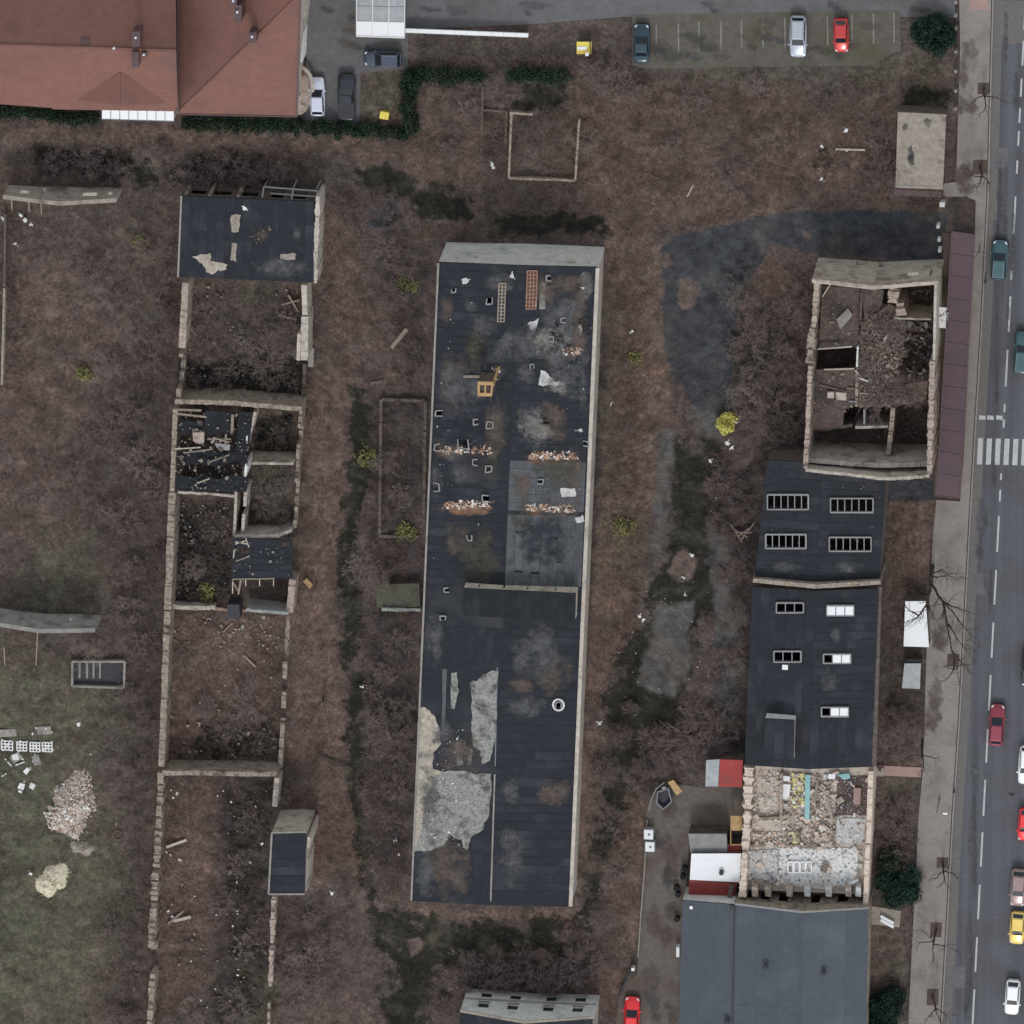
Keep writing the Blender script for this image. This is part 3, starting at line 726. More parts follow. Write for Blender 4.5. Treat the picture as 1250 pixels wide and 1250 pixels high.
# trodden, weathered and leaf-strewn patches
def mrange(src, a0, a1, b0, b1):
    r = N.new("ShaderNodeMapRange"); r.inputs[1].default_value = a0; r.inputs[2].default_value = a1; r.inputs[3].default_value = b0; r.inputs[4].default_value = b1
    L.new(src, r.inputs[0]); return r.outputs[0]
blot = gnoise(0.9, 5, .6); blot2 = gnoise(0.2, 6, .65)
col = gmix(gramp(blot2, .52, (0, 0, 0, 1), .68, (.7, .7, .7, 1)), col, gramp(fine, .3, lin(66, 62, 54), .72, lin(100, 94, 82)))
col = gmix(1.0, col, mrange(mott, .3, .7, .6, 1.42), 'MULTIPLY')
col = gmix(1.0, col, mrange(blot, .3, .7, .7, 1.32), 'MULTIPLY')
# pale bits of straw, paper and stone
col = gmix(gramp(fine2, .69, (0, 0, 0, 1), .75, (.55, .55, .55, 1)), col, gramp(midn, .3, lin(120, 108, 98), .7, lin(140, 132, 120)))
bs = N["Principled BSDF"]
L.new(col, bs.inputs["Base Color"]); bs.inputs["Roughness"].default_value = 0.95; bs.inputs["Specular IOR Level"].default_value = 0.15
bp = N.new("ShaderNodeBump"); bp.inputs["Strength"].default_value = 0.85; bp.inputs["Distance"].default_value = 0.35
L.new(fine, bp.inputs["Height"]); L.new(bp.outputs[0], bs.inputs["Normal"])
me.materials.append(gm)

# ================================================================== roads, pavements, yards
def sheet(name, pts, z, m, drop=0.25, loc=(0, 0, 0)):
    return structure(MB().prism([P(x, y, z) for x, y in pts], z0=z - drop), name, m, loc)
KERB = [(1217, -90), (1213, 0), (1207, 240), (1199, 400), (1187, 600), (1172, 880), (1164, 1000), (1151, 1240), (1146, 1330)]
road = sheet("road", KERB + [(1420, 1330), (1420, -90)], 0.004, "road", 0.3)
sheet("road_gutter", KERB + [(x + 11, y) for x, y in KERB[::-1]], 0.009, "gutter", 0.1)
tyre_l = [(x + 43, y) for x, y in KERB]
left_side = [(1167, -90), (1171, 0), (1172, 60), (1167, 222), (1152, 224), (1151, 240), (1180, 240), (1191, 245), (1190, 284), (1176, 560), (1172, 612), (1143, 610), (1139, 650), (1131, 790), (1127, 935), (1121, 1000), (1109, 1245), (1105, 1330)]
sheet("pavement", [(x - 3, y) for x, y in KERB] + left_side[::-1], 0.13, "paving", 0.3)
sheet("pavement_under_canopy", [(1150, 284), (1189, 286), (1175, 560), (1171, 609), (1140, 606)], 0.12, "pit_soil", 0.3)
sheet("pavement_crossing_patch", [(1183, -30), (1207, -30), (1206, 12), (1184, 11)], 0.134, "paving_pink", 0.02)
sheet("footpath", [(1064, 934), (1126, 937), (1124, 949), (1062, 946)], 0.06, "paving_pink", 0.2)
kl = [P(x, y, 0) for x, y in KERB]
kerb_root = bpy.data.objects.new("kerb", None); COL.objects.link(kerb_root); kerb_root["kind"] = "structure"; TH_LOC["kerb"] = Vector((0, 0, 0))
tot = []
for a, b in zip(kl[:-1], kl[1:]):
    n = max(1, int((b - a).length / 1.0))
    for i in range(n):
        p, q = a.lerp(b, (i + .01) / n), a.lerp(b, (i + .99) / n)
        tot.append((p, q))
for p, q in tot:
    MB().bar(p + Vector((-.08, 0, .02)), q + Vector((-.08, 0, .02)), .16, .26 + R.uniform(-.004, .004)).build("kerb_stone", "kerb", kerb_root)
# lane dashes, stop marks and the crossing
def mark(pts, name="lane_marking", m="road_paint"):
    return structure(MB().prism([P(x, y, .012) for x, y in pts], z0=0.0), name, m)
def lane_x(y): return 1249 - (y - 60) * 0.0519
y = 5.0
ys = [(96, 118), (132, 150), (160, 178), (196, 212), (240, 285), (330, 342), (362, 405), (427, 472), (493, 503), (512, 522), (578, 586), (598, 612), (630, 674), (696, 738), (760, 803), (824, 867), (890, 931), (952, 996), (1016, 1058), (1080, 1122), (1144, 1186), (1208, 1250), (50, 80), (4, 36)]
for a, b in ys:
    mark([(lane_x(a) - 1.1, a), (lane_x(a) + 1.1, a), (lane_x(b) + 1.1, b), (lane_x(b) - 1.1, b)])
for x in (1196, 1206, 1217):
    mark([(x - 1, 507), (x + 7, 507.6), (x + 7, 512.6), (x - 1, 512)], "give_way_marking")
for k in range(7):
    x = 1193 + k * 10.8
    mark([(x + 1, 535 + k * .2), (x + 7.2, 535 + k * .2), (x + 5.6, 567 + k * .2), (x - .6, 567 + k * .2)], "crossing_stripe")
structure(MB().prism([P(1222, 1, .011), P(1260, 1, .011), P(1260, 53, .011), P(1219, 53, .011)], z0=0), "road_patch", "gutter")

sheet("yard", [(378, -90), (1166, -90), (1166, 22), (1080, 20), (800, 28), (770, 20), (640, 30), (498, 36), (498, 84), (440, 88), (440, 152), (372, 150)], 0.010, "yard_asphalt", 0.2)
sheet("parking_bays", [(772, 18), (1098, 12), (1100, 60), (1060, 80), (790, 84), (772, 80)], 0.016, "lot_asphalt", 0.2)
for x in (801, 828, 853, 880, 905, 931, 958, 1010, 1040, 1066, 1091):
    e = 64 if x < 950 else 56
    s0 = 30 - (x - 800) * .05
    structure(MB().prism([P(x - .8, s0, .022), P(x + .8, s0, .022), P(x + 1.2, s0 + 36 + R.uniform(-6, 3), .022), P(x - .4, s0 + 36, .022)], z0=0.01), "bay_line", "lot_paint")
sheet("driveway", [(789, 990), (797, 968), (815, 955), (860, 962), (868, 958), (910, 958), (910, 1018), (842, 1022), (836, 1100), (831, 1300), (748, 1300), (757, 1205), (778, 1189), (783, 1100)], 0.012, "drive_asphalt", 0.2)
wp = structure(MB().prism([P(x, y, .013) for x, y in [(1160, 244), (1190, 247), (1189, 282), (1158, 280)]], z0=-.1), "bare_soil_patch", "dirt_floor")
# wear on the paved surfaces
rf = random.Random(8)
def wear(x, y, rx, ry, z, m, name="worn_patch"):
    pts = [P(x + rx * cos(a) * rf.uniform(.7, 1.2), y + ry * sin(a) * rf.uniform(.7, 1.2), z) for a in [i * pi / 6 for i in range(12)]]
    return structure(MB().add(pts[::-1], [tuple(range(12))]), name, m, P(x, y, z))
for k in range(26):
    y = rf.uniform(10, 1240); wear(1217 - y * .052 + rf.uniform(12, 36), y, rf.uniform(2, 7), rf.uniform(14, 70), .0135 + .0004 * k, rf.choice(["film_oil", "film_oil", "film_grey"]))
for k in range(22):
    y = rf.choice([rf.uniform(10, 230), rf.uniform(620, 1240)]); wear(1190 - y * .052 + rf.uniform(-12, 8), y, rf.uniform(5, 14), rf.uniform(8, 30), .142 + .0004 * k, rf.choice(["film_brown", "film_pale", "film_brown"]))
for k in range(20):
    wear(rf.uniform(800, 1085), rf.uniform(28, 70), rf.uniform(8, 26), rf.uniform(5, 12), .026 + .0004 * k, rf.choice(["film_oil", "film_moss", "film_brown"]))
for k in range(16):
    wear(rf.uniform(400, 480) if k % 2 else rf.uniform(520, 1130), rf.uniform(8, 60) if k % 2 else rf.uniform(4, 16), rf.uniform(8, 24), rf.uniform(5, 10), .026 + .0004 * k, rf.choice(["film_oil", "film_grey", "film_brown"]))
for k in range(18):
    y = rf.uniform(975, 1240); wear(rf.uniform(795, 822), y, rf.uniform(5, 14), rf.uniform(8, 26), .026 + .0004 * k, rf.choice(["film_oil", "film_brown", "film_pale", "film_brown"]))
for y0 in (180, 700, 1180): structure(MB().prism([P(1246 - y0 * .052 - 22, y0, .0125), P(1246 - y0 * .052 - 6, y0, .0125), P(1246 - y0 * .052 - 7, y0 + 26, .0125), P(1246 - y0 * .052 - 23, y0 + 26, .0125)], z0=0), "road_repair", "yard_asphalt")
# tree pits in the pavement
PITS = [(1201, 108, 7, 7), (1197, 204, 9, 9), (1164, 806, 7.5, 8), (1151, 1053, 7, 6.5), (1143, 1135, 7, 9), (1139, 1217, 7, 10)]
for x, y, a, b in PITS:
    structure(MB().prism([P(x - a, y - b, .139), P(x + a, y - b, .139), P(x + a - 1, y + b, .139), P(x - a - 1, y + b, .139)], z0=.05), "tree_pit", "pit_soil")
# ================================================================== buildings
def vwall(name, a, b, parent, m, z0=-0.2, thick=0.35, out=(0, 1, 0), openings=(), inset=0.0):
    """upright wall panel below the points a, b (tops), optionally with openings in u (along) and v (0 bottom .. 1 top)"""
    a, b = Vector(a), Vector(b)
    o = Vector(out).normalized()
    a = a - o * inset; b = b - o * inset
    return panel(name, (a.x, a.y, z0), (b.x, b.y, z0), b, a, thick, list(openings), parent, m, out=out)

def hall(name, label, cat, Wn, Rn, En, Ws, Rs, Es, wall_m, roof_m, thick=0.22, openW=(), openE=(), wall_mE=None, fascia=None, wallsN=True, group=None, nopen=((), ())):
    t = thing(name, label, cat, P((Wn[0] + Es[0]) / 2, (Wn[1] + Es[1]) / 2, 0), group)
    qW = (Wn, Rn, Rs, Ws); qE = (Rn, En, Es, Rs)
    panel("roof", *[P3(p) for p in qW], thick, list(openW), t, roof_m)
    panel("roof", *[P3(p) for p in qE], thick, list(openE), t, roof_m)
    lo = Vector((0, 0, thick + 0.02))
    wn, rn, en, ws, rs, es = [P3(p) - lo for p in (Wn, Rn, En, Ws, Rs, Es)]
    if wallsN:
        vwall("wall", wn, rn, t, wall_m, out=(0, 1, 0), inset=.06, openings=nopen[0]); vwall("wall", rn, en, t, wall_m, out=(0, 1, 0), inset=.06, openings=nopen[1])
    vwall("wall", ws, rs, t, wall_m, out=(0, -1, 0), inset=.06); vwall("wall", rs, es, t, wall_m, out=(0, -1, 0), inset=.06)
    vwall("wall", wn + Vector((0, -.45, 0)), ws + Vector((0, .45, 0)), t, wall_m, out=(-1, 0, 0), inset=.06); vwall("wall", en + Vector((0, -.45, 0)), es + Vector((0, .45, 0)), t, wall_mE or wall_m, out=(1, 0, 0), inset=.06)
    return t, qW, qE

def px_open(q, items):
    """openings (px, py, half width, half height) in pixels -> u,v ranges on a roof plane"""
    r = []
    for x, y, hw, hh in items:
        u0, v0 = uv_of(x - hw, y - hh, q); u1, v1 = uv_of(x + hw, y + hh, q)
        r.append((max(.003, min(u0, u1)), min(.997, max(u0, u1)), max(.003, min(v0, v1)), min(.997, max(v0, v1))))
    return r

def curb(q, x, y, hw, hh, parent, m="frame_pale", h=0.22, wd=0.14, name="vent_curb"):
    """a low upstand round a roof opening"""
    b = MB()
    jj = .9 if name == "vent_curb" else 0
    c = [on_quad(q, x + sx * hw + R.uniform(-jj, jj), y + sy * hh + R.uniform(-jj, jj)) for sx, sy in ((-1, -1), (1, -1), (1, 1), (-1, 1))]
    lost = R.randrange(6) if jj else 9
    for i in range(4):
        if i == lost: continue
        p, r = c[i], c[(i + 1) % 4]
        b.bar(p + Vector((0, 0, h / 2 - .02)), r + Vector((0, 0, h / 2 - .02)), wd * R.uniform(.7, 1.1), h + .04 + .006 * (i % 2))
    return b.build(name, m, parent)

# ------------------------------------------------------------------ central factory hall
cWn, cRn, cEn = (535, 320, 7.4), (633, 324, 8.0), (729, 326, 7.4)
cWs, cRs, cEs = (502, 1100, 7.4), (599, 1105, 8.0), (696, 1107, 7.4)
qW = (cWn, cRn, cRs, cWs); qE = (cRn, cEn, cEs, cRs)
vW = [(536, 501, 3.4, 3.4), (581, 511, 3, 3), (598, 515.5, 3.6, 3.6), (534.5, 542, 3, 3.2), (566, 538, 5.5, 5), (580, 560.5, 2.6, 2.6), (597, 568, 3, 3.6), (533, 590, 3.4, 4), (593.5, 604, 3.6, 3.4), (573.5, 652, 2.4, 2.4), (545.5, 716, 2.6, 2.4), (541, 750, 2.6, 2.4), (598, 366, 3.4, 3.2), (554, 354, 1.8, 1.8)]
vE = [(688, 389, 2.2, 2.2), (673.5, 412, 1.9, 1.9), (650, 445, 2, 2), (670, 339, 2, 2), (715.5, 538, 2.8, 2.4), (660, 584, 2.8, 2.0), (682, 856, 3, 3)]
oW, oE = px_open(qW, vW), px_open(qE, vE)
hallc, qW, qE = hall("factory_hall", "long dark flat-gabled factory hall with holed felt roof and stripped pale patches", "building", cWn, cRn, cEn, cWs, cRs, cEs, "plaster_grey", "bitumen", openW=oW, openE=oE, wall_mE="plaster_pale",
    nopen=([(.20, .23, .72, .78), (.42, .45, .70, .76), (.25, .6, .5, .53)], [(.86, .885, .80, .86)]))
vwall("wall_render", P(588, 322.3, 7.1) + Vector((0, .05, 0)), P(629, 324, 7.4) + Vector((0, .05, 0)), hallc, "grass_top", out=(0, 1, 0), thick=.05)
# felt strips of the east slope (some grey and weathered), west slope, south end
strips(qE, hallc, "felt_strip", 'h', 1.0, v=(0.012, .30), joints=2, openings=oE)
strips(qE, hallc, "felt_grey", 'h', 0.95, u=(.0, .96), v=(.30, .378), joints=2, openings=oE)
strips(qE, hallc, "felt_grey", 'v', 0.9, u=(.0, .97), v=(.382, .496), joints=2, openings=oE)
strips(qE, hallc, "felt_strip", 'h', 1.05, v=(.56, .795), joints=1, openings=oE)
strips(qE, hallc, "felt_strip", 'h', 1.05, v=(.797, .99), joints=0, openings=oE)
strips(qW, hallc, "felt_strip", 'h', 1.0, v=(0.012, .175), joints=1, openings=oW)
strips(qW, hallc, "felt_strip", 'h', 1.0, v=(.178, .50), u=(.02, .97), joints=1, openings=oW)
strips(qW, hallc, "felt_strip", 'v', 1.0, v=(.56, .63), joints=0, openings=oW)
strips(qW, hallc, "felt_strip", 'v', 1.0, v=(.918, .99), u=(.02, .98), joints=0, openings=oW)
for x, y, hw, hh in vW: curb(qW, x, y, hw + .5, hh + .5, hallc)
for x, y, hw, hh in vE: curb(qE, x, y, hw + .5, hh + .5, hallc)
# edge copings
b = MB(); b.bar(P3(cWn) + Vector((.02, -.1, .05)), P3(cWs) + Vector((.02, .1, .05)), .22, .18); b.build("coping", "concrete", hallc)
b = MB(); b.bar(P3(cEn) + Vector((.05, -.1, .05)), P3(cEs) + Vector((.05, .1, .05)), .42, .22); b.build("coping", "plaster_pale", hallc)
b = MB(); b.bar(P(599, 1100, 8.0), P(604, 945, 8.0), .18, .10); b.build("ridge_cap", "concrete", hallc)
b = MB(); b.bar(P(604.5, 935, 8.0), P(607, 815, 8.0), .12, .08); b.build("ridge_cap", "metal_grey", hallc)
# stripped patches
blob_patch("bare_deck", qW, [(513, 858), (522, 862), (532, 872), (537, 890), (538, 905), (530, 915), (528, 936), (542, 940), (538, 955), (528, 958), (520, 970), (518, 1000), (514, 1035), (506, 1038), (508, 960)], hallc, "deck_bare", .03, .02, 1.2)
blob_patch("torn_insulation", qW, [(536, 941), (552, 937), (574, 938), (576, 942), (599, 941), (600, 960), (596, 995), (588, 1012), (574, 1022), (571, 1036), (566, 1034), (563, 1024), (548, 1016), (544, 1031), (520, 1038), (507, 1037), (514, 1010), (518, 975), (526, 960)], hallc, "insulation", .055, .04, 1.4)
blob_patch("torn_insulation", qW, [(575, 830), (588, 822), (600, 814), (608, 816), (607, 870), (603, 905), (598, 926), (590, 930), (586, 915), (578, 905), (576, 870)], hallc, "insulation", .035, .04, 1.6)
blob_patch("torn_insulation", qW, [(551, 818), (558, 816), (560, 840), (556, 862), (551, 860)], hallc, "insulation", .035, .03, 1.0)
blob_patch("torn_insulation", qW, [(556, 900), (562, 905), (566, 930), (558, 932)], hallc, "insulation", .035, .03, 1.2)
blob_patch("torn_insulation", qW, [(574, 910), (577, 912), (576, 930), (572, 930)], hallc, "insulation", .035, .03, .8)
blob_patch("torn_felt", qW, [(541, 812), (546, 812), (544, 880), (539, 882)], hallc, "felt_grey", .034, .02, .6)
rubble("insulation_crumbs", [(512, 860), (540, 890), (600, 850), (604, 930), (598, 990), (570, 1030), (510, 1036), (528, 940)], 7.75, 300, .06, .22, ["concrete_white", "insulation", "concrete"], hallc)
rubble("insulation_crumbs", [(518, 960), (598, 944), (594, 1000), (568, 1024), (514, 1034)], 7.78, 420, .05, .16, ["insulation", "concrete", "insulation"], hallc)
for cx, cy, s in ((640, 0, 0),): pass
# clay-block rows broken open across the roof
for x0, x1, y, q in ((642, 704, 556, qE), (536, 602, 549, qW), (541, 600, 616, qW), (640, 700, 620, qE), (681, 709, 428, qE)):
    blob_patch("rust_stain", q, [(x0 - 8, y - 4), (x0 + 10, y - 9), (x1 - 12, y - 8), (x1 + 5, y - 4), (x1 + 6, y + 4), (x1 - 10, y + 9), (x0 + 12, y + 10), (x0 - 7, y + 5)], hallc, "film_rust", .032, .003, 1.0)
    for k in range(4 if x1 - x0 > 40 else 2):
        n_ = 4 if x1 - x0 > 40 else 2
        a = x0 + (x1 - x0) * (k + .12) / n_; c = x0 + (x1 - x0) * (k + .9) / n_
        z = on_quad(q, (a + c) / 2, y).z
        rubble("broken_clay_blocks", [(a, y - 5), (c + 5, y - 5.5), (c + 4, y + 5.5), (a - 3, y + 5)], z + .02, 74, .08, .3, ["brick_orange", "concrete_white", "brick_red", "brick_orange"], hallc, cl=[((a + c) / 2, y, 4.6), (c - 3, y + 1, 2.8), (R.uniform(a, c), y - 1, 6)])
# open block lattices near the north end
def lattice(q, x0, y0, x1, y1, nx, ny, m, parent, h=.14):
    b = MB()
    for i in range(nx + 1):
        u = x0 + (x1 - x0) * i / nx
        b.bar(on_quad(q, u, y0, h / 2), on_quad(q, u - (y1 - y0) * .04, y1, h / 2), .13, h)
    for j in range(ny + 1):
        vv = y0 + (y1 - y0) * j / ny
        b.bar(on_quad(q, x0 - (vv - y0) * .04, vv, h / 2 - .015), on_quad(q, x1 - (vv - y0) * .04, vv, h / 2 - .015), .11, h)
    return b.build("block_lattice", m, parent)
strip("lattice_backing", qW, *[uv_of(608.5, 345, qW)[0], uv_of(616.5, 345, qW)[0]], uv_of(612, 345, qW)[1], uv_of(612, 391, qW)[1], .02, .012, hallc, "metal_dark")  # dark sheet painted in for the shade inside the block holes
lattice(qW, 609.5, 345, 617.5, 391, 2, 11, "wood_old", hallc)
strip("lattice_backing", qE, uv_of(643, 350, qE)[0], uv_of(656, 350, qE)[0], uv_of(648, 330, qE)[1], uv_of(648, 376, qE)[1], .02, .012, hallc, "rust")
lattice(qE, 644, 330, 656, 376, 3, 10, "brick_red", hallc)
strip("loose_slab", qE, uv_of(659, 360, qE)[0], uv_of(666, 360, qE)[0], uv_of(660, 344, qE)[1], uv_of(660, 376, qE)[1], .03, .07, hallc, "concrete")
blob_patch("worn_felt", qE, [(622, 398), (650, 392), (668, 400), (660, 420), (640, 440), (610, 444), (600, 425)], hallc, "film_grey", .04, .006, 2.5)
blob_patch("worn_felt", qE, [(684, 392), (722, 390), (716, 420), (690, 422), (676, 410)], hallc, "film_grey", .041, .006, 2.5)
blob_patch("worn_felt", qE, [(702, 328), (726, 330), (724, 356), (716, 375), (706, 370)], hallc, "film_pale", .036, .006, 2.0)
blob_patch("worn_felt", qW, [(564, 366), (586, 364), (588, 378), (566, 381)], hallc, "film_grey", .034, .006, 2.0)
blob_patch("dirt_film", qE, [(646, 490), (664, 481), (686, 483), (690, 505), (672, 516), (652, 508)], hallc, "film_brown", .036, .006, 2.0)
blob_patch("dirt_film", qW, [(546, 628), (580, 625), (572, 668), (548, 676), (540, 650)], hallc, "film_brown", .034, .006, 2.0)
blob_patch("dirt_film", qW, [(530, 528), (545, 530), (548, 546), (530, 550)], hallc, "film_brown", .034, .006, 1.5)
for q, pts in ((qE, [(622, 338), (627, 330), (628, 340)]), (qE, [(645, 393), (657, 388), (654, 400), (648, 402)]), (qE, [(706, 396), (711, 394), (709, 408), (706, 406)]), (qE, [(708, 350), (713, 350), (712, 354)]), (qE, [(700, 522), (710, 519), (712, 524)]), (qE, [(661, 450), (668, 452), (676, 462), (690, 464), (688, 468), (668, 468), (658, 468)]),
               (qW, [(563, 340), (576, 339), (570, 346), (566, 346)]), (qE, [(684, 592), (702, 591), (704, 602), (685, 603)]), (qE, [(703, 627), (712, 625), (713, 633), (704, 634)])):
    blob_patch("pale_scrap", q, pts, hallc, "concrete_pale", .045, .03, 1.3, sub=4)
rubble("roof_crumbs", [(540, 335), (725, 335), (712, 700), (522, 700)], 7.78, 240, .05, .16, ["concrete_white", "concrete", "wood_old"], hallc)
rf = random.Random(3)
for k in range(46):
    q = qW if k % 2 else qE
    y = rf.uniform(335, 700) if k < 32 else rf.uniform(770, 1090)
    u = rf.uniform(.1, .88); x0 = q[0][0] + (q[3][0] - q[0][0]) * (y - 322) / 780; x = x0 + u * 97
    rx, ry = rf.uniform(14, 40), rf.uniform(12, 50)
    m_ = rf.choice(["film_grey", "film_brown", "film_dark", "film_grey", "film_moss"] if k < 32 else ["film_grey", "film_brown"])
    ry = min(ry, y - 330); x1 = x0 + 96
    rx = max(3, min(rx, x - x0 - 2, x1 - x - 2))
    blob_patch("weathered_film", q, [(x + rx * cos(a), y + ry * sin(a)) for a in [i * pi / 5 for i in range(10)]], hallc, m_, .04 + .0012 * k, .003, .5, rf, sub=1)
for k in range(16):
    x, y = rf.uniform(636, 712), rf.uniform(345, 540); rx, ry = rf.uniform(14, 30), rf.uniform(14, 40); ry = min(ry, y - 332); rx = min(rx, x - 632 + (y - 322) * .04, 724 - (y - 322) * .04 - x); rx = max(rx, 5)
    blob_patch("weathered_film", qE, [(x + rx * cos(a), y + ry * sin(a)) for a in [i * pi / 5 for i in range(10)]], hallc, rf.choice(["film_grey", "film_grey", "film_brown", "film_pale"]), .1 + .0012 * k, .003, .5, rf, sub=1)
# ring left by a removed vent
b = MB(); c = on_quad(qE, 682, 856, .05)
b.tube([c + Vector((.62 * cos(t), .62 * sin(t) * 1.1, .12)) for t in [i * 2 * pi / 14 for i in range(15)]], .12, 6); b.build("vent_ring", "frame_white", hallc)
# raised clerestory across the hall
pt = thing("roof_penthouse", "long low felt-roofed clerestory box standing across the long factory hall roof", "roof structure", P(634, 735, 7.6))
top = [(566, 718, 9.7), (703, 724.5, 9.7), (702, 757, 9.5), (566, 752, 9.5)]
panel("roof", *[P3(p) for p in top], .15, [], pt, "felt_black")
strips(top, pt, "felt_black", 'v', 1.0, joints=0)
tv = [P3(p) - Vector((0, 0, .16)) for p in top]
vwall("wall", tv[0], tv[1], pt, "plaster_pale", z0=7.3, out=(0, 1, 0), inset=.03, openings=[(x, x + .018, .3, .75) for x in (.12, .34, .55, .8)])
vwall("wall", tv[3], tv[2], pt, "plaster_grey", z0=7.3, out=(0, -1, 0), inset=.03)
vwall("wall", tv[0] - Vector((0, .42, 0)), tv[3] + Vector((0, .42, 0)), pt, "plaster_grey", z0=7.2, out=(-1, 0, 0), inset=.03); vwall("wall", tv[1] - Vector((0, .42, 0)), tv[2] + Vector((0, .42, 0)), pt, "plaster_pale", z0=7.2, out=(1, 0, 0), inset=.03)
# double-flue chimney
ch = thing("chimney_stack", "broken double-flue brick chimney with pale timber collar on the factory hall roof", "chimney", P(592, 452, 7.6))
q = [(583, 466, 11.2), (602, 466.5, 11.2), (600.5, 484, 11.2), (583, 483.5, 11.2)]
v = [P3(p) for p in q]
b = MB(); b.prism([p - Vector((0, 0, .25)) for p in v], z0=7.5); b.build("shaft", "masonry_dark", ch)
panel("collar", *v, .25, [(.14, .46, .22, .78), (.56, .88, .22, .78)], ch, "wood_tan")
rubble("fallen_bricks", [(600, 448), (614, 446), (612, 462), (603, 466)], 7.85, 40, .15, .3, ["brick_orange", "wood_tan", "concrete_white"], ch)
b = MB(); b.bar(P(609, 448, 8.0), P(601.5, 470, 11.2), .3, .2); b.build("leaning_board", "wood_tan", ch)
b = MB(); b.bar(P(566, 459.5, 7.85), P(586, 459.5, 7.9), .28, .2); b.build("brick_kerb", "masonry", ch)

# ------------------------------------------------------------------ north block of the long western ruin
nbq = ((222, 239, 4.7), (383, 246, 4.7), (383, 345, 4.7), (218, 338, 4.7))
nb = thing("workshop_block", "flat black-roofed workshop block with beige bare patches, still roofed end of the long ruin", "building", P(300, 285, 0))
panel("roof", *[P3(p) for p in nbq], .22, [], nb, "bitumen")
strips(nbq, nb, "felt_strip", 'v', 1.0, joints=1)
v = [P3(p) - Vector((0, 0, .24)) for p in nbq]
vwall("wall", v[0], v[1], nb, "masonry_dark", out=(0, 1, 0), inset=.05, openings=[(.05, .17, .35, .8), (.22, .36, .35, .8), (.42, .56, .35, .8), (.66, .76, .3, .85), (.82, .93, .3, .85)])
vwall("wall", v[3], v[2], nb, "masonry", out=(0, -1, 0), inset=.05)
vwall("wall", v[0] - Vector((0, .42, 0)), v[3] + Vector((0, .42, 0)), nb, "masonry", out=(-1, 0, 0), inset=.05)
wall("wall", [(388, 240, 4.75), (386, 290, 4.75), (384, 346, 4.75)], nb, "plaster_pale", .5, jag=.25, step=.5, wj=.2)
b = MB(); b.bar(v[0] + Vector((-.05, 0, .28)), v[3] + Vector((-.05, 0, .28)), .2, .14); b.build("coping", "concrete", nb)
for x in (226, 256, 291): MB().prism([P(x - 2, 238, 4.3), P(x + 2, 238, 4.3), P(x + 2, 243, 4.3), P(x - 2, 243, 4.3)], z0=-.2).build("pilaster", "masonry", nb)
for u0 in (.62, .83):
    pass
b = MB()
for a, c in (((322, 228, 3.4), (388, 233, 3.4)), ((322, 228, 3.4), (320, 242, 4.2)), ((358, 230.5, 3.4), (356, 244, 4.2)), ((388, 233, 3.4), (385, 246, 4.2)), ((330, 236, 3.8), (386, 240, 3.8))): b.bar(P3(a), P3(c), .16, .14)
for x in (322, 358, 387): p = P(x, 230, 3.3); b.bar(p, Vector((p.x, p.y, -.2)), .14, .14)
b.build("lean_to_frame", "frame_pale", nb)
for pts, m in (([(282, 262), (294, 262), (293, 272), (291, 284), (282, 283)], "concrete_beige"), ([(282, 296), (289, 296), (288, 319), (282, 318)], "concrete_beige"), ([(234, 312), (257, 310), (258, 318), (268, 320), (277, 322), (276, 329), (266, 330), (260, 335), (252, 331), (247, 322), (243, 319)], "deck_bare"), ([(343, 309), (361, 309), (361, 317), (342, 317)], "concrete_beige"),
               ([(357, 272), (368, 273), (367, 295), (356, 294)], "film_grey"), ([(296, 252), (301, 253), (302, 257), (297, 256)], "litter_white"), ([(306, 283), (320, 277), (330, 280), (326, 294), (308, 296)], "film_brown"), ([(303, 316), (350, 314), (380, 318), (380, 342), (306, 338)], "film_grey")):
    blob_patch("roof_patch", nbq, pts, nb, m, .04 + R.uniform(0, .004), .03 if not m.startswith("film") else .004, 1.2)
rubble("roof_litter", [(303, 278), (330, 276), (330, 298), (304, 298)], 4.76, 30, .1, .25, ["brick_red", "wood_old"], nb)

# ------------------------------------------------------------------ the long roofless western ruin
wr = thing("workshop_ruin", "long roofless workshop ruin of broken pale brick walls and cross walls", "ruin", P(280, 750, 0))
def wl(path, m="masonry", thick=.5, **k): return wall("wall", path, wr, m, thick, **k)
wl([(226, 346, 4.3), (222, 425, 4.3)], "masonry_pink", .75, jag=.3)
wl([(221, 432, 4.0), (217, 490, 4.2)], "masonry", .5, jag=1.2, gaps=[(.1, .75, .55)])
wl([(371, 348, 4.2), (372, 385, 4.2)], "plaster_pale", .6, jag=.15)
wl([(372, 387, 4.2), (371, 440, 4.2)], "plaster_pale", .8, jag=.15)
wl([(365, 408, 4.0), (364, 440, 4.0)], "plaster_pale", .4, jag=.1)
wl([(380, 425, .6), (379, 448, .6)], "concrete", .6, jag=.1)
wl([(372, 445, .8), (369, 494, .8)], "masonry_dark", .4, jag=.7)
wl([(213, 491, 4.3), (290, 493, 4.4), (368, 500, 4.2)], "masonry", .55, jag=.3)
wl([(214, 500, 4.0), (210, 600, 4.0)], "masonry", .55, jag=.6)
wl([(210, 602, 4.0), (204, 745, 4.0)], "masonry", .8, jag=.4)
wl([(204, 747, 3.8), (196, 938, 3.8)], "masonry", .7, jag=.5)
wl([(196, 944, 3.4), (190, 1060, 3.2)], "masonry", .7, jag=.9, wj=.15)
wl([(189, 1066, 3.0), (183, 1170, 3.0)], "masonry", .75, jag=1.0, wj=.2, gaps=[(.1, .14, .3), (.34, .4, .3), (.93, 1, .2)])
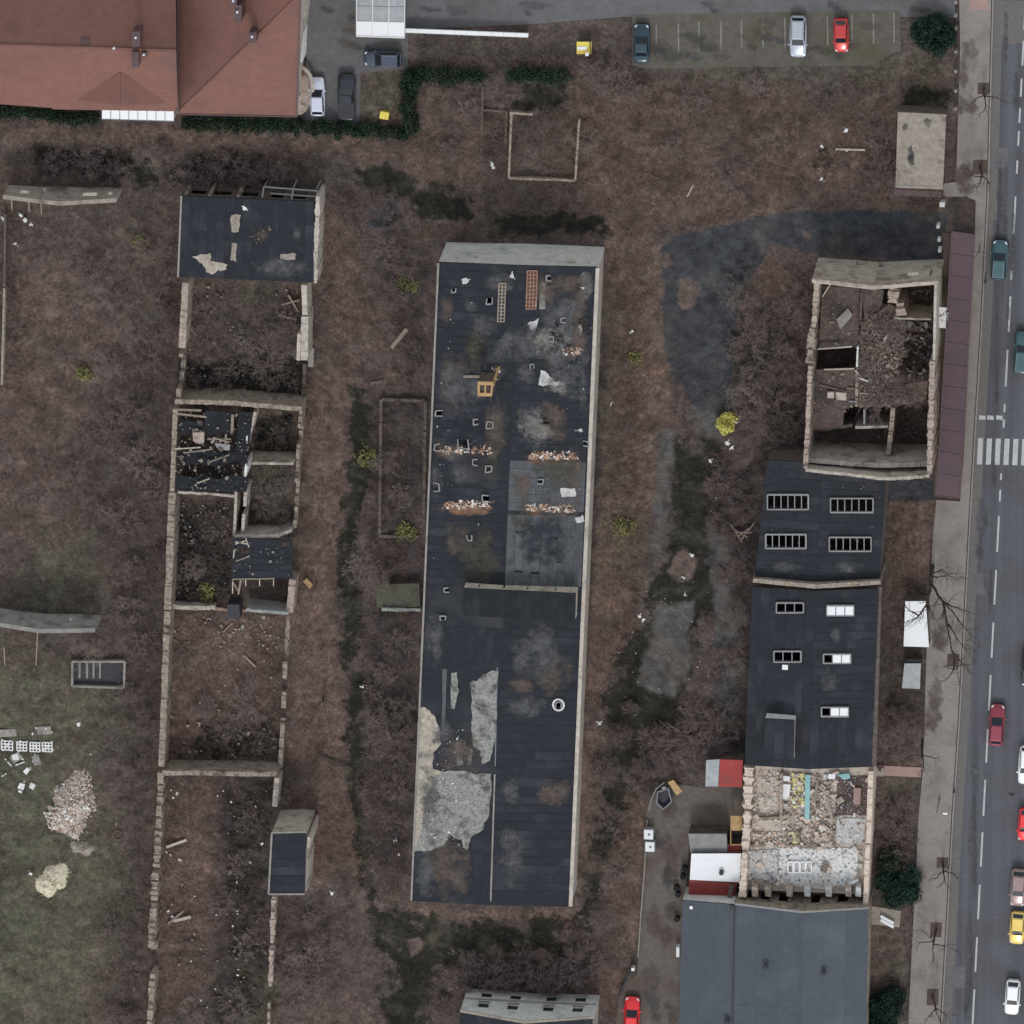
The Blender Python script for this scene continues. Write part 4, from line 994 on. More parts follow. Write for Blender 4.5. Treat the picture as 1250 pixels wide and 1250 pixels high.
wl([(186, 1190, 3.0), (178, 1300, 3.0)], "masonry", .6, jag=.9, wj=.15)
wl([(367, 500, 3.4), (362, 566, 3.0), (358, 648, 2.6)], "masonry", .4, jag=1.2, gaps=[(.15, .3, .6), (.6, .95, .4)])
wl([(357, 708, 3.4), (353, 748, 3.2)], "masonry_pink", .75, jag=.3)
wl([(311, 504, 3.9), (305, 528, 3.9)], "plaster_pale", .35, jag=.3)
wl([(301, 532, 4.0), (299, 551, 4.0)], "concrete_white", .3, jag=.05)
wl([(295, 535, 3.4), (294, 551, 3.4)], "concrete", .25, jag=.3)
wl([(301, 566, 4.0), (299, 582, 4.0)], "concrete_white", .3, jag=.05)
wl([(306, 566, 3.9), (358, 566, 3.4)], "plaster_dirty", .3, jag=.15)
wl([(288, 598, 3.9), (285, 656, 3.6)], "plaster_dirty", .3, jag=.5)
wl([(300, 597, 3.9), (295, 656, 3.6)], "plaster_dirty", .35, jag=.5, gaps=[(.4, .55, .3)])
wl([(286, 656, 3.7), (340, 655, 3.7), (356, 648, 3.2)], "plaster_dirty", .35, jag=.2)
wl([(217, 602, 4.0), (286, 606, 4.0)], "plaster_dirty", .3, jag=.4, step=.4)
wl([(205, 742, 1.6), (262, 743, 1.6)], "plaster_dirty", .5, jag=.5)
wl([(300, 745, 3.6), (352, 749, 3.6)], "plaster_dark", .35, jag=.2)
wl([(198, 944, 3.6), (338, 946, 3.6)], "masonry", .55, jag=.25)
wl([(350, 752, 1.4), (346, 850, 1.4), (341, 940, 1.6)], "masonry", .5, jag=.6, gaps=[(.0, .3, .1), (.42, .5, .1), (.62, .68, .2)])
wl([(338, 950, 3.2), (335, 985, 3.0)], "plaster_dirty", .6, jag=.3)
wl([(334, 1096, 2.4), (329, 1206, 2.0)], "masonry_pink", .5, jag=1.0, wj=.2, gaps=[(.5, .56, .3)])
wl([(328, 1225, 1.2), (327, 1300, 1.2)], "masonry", .3, jag=.6)
wl([(262, 744, .5), (300, 746, .5)], "brick_red", .4, jag=.4)
# remains of the roof over the middle bays
for pts in ([(250, 502), (287, 503), (284, 531), (270, 526), (262, 534), (249, 529)], [(291, 503), (309, 504), (303, 552), (289, 551)], [(219, 546), (240, 543), (262, 552), (299, 551), (303, 566), (284, 564), (268, 571), (240, 566), (217, 568)], [(215, 579), (236, 583), (248, 577), (266, 586), (284, 580), (302, 583), (301, 601), (286, 600), (214, 596)], [(218, 512), (249, 516), (248, 527), (220, 530)]):
    MB().prism([P(x + R.uniform(-1, 1), y + R.uniform(-1, 1), 4.1 + R.uniform(-.25, .1)) for x, y in pts], drop=.2).build("roof_remnant", "felt_black", wr)
q2 = ((284, 657, 3.95), (357, 660, 3.95), (357, 706, 3.95), (282, 705, 3.95))
panel("roof_remnant", *[P3(p) for p in q2], .2, px_open(q2, [(296, 672, 7, 5), (348, 665, 5, 4)]), wr, "bitumen")
strips(((284, 680, 3.97), (357, 682, 3.97), (357, 705, 3.97), (283, 704, 3.97)), wr, "felt_strip", 'h', .9, joints=1)
for a, c, wd in (((214, 548, 4.3), (245, 546, 4.3), .12), ((224, 553, 4.3), (260, 548, 4.3), .14), ((256, 564, 4.3), (280, 555, 4.3), .14), ((240, 590, 4.3), (256, 584, 4.3), .12), ((253, 536, 4.2), (282, 536, 4.2), .18), ((276, 530, 4.2), (275, 545, 4.2), .2), ((217, 505, 4.1), (252, 509, 4.1), .22), ((216, 500, 4.1), (246, 501, 4.1), .25), ((284, 506, 4.2), (283, 530, 4.2), .3),
                 ((287, 661, 4.0), (302, 664, 4.0), .12), ((287, 664, 4.0), (300, 660, 4.0), .12), ((300, 657, 4.0), (304, 668, 4.0), .12), ((286, 671, 4.0), (285, 681, 4.0), .12), ((288, 685, 4.0), (304, 679, 4.0), .14), ((284, 707, 4.0), (335, 706, 4.0), .16), ((300, 707, 3.8), (300, 715, 3.0), .1), ((317, 707, 3.8), (317, 715, 3.0), .1), ((334, 707, 3.8), (334, 715, 3.0), .1), ((284, 709, 3.6), (292, 724, 3.0), .14), ((294, 708, 3.6), (291, 725, 3.0), .2), ((284, 708, 3.6), (284, 724, 3.0), .12), ((280, 540, 4.3), (260, 534, 4.3), .14)):
    MB().bar(P3(a), P3(c), wd, .14).build("roof_beam", "wood_old" if wd > .13 else "wood_pale", wr)
MB().prism([P(x, y, 4.25) for x, y in [(262, 541), (281, 543), (280, 550), (266, 549)]], drop=.06).build("loose_sheet", "frame_pale", wr)
MB().prism([P(x, y, 4.5) for x, y in [(235, 528), (249, 528), (249, 540), (244, 542), (236, 539)]], drop=.45).build("chimney_stub", "masonry_pink", wr)
b = MB(); p = P(289, 737, 0); b.box(p, 1.4, 1.7, 2.6, .04); b.build("tank", "metal_dark", wr)
for k, (poly, n, mm) in enumerate((([(232, 350), (364, 350), (364, 485), (224, 485)], 260, ["debris", "concrete", "wood_old", "masonry_dark"]), ([(208, 752), (345, 752), (338, 790), (205, 790)], 130, ["brick_red", "masonry", "concrete"]), ([(218, 610), (284, 612), (280, 660), (214, 660)], 60, ["concrete", "debris"]), ([(214, 612), (284, 614), (278, 738), (208, 738)], 420, ["felt_black", "metal_dark", "masonry_dark"]), ([(312, 508), (356, 508), (352, 640), (302, 640)], 160, ["felt_black", "metal_dark", "masonry_dark"]), ([(224, 440), (362, 440), (362, 488), (220, 486)], 260, ["felt_black", "metal_dark", "masonry_dark"]), ([(216, 505), (300, 505), (300, 600), (214, 598)], 300, ["felt_black", "metal_dark", "wood_old"]),
                      ([(200, 960), (330, 960), (322, 1240), (186, 1240)], 170, ["concrete_white", "debris", "masonry"]), ([(205, 755), (345, 760), (336, 925), (202, 925)], 150, ["debris", "masonry", "wood_old"]), ([(280, 395), (310, 395), (308, 420), (284, 424)], 40, ["concrete_white", "concrete"]))):
    rubble("rubble_scatter", poly, .1, n, .12, .42, mm, wr)
for k, (a, c) in enumerate((((232, 400), (240, 410)), ((352, 360), (364, 380)), ((344, 372), (366, 366)), ((340, 385), (362, 390)), ((330, 395), (350, 402)))):
    MB().bar(P(a[0], a[1], .5), P(c[0], c[1], .3), .2, .16).build("fallen_rafter", "wood_old", wr)

rubble("roof_crumbs", [(216, 502), (304, 505), (302, 600), (214, 596)], 4.12, 260, .1, .4, ["masonry_dark", "concrete", "wood_old", "bitumen", "debris"], wr)
rubble("roof_crumbs", [(286, 660), (356, 662), (356, 704), (284, 704)], 3.98, 90, .08, .3, ["masonry_dark", "concrete", "wood_old", "bitumen"], wr)
# tower-like annex on the ruin's east side
ta = thing("tower_annex", "tall narrow annex with black flat roof rising over the long western ruin", "building", P(355, 1040, 0))
tq = ((332, 1016, 7.2), (374, 1015, 7.2), (372, 1091, 7.2), (328, 1091, 7.2))
panel("roof", *[P3(p) for p in tq], .2, [], ta, "bitumen")
strips(tq, ta, "felt_strip", 'h', 1.0, joints=0, u=(.03, .97), v=(.02, .97))
v = [P3(p) - Vector((0, 0, .22)) for p in tq]
vwall("wall", v[0], v[1], ta, "plaster_dirty", out=(0, 1, 0), inset=.03); vwall("wall", v[3], v[2], ta, "plaster_dirty", out=(0, -1, 0), inset=.03)
vwall("wall", v[0] - Vector((0, .42, 0)), v[3] + Vector((0, .42, 0)), ta, "plaster_dirty", out=(-1, 0, 0), inset=.03); vwall("wall", v[1] - Vector((0, .42, 0)), v[2] + Vector((0, .42, 0)), ta, "plaster_pale", out=(1, 0, 0), inset=.03, openings=[(.25, .4, .1, .35)])
b = MB()
for i in range(4):
    if i == 1: continue
    b.bar(v[i] + Vector((0, 0, .3)), v[(i + 1) % 4] + Vector((0, 0, .3)), .2, .16)
b.build("coping", "concrete", ta)
wall("pilaster", [(377, 1022, 7.1), (376, 1036, 7.1)], ta, "plaster_pale", .35, jag=.2); wall("pilaster", [(374, 1050, 5.4), (372, 1088, 5.0)], ta, "plaster_pale", .4, jag=.9)

# ------------------------------------------------------------------ free-standing gable walls, far west
def gable_wall(label, base, top, m, cap, openings=(), props=()):
    t = thing("gable_wall", label, "wall", P3(((base[0][0] + base[1][0]) / 2, base[0][1], 0)))
    a, r, c = [P3(p) for p in top]
    vwall("wall", a, r, t, m, out=(0, 1, 0), thick=.4, openings=openings[0] if openings else ())
    vwall("wall", r, c, t, m, out=(0, 1, 0), thick=.4, openings=openings[1] if openings else ())
    for p, s in ((a, r), (r, c)): MB().bar(p + Vector((0, -.2, .06)), s + Vector((0, -.2, .06)), .5, .14).build("coping", cap, t)
    for x, y, x2, y2, z in props: MB().bar(P(x, y, z), P(x2, y2, .1), .13, .13).build("prop", "wood_old", t)
    return t
gable_wall("lone standing gable wall with pale coping beside the red-roofed house's waste ground", ((5, 224), (146, 228)), ((4, 238, 3.6), (72, 246, 5.4), (142, 242, 3.9)), "plaster_dirty", "concrete_beige", ([(.25, .42, .45, .68), (.62, .66, .2, .9)], [(.35, .62, .45, .75), (.8, .88, .4, .7)]), ((14, 243, 15, 256, 3.0), (35, 244, 36, 258, 3.6), (50, 245, 51, 262, 4)))
gable_wall("lone grey gable wall fragment beside the grassy field and concrete crib", ((-40, 744), (118, 750)), ((-20, 757, 4.4), (48, 768, 5.2), (116, 767, 4.6)), "plaster_dark", "concrete", ((), [(.45, .5, .3, .6)]), ((5, 790, 6, 812, 2.4), (46, 772, 44, 812, 3.0)))
# concrete crib
cr = thing("concrete_crib", "low open concrete crib with cross ribs in the grassy field", "crib", P(120, 822, 0))
for a, c in (((88, 808), (152, 808)), ((88, 838), (151, 840)), ((152, 808), (151, 840)), ((88, 808), (88, 838))): wall("wall", [(a[0], a[1], .7), (c[0], c[1], .7)], cr, "concrete", .25, z0=-.4, jag=.06)
MB().prism([P(x, y, .12) for x, y in ((90, 810), (150, 810), (149, 837), (90, 836))], z0=-.3).build("floor", "metal_dark", cr)
for x in (97, 106, 114, 122): wall("rib", [(x, 809, .5), (x, 828, .3)], cr, "concrete", .22, z0=-.4, jag=.1)
# old fence wall on the west border
fw = thing("boundary_wall", "thin low concrete boundary wall running along the western waste ground", "wall", P(4, 370, 0))
wall("wall", [(6, 262, 1.2), (5, 350, 1.2)], fw, "masonry_dark", .25, jag=.15); wall("wall", [(5, 352, 1.3), (2, 470, 1.3)], fw, "concrete_beige", .25, jag=.2)

# ------------------------------------------------------------------ foundation rooms in the north
fr = thing("foundation_ruin", "square low roofless room with thin pale walls in the brown field", "ruin", P(664, 180, 0))
for path, z in ((((622, 138), (650, 140)), .8), (((624, 138), (621, 218)), .9), (((621, 218), (702, 221)), .9), (((707, 146), (702, 220)), 1.0)): wall("wall", [(p[0], p[1], z) for p in path], fr, "masonry", .24, jag=.2)
f2 = thing("foundation_ruin", "narrow overgrown low foundation walls beside the square roofless room", "ruin", P(604, 175, 0))
for path in (((589, 106), (587, 214)), ((589, 135), (618, 136)), ((618, 136), (616, 212))): wall("wall", [(p[0], p[1], .45) for p in path], f2, "masonry_dark", .26, jag=.25)
# annex ruins along the hall's west side
an = thing("annex_ruin", "low ruined annex walls and slab along the west side of the factory hall", "ruin", P(488, 610, 0))
for path, z, m in ((((466, 488), (520, 490)), .6, "masonry_dark"), (((465, 488), (463, 655)), .45, "masonry_dark"), (((462, 655), (512, 656)), .5, "masonry_dark"), (((466, 744), (513, 746)), 1.4, "plaster_dark"), (((519, 490), (517, 640)), .7, "masonry_dark"), (((452, 468), (468, 466)), .5, "masonry_dark")): wall("wall", [(p[0], p[1], z) for p in path], an, m, .35, jag=.3)
MB().prism([P(x, y, 1.0) for x, y in [(459, 714), (512, 712), (513, 741), (460, 742)]], z0=-.2).build("slab", "grass_top", an)
# ------------------------------------------------------------------ roofless two-storey ruin by the street
er = thing("street_ruin", "roofless two-storey ruin with rubble-filled rooms beside the brown canopy", "ruin", P(1065, 450, 0))
def wl2(path, m="masonry", thick=.45, name="wall", **k): return wall(name, path, er, m, thick, **k)
a, r, c = P(991, 341, 7.9), P(1066, 349.5, 8.6), P(1145, 343, 7.9)
vwall("wall", a, r, er, "plaster_dirty", out=(0, 1, 0), thick=.4, openings=[(.62, .80, .05, .2), (.1, .22, .48, .52), (.2, .34, .78, .8)])
vwall("wall", r, c, er, "plaster_dirty", out=(0, 1, 0), thick=.4, openings=[(.0, .1, .05, .22), (.48, .66, .55, .68), (.84, .87, .35, .75)])
wl2([(992, 342, 8.05), (1066, 350.5, 8.75), (1143, 344, 8.05)], "masonry_pink", .3, name="wall_crown", z0=7.5, jag=.5, step=.5)
wl2([(997, 344, 7.8), (993, 400, 7.8)], "masonry_pink", .55, jag=.3, step=.4, wj=.15)
wl2([(991, 402, 7.7), (988, 445, 7.6)], "masonry", .8, jag=.5, step=.4, wj=.2)
wl2([(989, 448, 7.6), (983, 572, 7.6)], "masonry_pink", .5, jag=.4, step=.4, wj=.15)
wl2([(1142, 346, 7.7), (1140, 440, 7.7)], "plaster_pale", .3, jag=.2)
wl2([(1138, 442, 7.7), (1134, 580, 7.6)], "masonry_pink", .6, jag=.35, step=.4, wj=.15)
wl2([(983, 574, 7.6), (1040, 581, 8.2), (1078, 586, 8.6), (1134, 582, 7.7)], "plaster_dirty", .35, jag=.3, step=.5)
wl2([(986, 562, 6.2), (1040, 567, 6.6), (1078, 569, 6.9), (1132, 567, 6.2)], "plaster_dirty", .5, jag=.1, z0=0)     # thick lower part of the south wall
# upper floor, broken through
FZ = 3.9
for pts, m in (([(1003, 350), (1050, 352), (1047, 424), (999, 426)], "dirt_floor"), ([(996, 452), (1044, 450), (1045, 494), (1030, 500), (1028, 520), (990, 526)], "dirt_floor"), ([(1052, 396), (1084, 372), (1096, 376), (1102, 392), (1100, 440), (1092, 462), (1098, 470), (1132, 466), (1130, 488), (1092, 496), (1048, 498), (1046, 430)], "brush_brown"), ([(1052, 352), (1078, 354), (1076, 372), (1054, 392)], "masonry_dark")):
    MB().prism([P(x + R.uniform(-1, 1), y + R.uniform(-1, 1), FZ + R.uniform(-.03, .03)) for x, y in pts], drop=.35).build("floor_remnant", m, er)
wl2([(1047, 424, 4.8), (1046, 448, 4.8)], "concrete_white", .2, jag=.2); wl2([(1046, 450, 4.6), (1045, 498, 4.4)], "masonry", .3, jag=.4)
wl2([(1091, 350, 6.8), (1089, 372, 6.0)], "masonry_pink", .9, jag=.9, step=.4, wj=.2)
wl2([(1098, 372, 5.2), (1100, 386, 5.2)], "masonry_pink", 1.0, jag=.8, step=.4, wj=.2)
wl2([(1092, 389, 5.2), (1136, 391, 5.0)], "plaster_dirty", .18, jag=.3)
wl2([(1090, 498, 4.6), (1087, 530, 4.6), (1084, 556, 4.4)], "masonry", .5, jag=.7, step=.4)
wl2([(1055, 500, 4.3), (1055, 518, 4.2)], "frame_pale", .2, jag=.05); wl2([(1044, 522, 4.0), (1084, 521, 4.0)], "plaster_dirty", .3, jag=.1)
wl2([(998, 525, 3.6), (1040, 520, 3.8)], "masonry_dark", .35, jag=.7)
wl2([(1052, 354, 4.6), (1050, 392, 4.5)], "masonry_dark", .25, jag=.4)
for a, c, wd, m in (((998, 426, 4.6), (1040, 423, 4.6), .16, "wood_pale"), ((1006, 451, 4.3), (1043, 450, 4.3), .16, "wood_pale"), ((1044, 452, 4.6), (1052, 461, 4.5), .2, "wood_pale"), ((1048, 461, 4.7), (1064, 467, 4.6), .2, "concrete_white"), ((1015, 345, 5), (1004, 362, 4.2), .12, "wood_pale"), ((1078, 419, 4.7), (1082, 410, 4.6), .18, "concrete_white"), ((1036, 490, 4.1), (1046, 490, 4.1), .14, "frame_pale"), ((1034, 474, 4.1), (1046, 474, 4.1), .12, "wood_old"), ((1000, 470, 4.1), (1034, 478, 4.1), .1, "wood_old"), ((1050, 480, 4.3), (1090, 481, 4.3), .12, "wood_pale")):
    MB().bar(P3(a), P3(c), wd, .14).build("fallen_beam", m, er)
MB().prism([P(x, y, 4.15) for x, y in [(1021, 390), (1035, 376), (1041, 385), (1026, 402)]], drop=.1).build("fallen_door", "concrete", er)
for pts in ([(1010, 479), (1018, 479), (1018, 486), (1010, 486)], [(1020, 479), (1033, 480), (1033, 489), (1021, 488)]): MB().prism([P(x, y, 4.5) for x, y in pts], drop=.6).build("stove_block", "plaster_pale", er)
mound = lambda x, y: 0.9 * max(0, 1 - ((x - 1076) / 34) ** 2) * max(0, 1 - ((y - 440) / 62) ** 2)
rubble("rubble_heap", [(1052, 396), (1084, 372), (1104, 380), (1102, 440), (1094, 462), (1100, 470), (1132, 466), (1130, 488), (1092, 496), (1048, 498), (1046, 430)], FZ - .1, 2600, .1, .32, ["brush_brown", "debris", "brush_brown", "wood_old", "dirt_floor", "masonry"], er, zfun=mound)
rubble("rubble_heap", [(1056, 400), (1084, 380), (1100, 390), (1098, 440), (1090, 490), (1052, 494), (1050, 430)], FZ, 60, .3, .6, ["brush_brown", "masonry", "debris"], er, zfun=mound)
rubble("rubble_scatter", [(1000, 350), (1048, 352), (1046, 424), (999, 426)], FZ, 60, .1, .3, ["debris", "wood_old"], er)
rubble("rubble_scatter", [(996, 455), (1044, 452), (1040, 500), (990, 524)], FZ, 90, .1, .35, ["debris", "brick_red", "masonry"], er)
rubble("rubble_scatter", [(1100, 352), (1138, 352), (1135, 465), (1104, 462)], .2, 220, .2, .55, ["debris", "concrete", "masonry_dark"], er)
rubble("rubble_scatter", [(1000, 530), (1130, 500), (1130, 556), (1000, 560)], .2, 160, .2, .5, ["debris", "masonry_dark"], er)
MB().prism([P(x, y, 3.3) for x, y in [(1146, 375), (1158, 376), (1157, 401), (1146, 400)]], drop=.15).build("connecting_roof", "concrete_white", er)
rubble("rubble_scatter", [(1146, 378), (1157, 379), (1156, 398), (1147, 397)], 3.3, 14, .15, .4, ["concrete_white", "concrete"], er)

# ------------------------------------------------------------------ brown canopy over the pavement
cp = thing("street_canopy", "long narrow brown metal canopy standing over the pavement", "canopy", P(1165, 440, 0))
cq = ((1162, 282, 3.3), (1190, 286, 3.3), (1172, 608, 3.3), (1143, 604, 3.3))
n = 12
for i in range(n):
    v0, v1 = i / n, (i + 1) / n
    pts = [quad_at(cq, 0, v0 + .0008), quad_at(cq, 1, v0 + .0008), quad_at(cq, 1, v1 - .0008), quad_at(cq, 0, v1 - .0008)]
    MB().prism(pts, drop=.1).build("roof_sheet", "canopy_metal", cp)
MB().bar(quad_at(cq, .995, 0) - Vector((0, 0, .06)), quad_at(cq, .995, 1) - Vector((0, 0, .06)), .12, .24).build("fascia", "brown_metal", cp)
MB().bar(quad_at(cq, .005, 0) - Vector((0, 0, .06)), quad_at(cq, .005, 1) - Vector((0, 0, .06)), .12, .24).build("fascia", "brown_metal", cp)
for i in range(9):
    for u in (.15, .85):
        p = quad_at(cq, u, .03 + i * .94 / 8)
        MB().bar(p - Vector((0, 0, .11)), Vector((p.x, p.y, 0.1)), .12, .12).build("post", "metal_dark", cp)
# ------------------------------------------------------------------ dark-roofed sheds A and B
aWn, aRn, aEn = (937, 561, 5.3), (1004, 566, 6.0), (1083, 571, 5.3)
aWs, aRs, aEs = (921, 704, 5.3), (996, 709, 6.0), (1074, 706, 5.3)
sk = [(962, 612, 25, 9), (959.5, 660, 24.5, 8.5)]; sk2 = [(1040, 616, 26, 8.5), (1038, 663.5, 25.5, 8.5)]
q1 = (aWn, aRn, aRs, aWs); q2_ = (aRn, aEn, aEs, aRs)
o1, o2 = px_open(q1, sk), px_open(q2_, sk2)
ha, q1, q2_ = hall("shed_hall", "dark felt-roofed shed with four large barred skylights beside the roofless street ruin", "building", aWn, aRn, aEn, aWs, aRs, aEs, "masonry_dark", "bitumen", openW=o1, openE=o2)
strips(q1, ha, "felt_strip", 'h', 1.0, joints=1, openings=[(a - .012, b + .012, c - .012, d + .012) for a, b, c, d in o1])
strips(q2_, ha, "felt_strip", 'h', 1.0, joints=1, openings=[(a - .012, b + .012, c - .012, d + .012) for a, b, c, d in o2])
def skylight(q, x, y, hw, hh, parent, nb, panes=(), m="frame_pale", fr=.16):
    c = [on_quad(q, x + sx * hw, y + sy * hh) for sx, sy in ((-1, -1), (1, -1), (1, 1), (-1, 1))]
    root = curb(q, x, y, hw, hh, parent, m, .3, fr, "skylight_frame")
    L_ = root
    for i in range(1, nb):
        t = i / nb
        MB().bar(c[0].lerp(c[1], t) + Vector((0, 0, .18)), c[3].lerp(c[2], t) + Vector((0, 0, .18)), .10, .12).build("glazing_bar", m, L_)
    for i, pm in enumerate(panes):
        if not pm: continue
        t0, t1 = (i + .06) / nb, (i + .94) / nb
        pts = [c[0].lerp(c[1], t0), c[0].lerp(c[1], t1), c[3].lerp(c[2], t1), c[3].lerp(c[2], t0)]
        MB().prism([p + Vector((0, 0, .27)) for p in pts], drop=.06).build("pane", pm, L_)
for s in sk: skylight(q1, *s, ha, 6)
for s in sk2: skylight(q2_, *s, ha, 6)
blob_patch("worn_felt", q1, [(936, 690), (960, 680), (980, 692), (950, 700)], ha, "film_grey", .045, .005, 2)
blob_patch("worn_felt", q2_, [(1020, 688), (1050, 684), (1062, 694), (1040, 702), (1016, 700)], ha, "film_grey", .045, .005, 2)
rubble("roof_crumbs", [(936, 575), (1078, 585), (1070, 700), (926, 698)], 5.75, 90, .05, .16, ["concrete", "wood_old"], ha)
# parapet between the sheds
pw = thing("fire_wall", "pale-capped brick parapet wall between the two dark-roofed sheds", "wall", P(996, 690, 0))
pa, pr, pe = P(919, 706.5, 6.1), P(996, 714, 6.9), P(1075, 709, 6.1)
for s, e in ((pa, pr), (pr, pe)):
    s2, e2 = s + Vector((0, 0, -.12)), e + Vector((0, 0, -.12))
    vwall("wall", s2, e2, pw, "masonry", out=(0, 1, 0), thick=.38)
    nn = 6
    for i in range(nn):
        p, q_ = s.lerp(e, (i + .01) / nn), s.lerp(e, (i + .99) / nn)
        MB().bar(p + Vector((0, -.19, -.04 + R.uniform(-.01, .01))), q_ + Vector((0, -.19, -.04)), .5 + R.uniform(-.03, .03), .14).build("coping_stone", "concrete_beige" if i % 3 else "masonry", pw)
bWn, bRn, bEn = (918, 716, 5.3), (995, 721, 6.0), (1073, 718, 5.3)
bWs, bRs, bEs = (909, 934, 5.3), (987, 939, 6.0), (1064, 936, 5.3)
q3 = (bWn, bRn, bRs, bWs); q4 = (bRn, bEn, bEs, bRs)
k3 = [(964.5, 741, 16.5, 6), (961.5, 800.5, 16.5, 6.5)]; k4 = [(1026, 744.5, 16.5, 6), (1022, 803, 16.5, 5.5), (1019.5, 868, 16.5, 5.5)]
o3, o4 = px_open(q3, k3), px_open(q4, k4)
hb, q3, q4 = hall("shed_hall", "dark felt-roofed shed with small three-pane skylights, some panes white", "building", bWn, bRn, bEn, bWs, bRs, bEs, "masonry_dark", "bitumen", openW=o3, openE=o4)
G = lambda o: [(a - .012, b + .012, c - .012, d + .012) for a, b, c, d in o]
strips(q3, hb, "felt_strip", 'v', 1.0, joints=1, openings=G(o3))
strips(q4, hb, "felt_strip", 'h', 1.0, joints=1, openings=G(o4), v=(0, .66)); strips(q4, hb, "felt_strip", 'v', 1.1, joints=0, openings=G(o4), v=(.665, .995))
for s in k3: skylight(q3, *s, hb, 3, (None, None, None))
skylight(q4, *k4[0], hb, 3, ("white_sheet",) * 3)
skylight(q4, *k4[1], hb, 3, (None, "white_sheet", "white_sheet")); skylight(q4, *k4[2], hb, 3, (None, "white_sheet", "white_sheet"))
for s in k4:
    for i in range(3): pass
blob_patch("worn_felt", q4, [(1000, 820), (1022, 818), (1026, 840), (1006, 846)], hb, "film_grey", .045, .005, 2); blob_patch("worn_felt", q4, [(1010, 768), (1026, 764), (1030, 784), (1014, 786)], hb, "film_grey", .045, .005, 2)
strip("loose_pane", q3, uv_of(955, 814, q3)[0], uv_of(962, 814, q3)[0], uv_of(958, 811, q3)[1], uv_of(958, 817, q3)[1], .03, .05, hb, "white_sheet")
b = MB(); b.bar(P(1067, 935, 5.2), P(1074, 716, 5.2), .5, .16); b.build("gutter_ledge", "masonry_dark", hb)
ps = thing("roof_penthouse", "square felt-roofed stair box on the shed with white skylight panes", "roof structure", P(950, 890, 5.5))
top = [(934, 877, 7.4), (970, 879, 7.4), (969, 927, 7.2), (931, 925, 7.2)]
panel("roof", *[P3(p) for p in top], .14, [], ps, "bitumen")
strips(top, ps, "felt_strip", 'v', 1.0, joints=0)
tv = [P3(p) - Vector((0, 0, .15)) for p in top]
vwall("wall", tv[0], tv[1], ps, "plaster_grey", z0=5.0, out=(0, 1, 0), inset=.03); vwall("wall", tv[3], tv[2], ps, "plaster_grey", z0=5.0, out=(0, -1, 0), inset=.03)
vwall("wall", tv[0] - Vector((0, .4, 0)), tv[3] + Vector((0, .4, 0)), ps, "plaster_grey", z0=5.0, out=(-1, 0, 0), inset=.03); vwall("wall", tv[1] - Vector((0, .4, 0)), tv[2] + Vector((0, .4, 0)), ps, "plaster_pale", z0=5.0, out=(1, 0, 0), inset=.03)

# ------------------------------------------------------------------ gutted bay full of rubble
gb = thing("gutted_bay", "roofless bay littered with pale rubble, yellow foam and blocks between shed and grey-roofed hall", "ruin", P(985, 1020, 0))
def wl3(path, m="masonry_cream", thick=.6, **k): return wall("wall", path, gb, m, thick, **k)
wl3([(914, 938, 4.6), (912, 990, 4.6)], thick=1.0, jag=.6, step=.4, wj=.2); wl3([(912, 992, 4.6), (909, 1040, 4.6)], thick=.8, jag=.6, step=.4, wj=.2); wl3([(909, 1042, 4.6), (906, 1096, 4.6)], thick=.75, jag=.25, step=.4, wj=.15)
wl3([(1063, 942, 4.5), (1060, 1030, 4.5)], thick=.6, jag=.2, step=.5); wl3([(1059, 1032, 4.5), (1056, 1108, 4.5)], thick=.55, jag=.3, step=.5)
MB().prism([P(x, y, 2.7) for x, y in [(918, 930), (1066, 934), (1060, 1092), (910, 1086)]], z0=-.2).build("floor", "deck_pale", gb)
wl3([(954, 945, 4.0), (953, 1000, 3.8)], "masonry_pink", .3, jag=.5); wl3([(1019, 998, 3.4), (1018, 1034, 3.4)], "masonry", .3, jag=.5); wl3([(918, 1000, 3.4), (952, 999, 3.4)], "masonry", .3, jag=.4); wl3([(915, 1033, 3.3), (1050, 1034, 3.2)], "masonry", .3, jag=.8)
for pts, m, z in (([(926, 948), (950, 950), (950, 996), (920, 996)], "deck_pale", 2.80), ([(918, 1002), (952, 1001), (952, 1014), (916, 1014)], "deck_pale", 2.81), ([(1022, 948), (1060, 948), (1058, 996), (1020, 996)], "dirt_floor", 2.82), ([(1020, 1000), (1057, 1000), (1054, 1030), (1018, 1030)], "concrete_pale", 2.82), ([(952, 1036), (1016, 1036), (1014, 1086), (950, 1080)], "concrete_white", 2.82), ([(1016, 1034), (1048, 1036), (1044, 1082), (1014, 1080)], "concrete_white", 2.84), ([(912, 1038), (950, 1038), (948, 1074), (910, 1072)], "concrete_pale", 2.82)):
    MB().prism([P(x + R.uniform(-1, 1), y + R.uniform(-1, 1), z) for x, y in pts], drop=.3).build("floor_patch", m, gb)
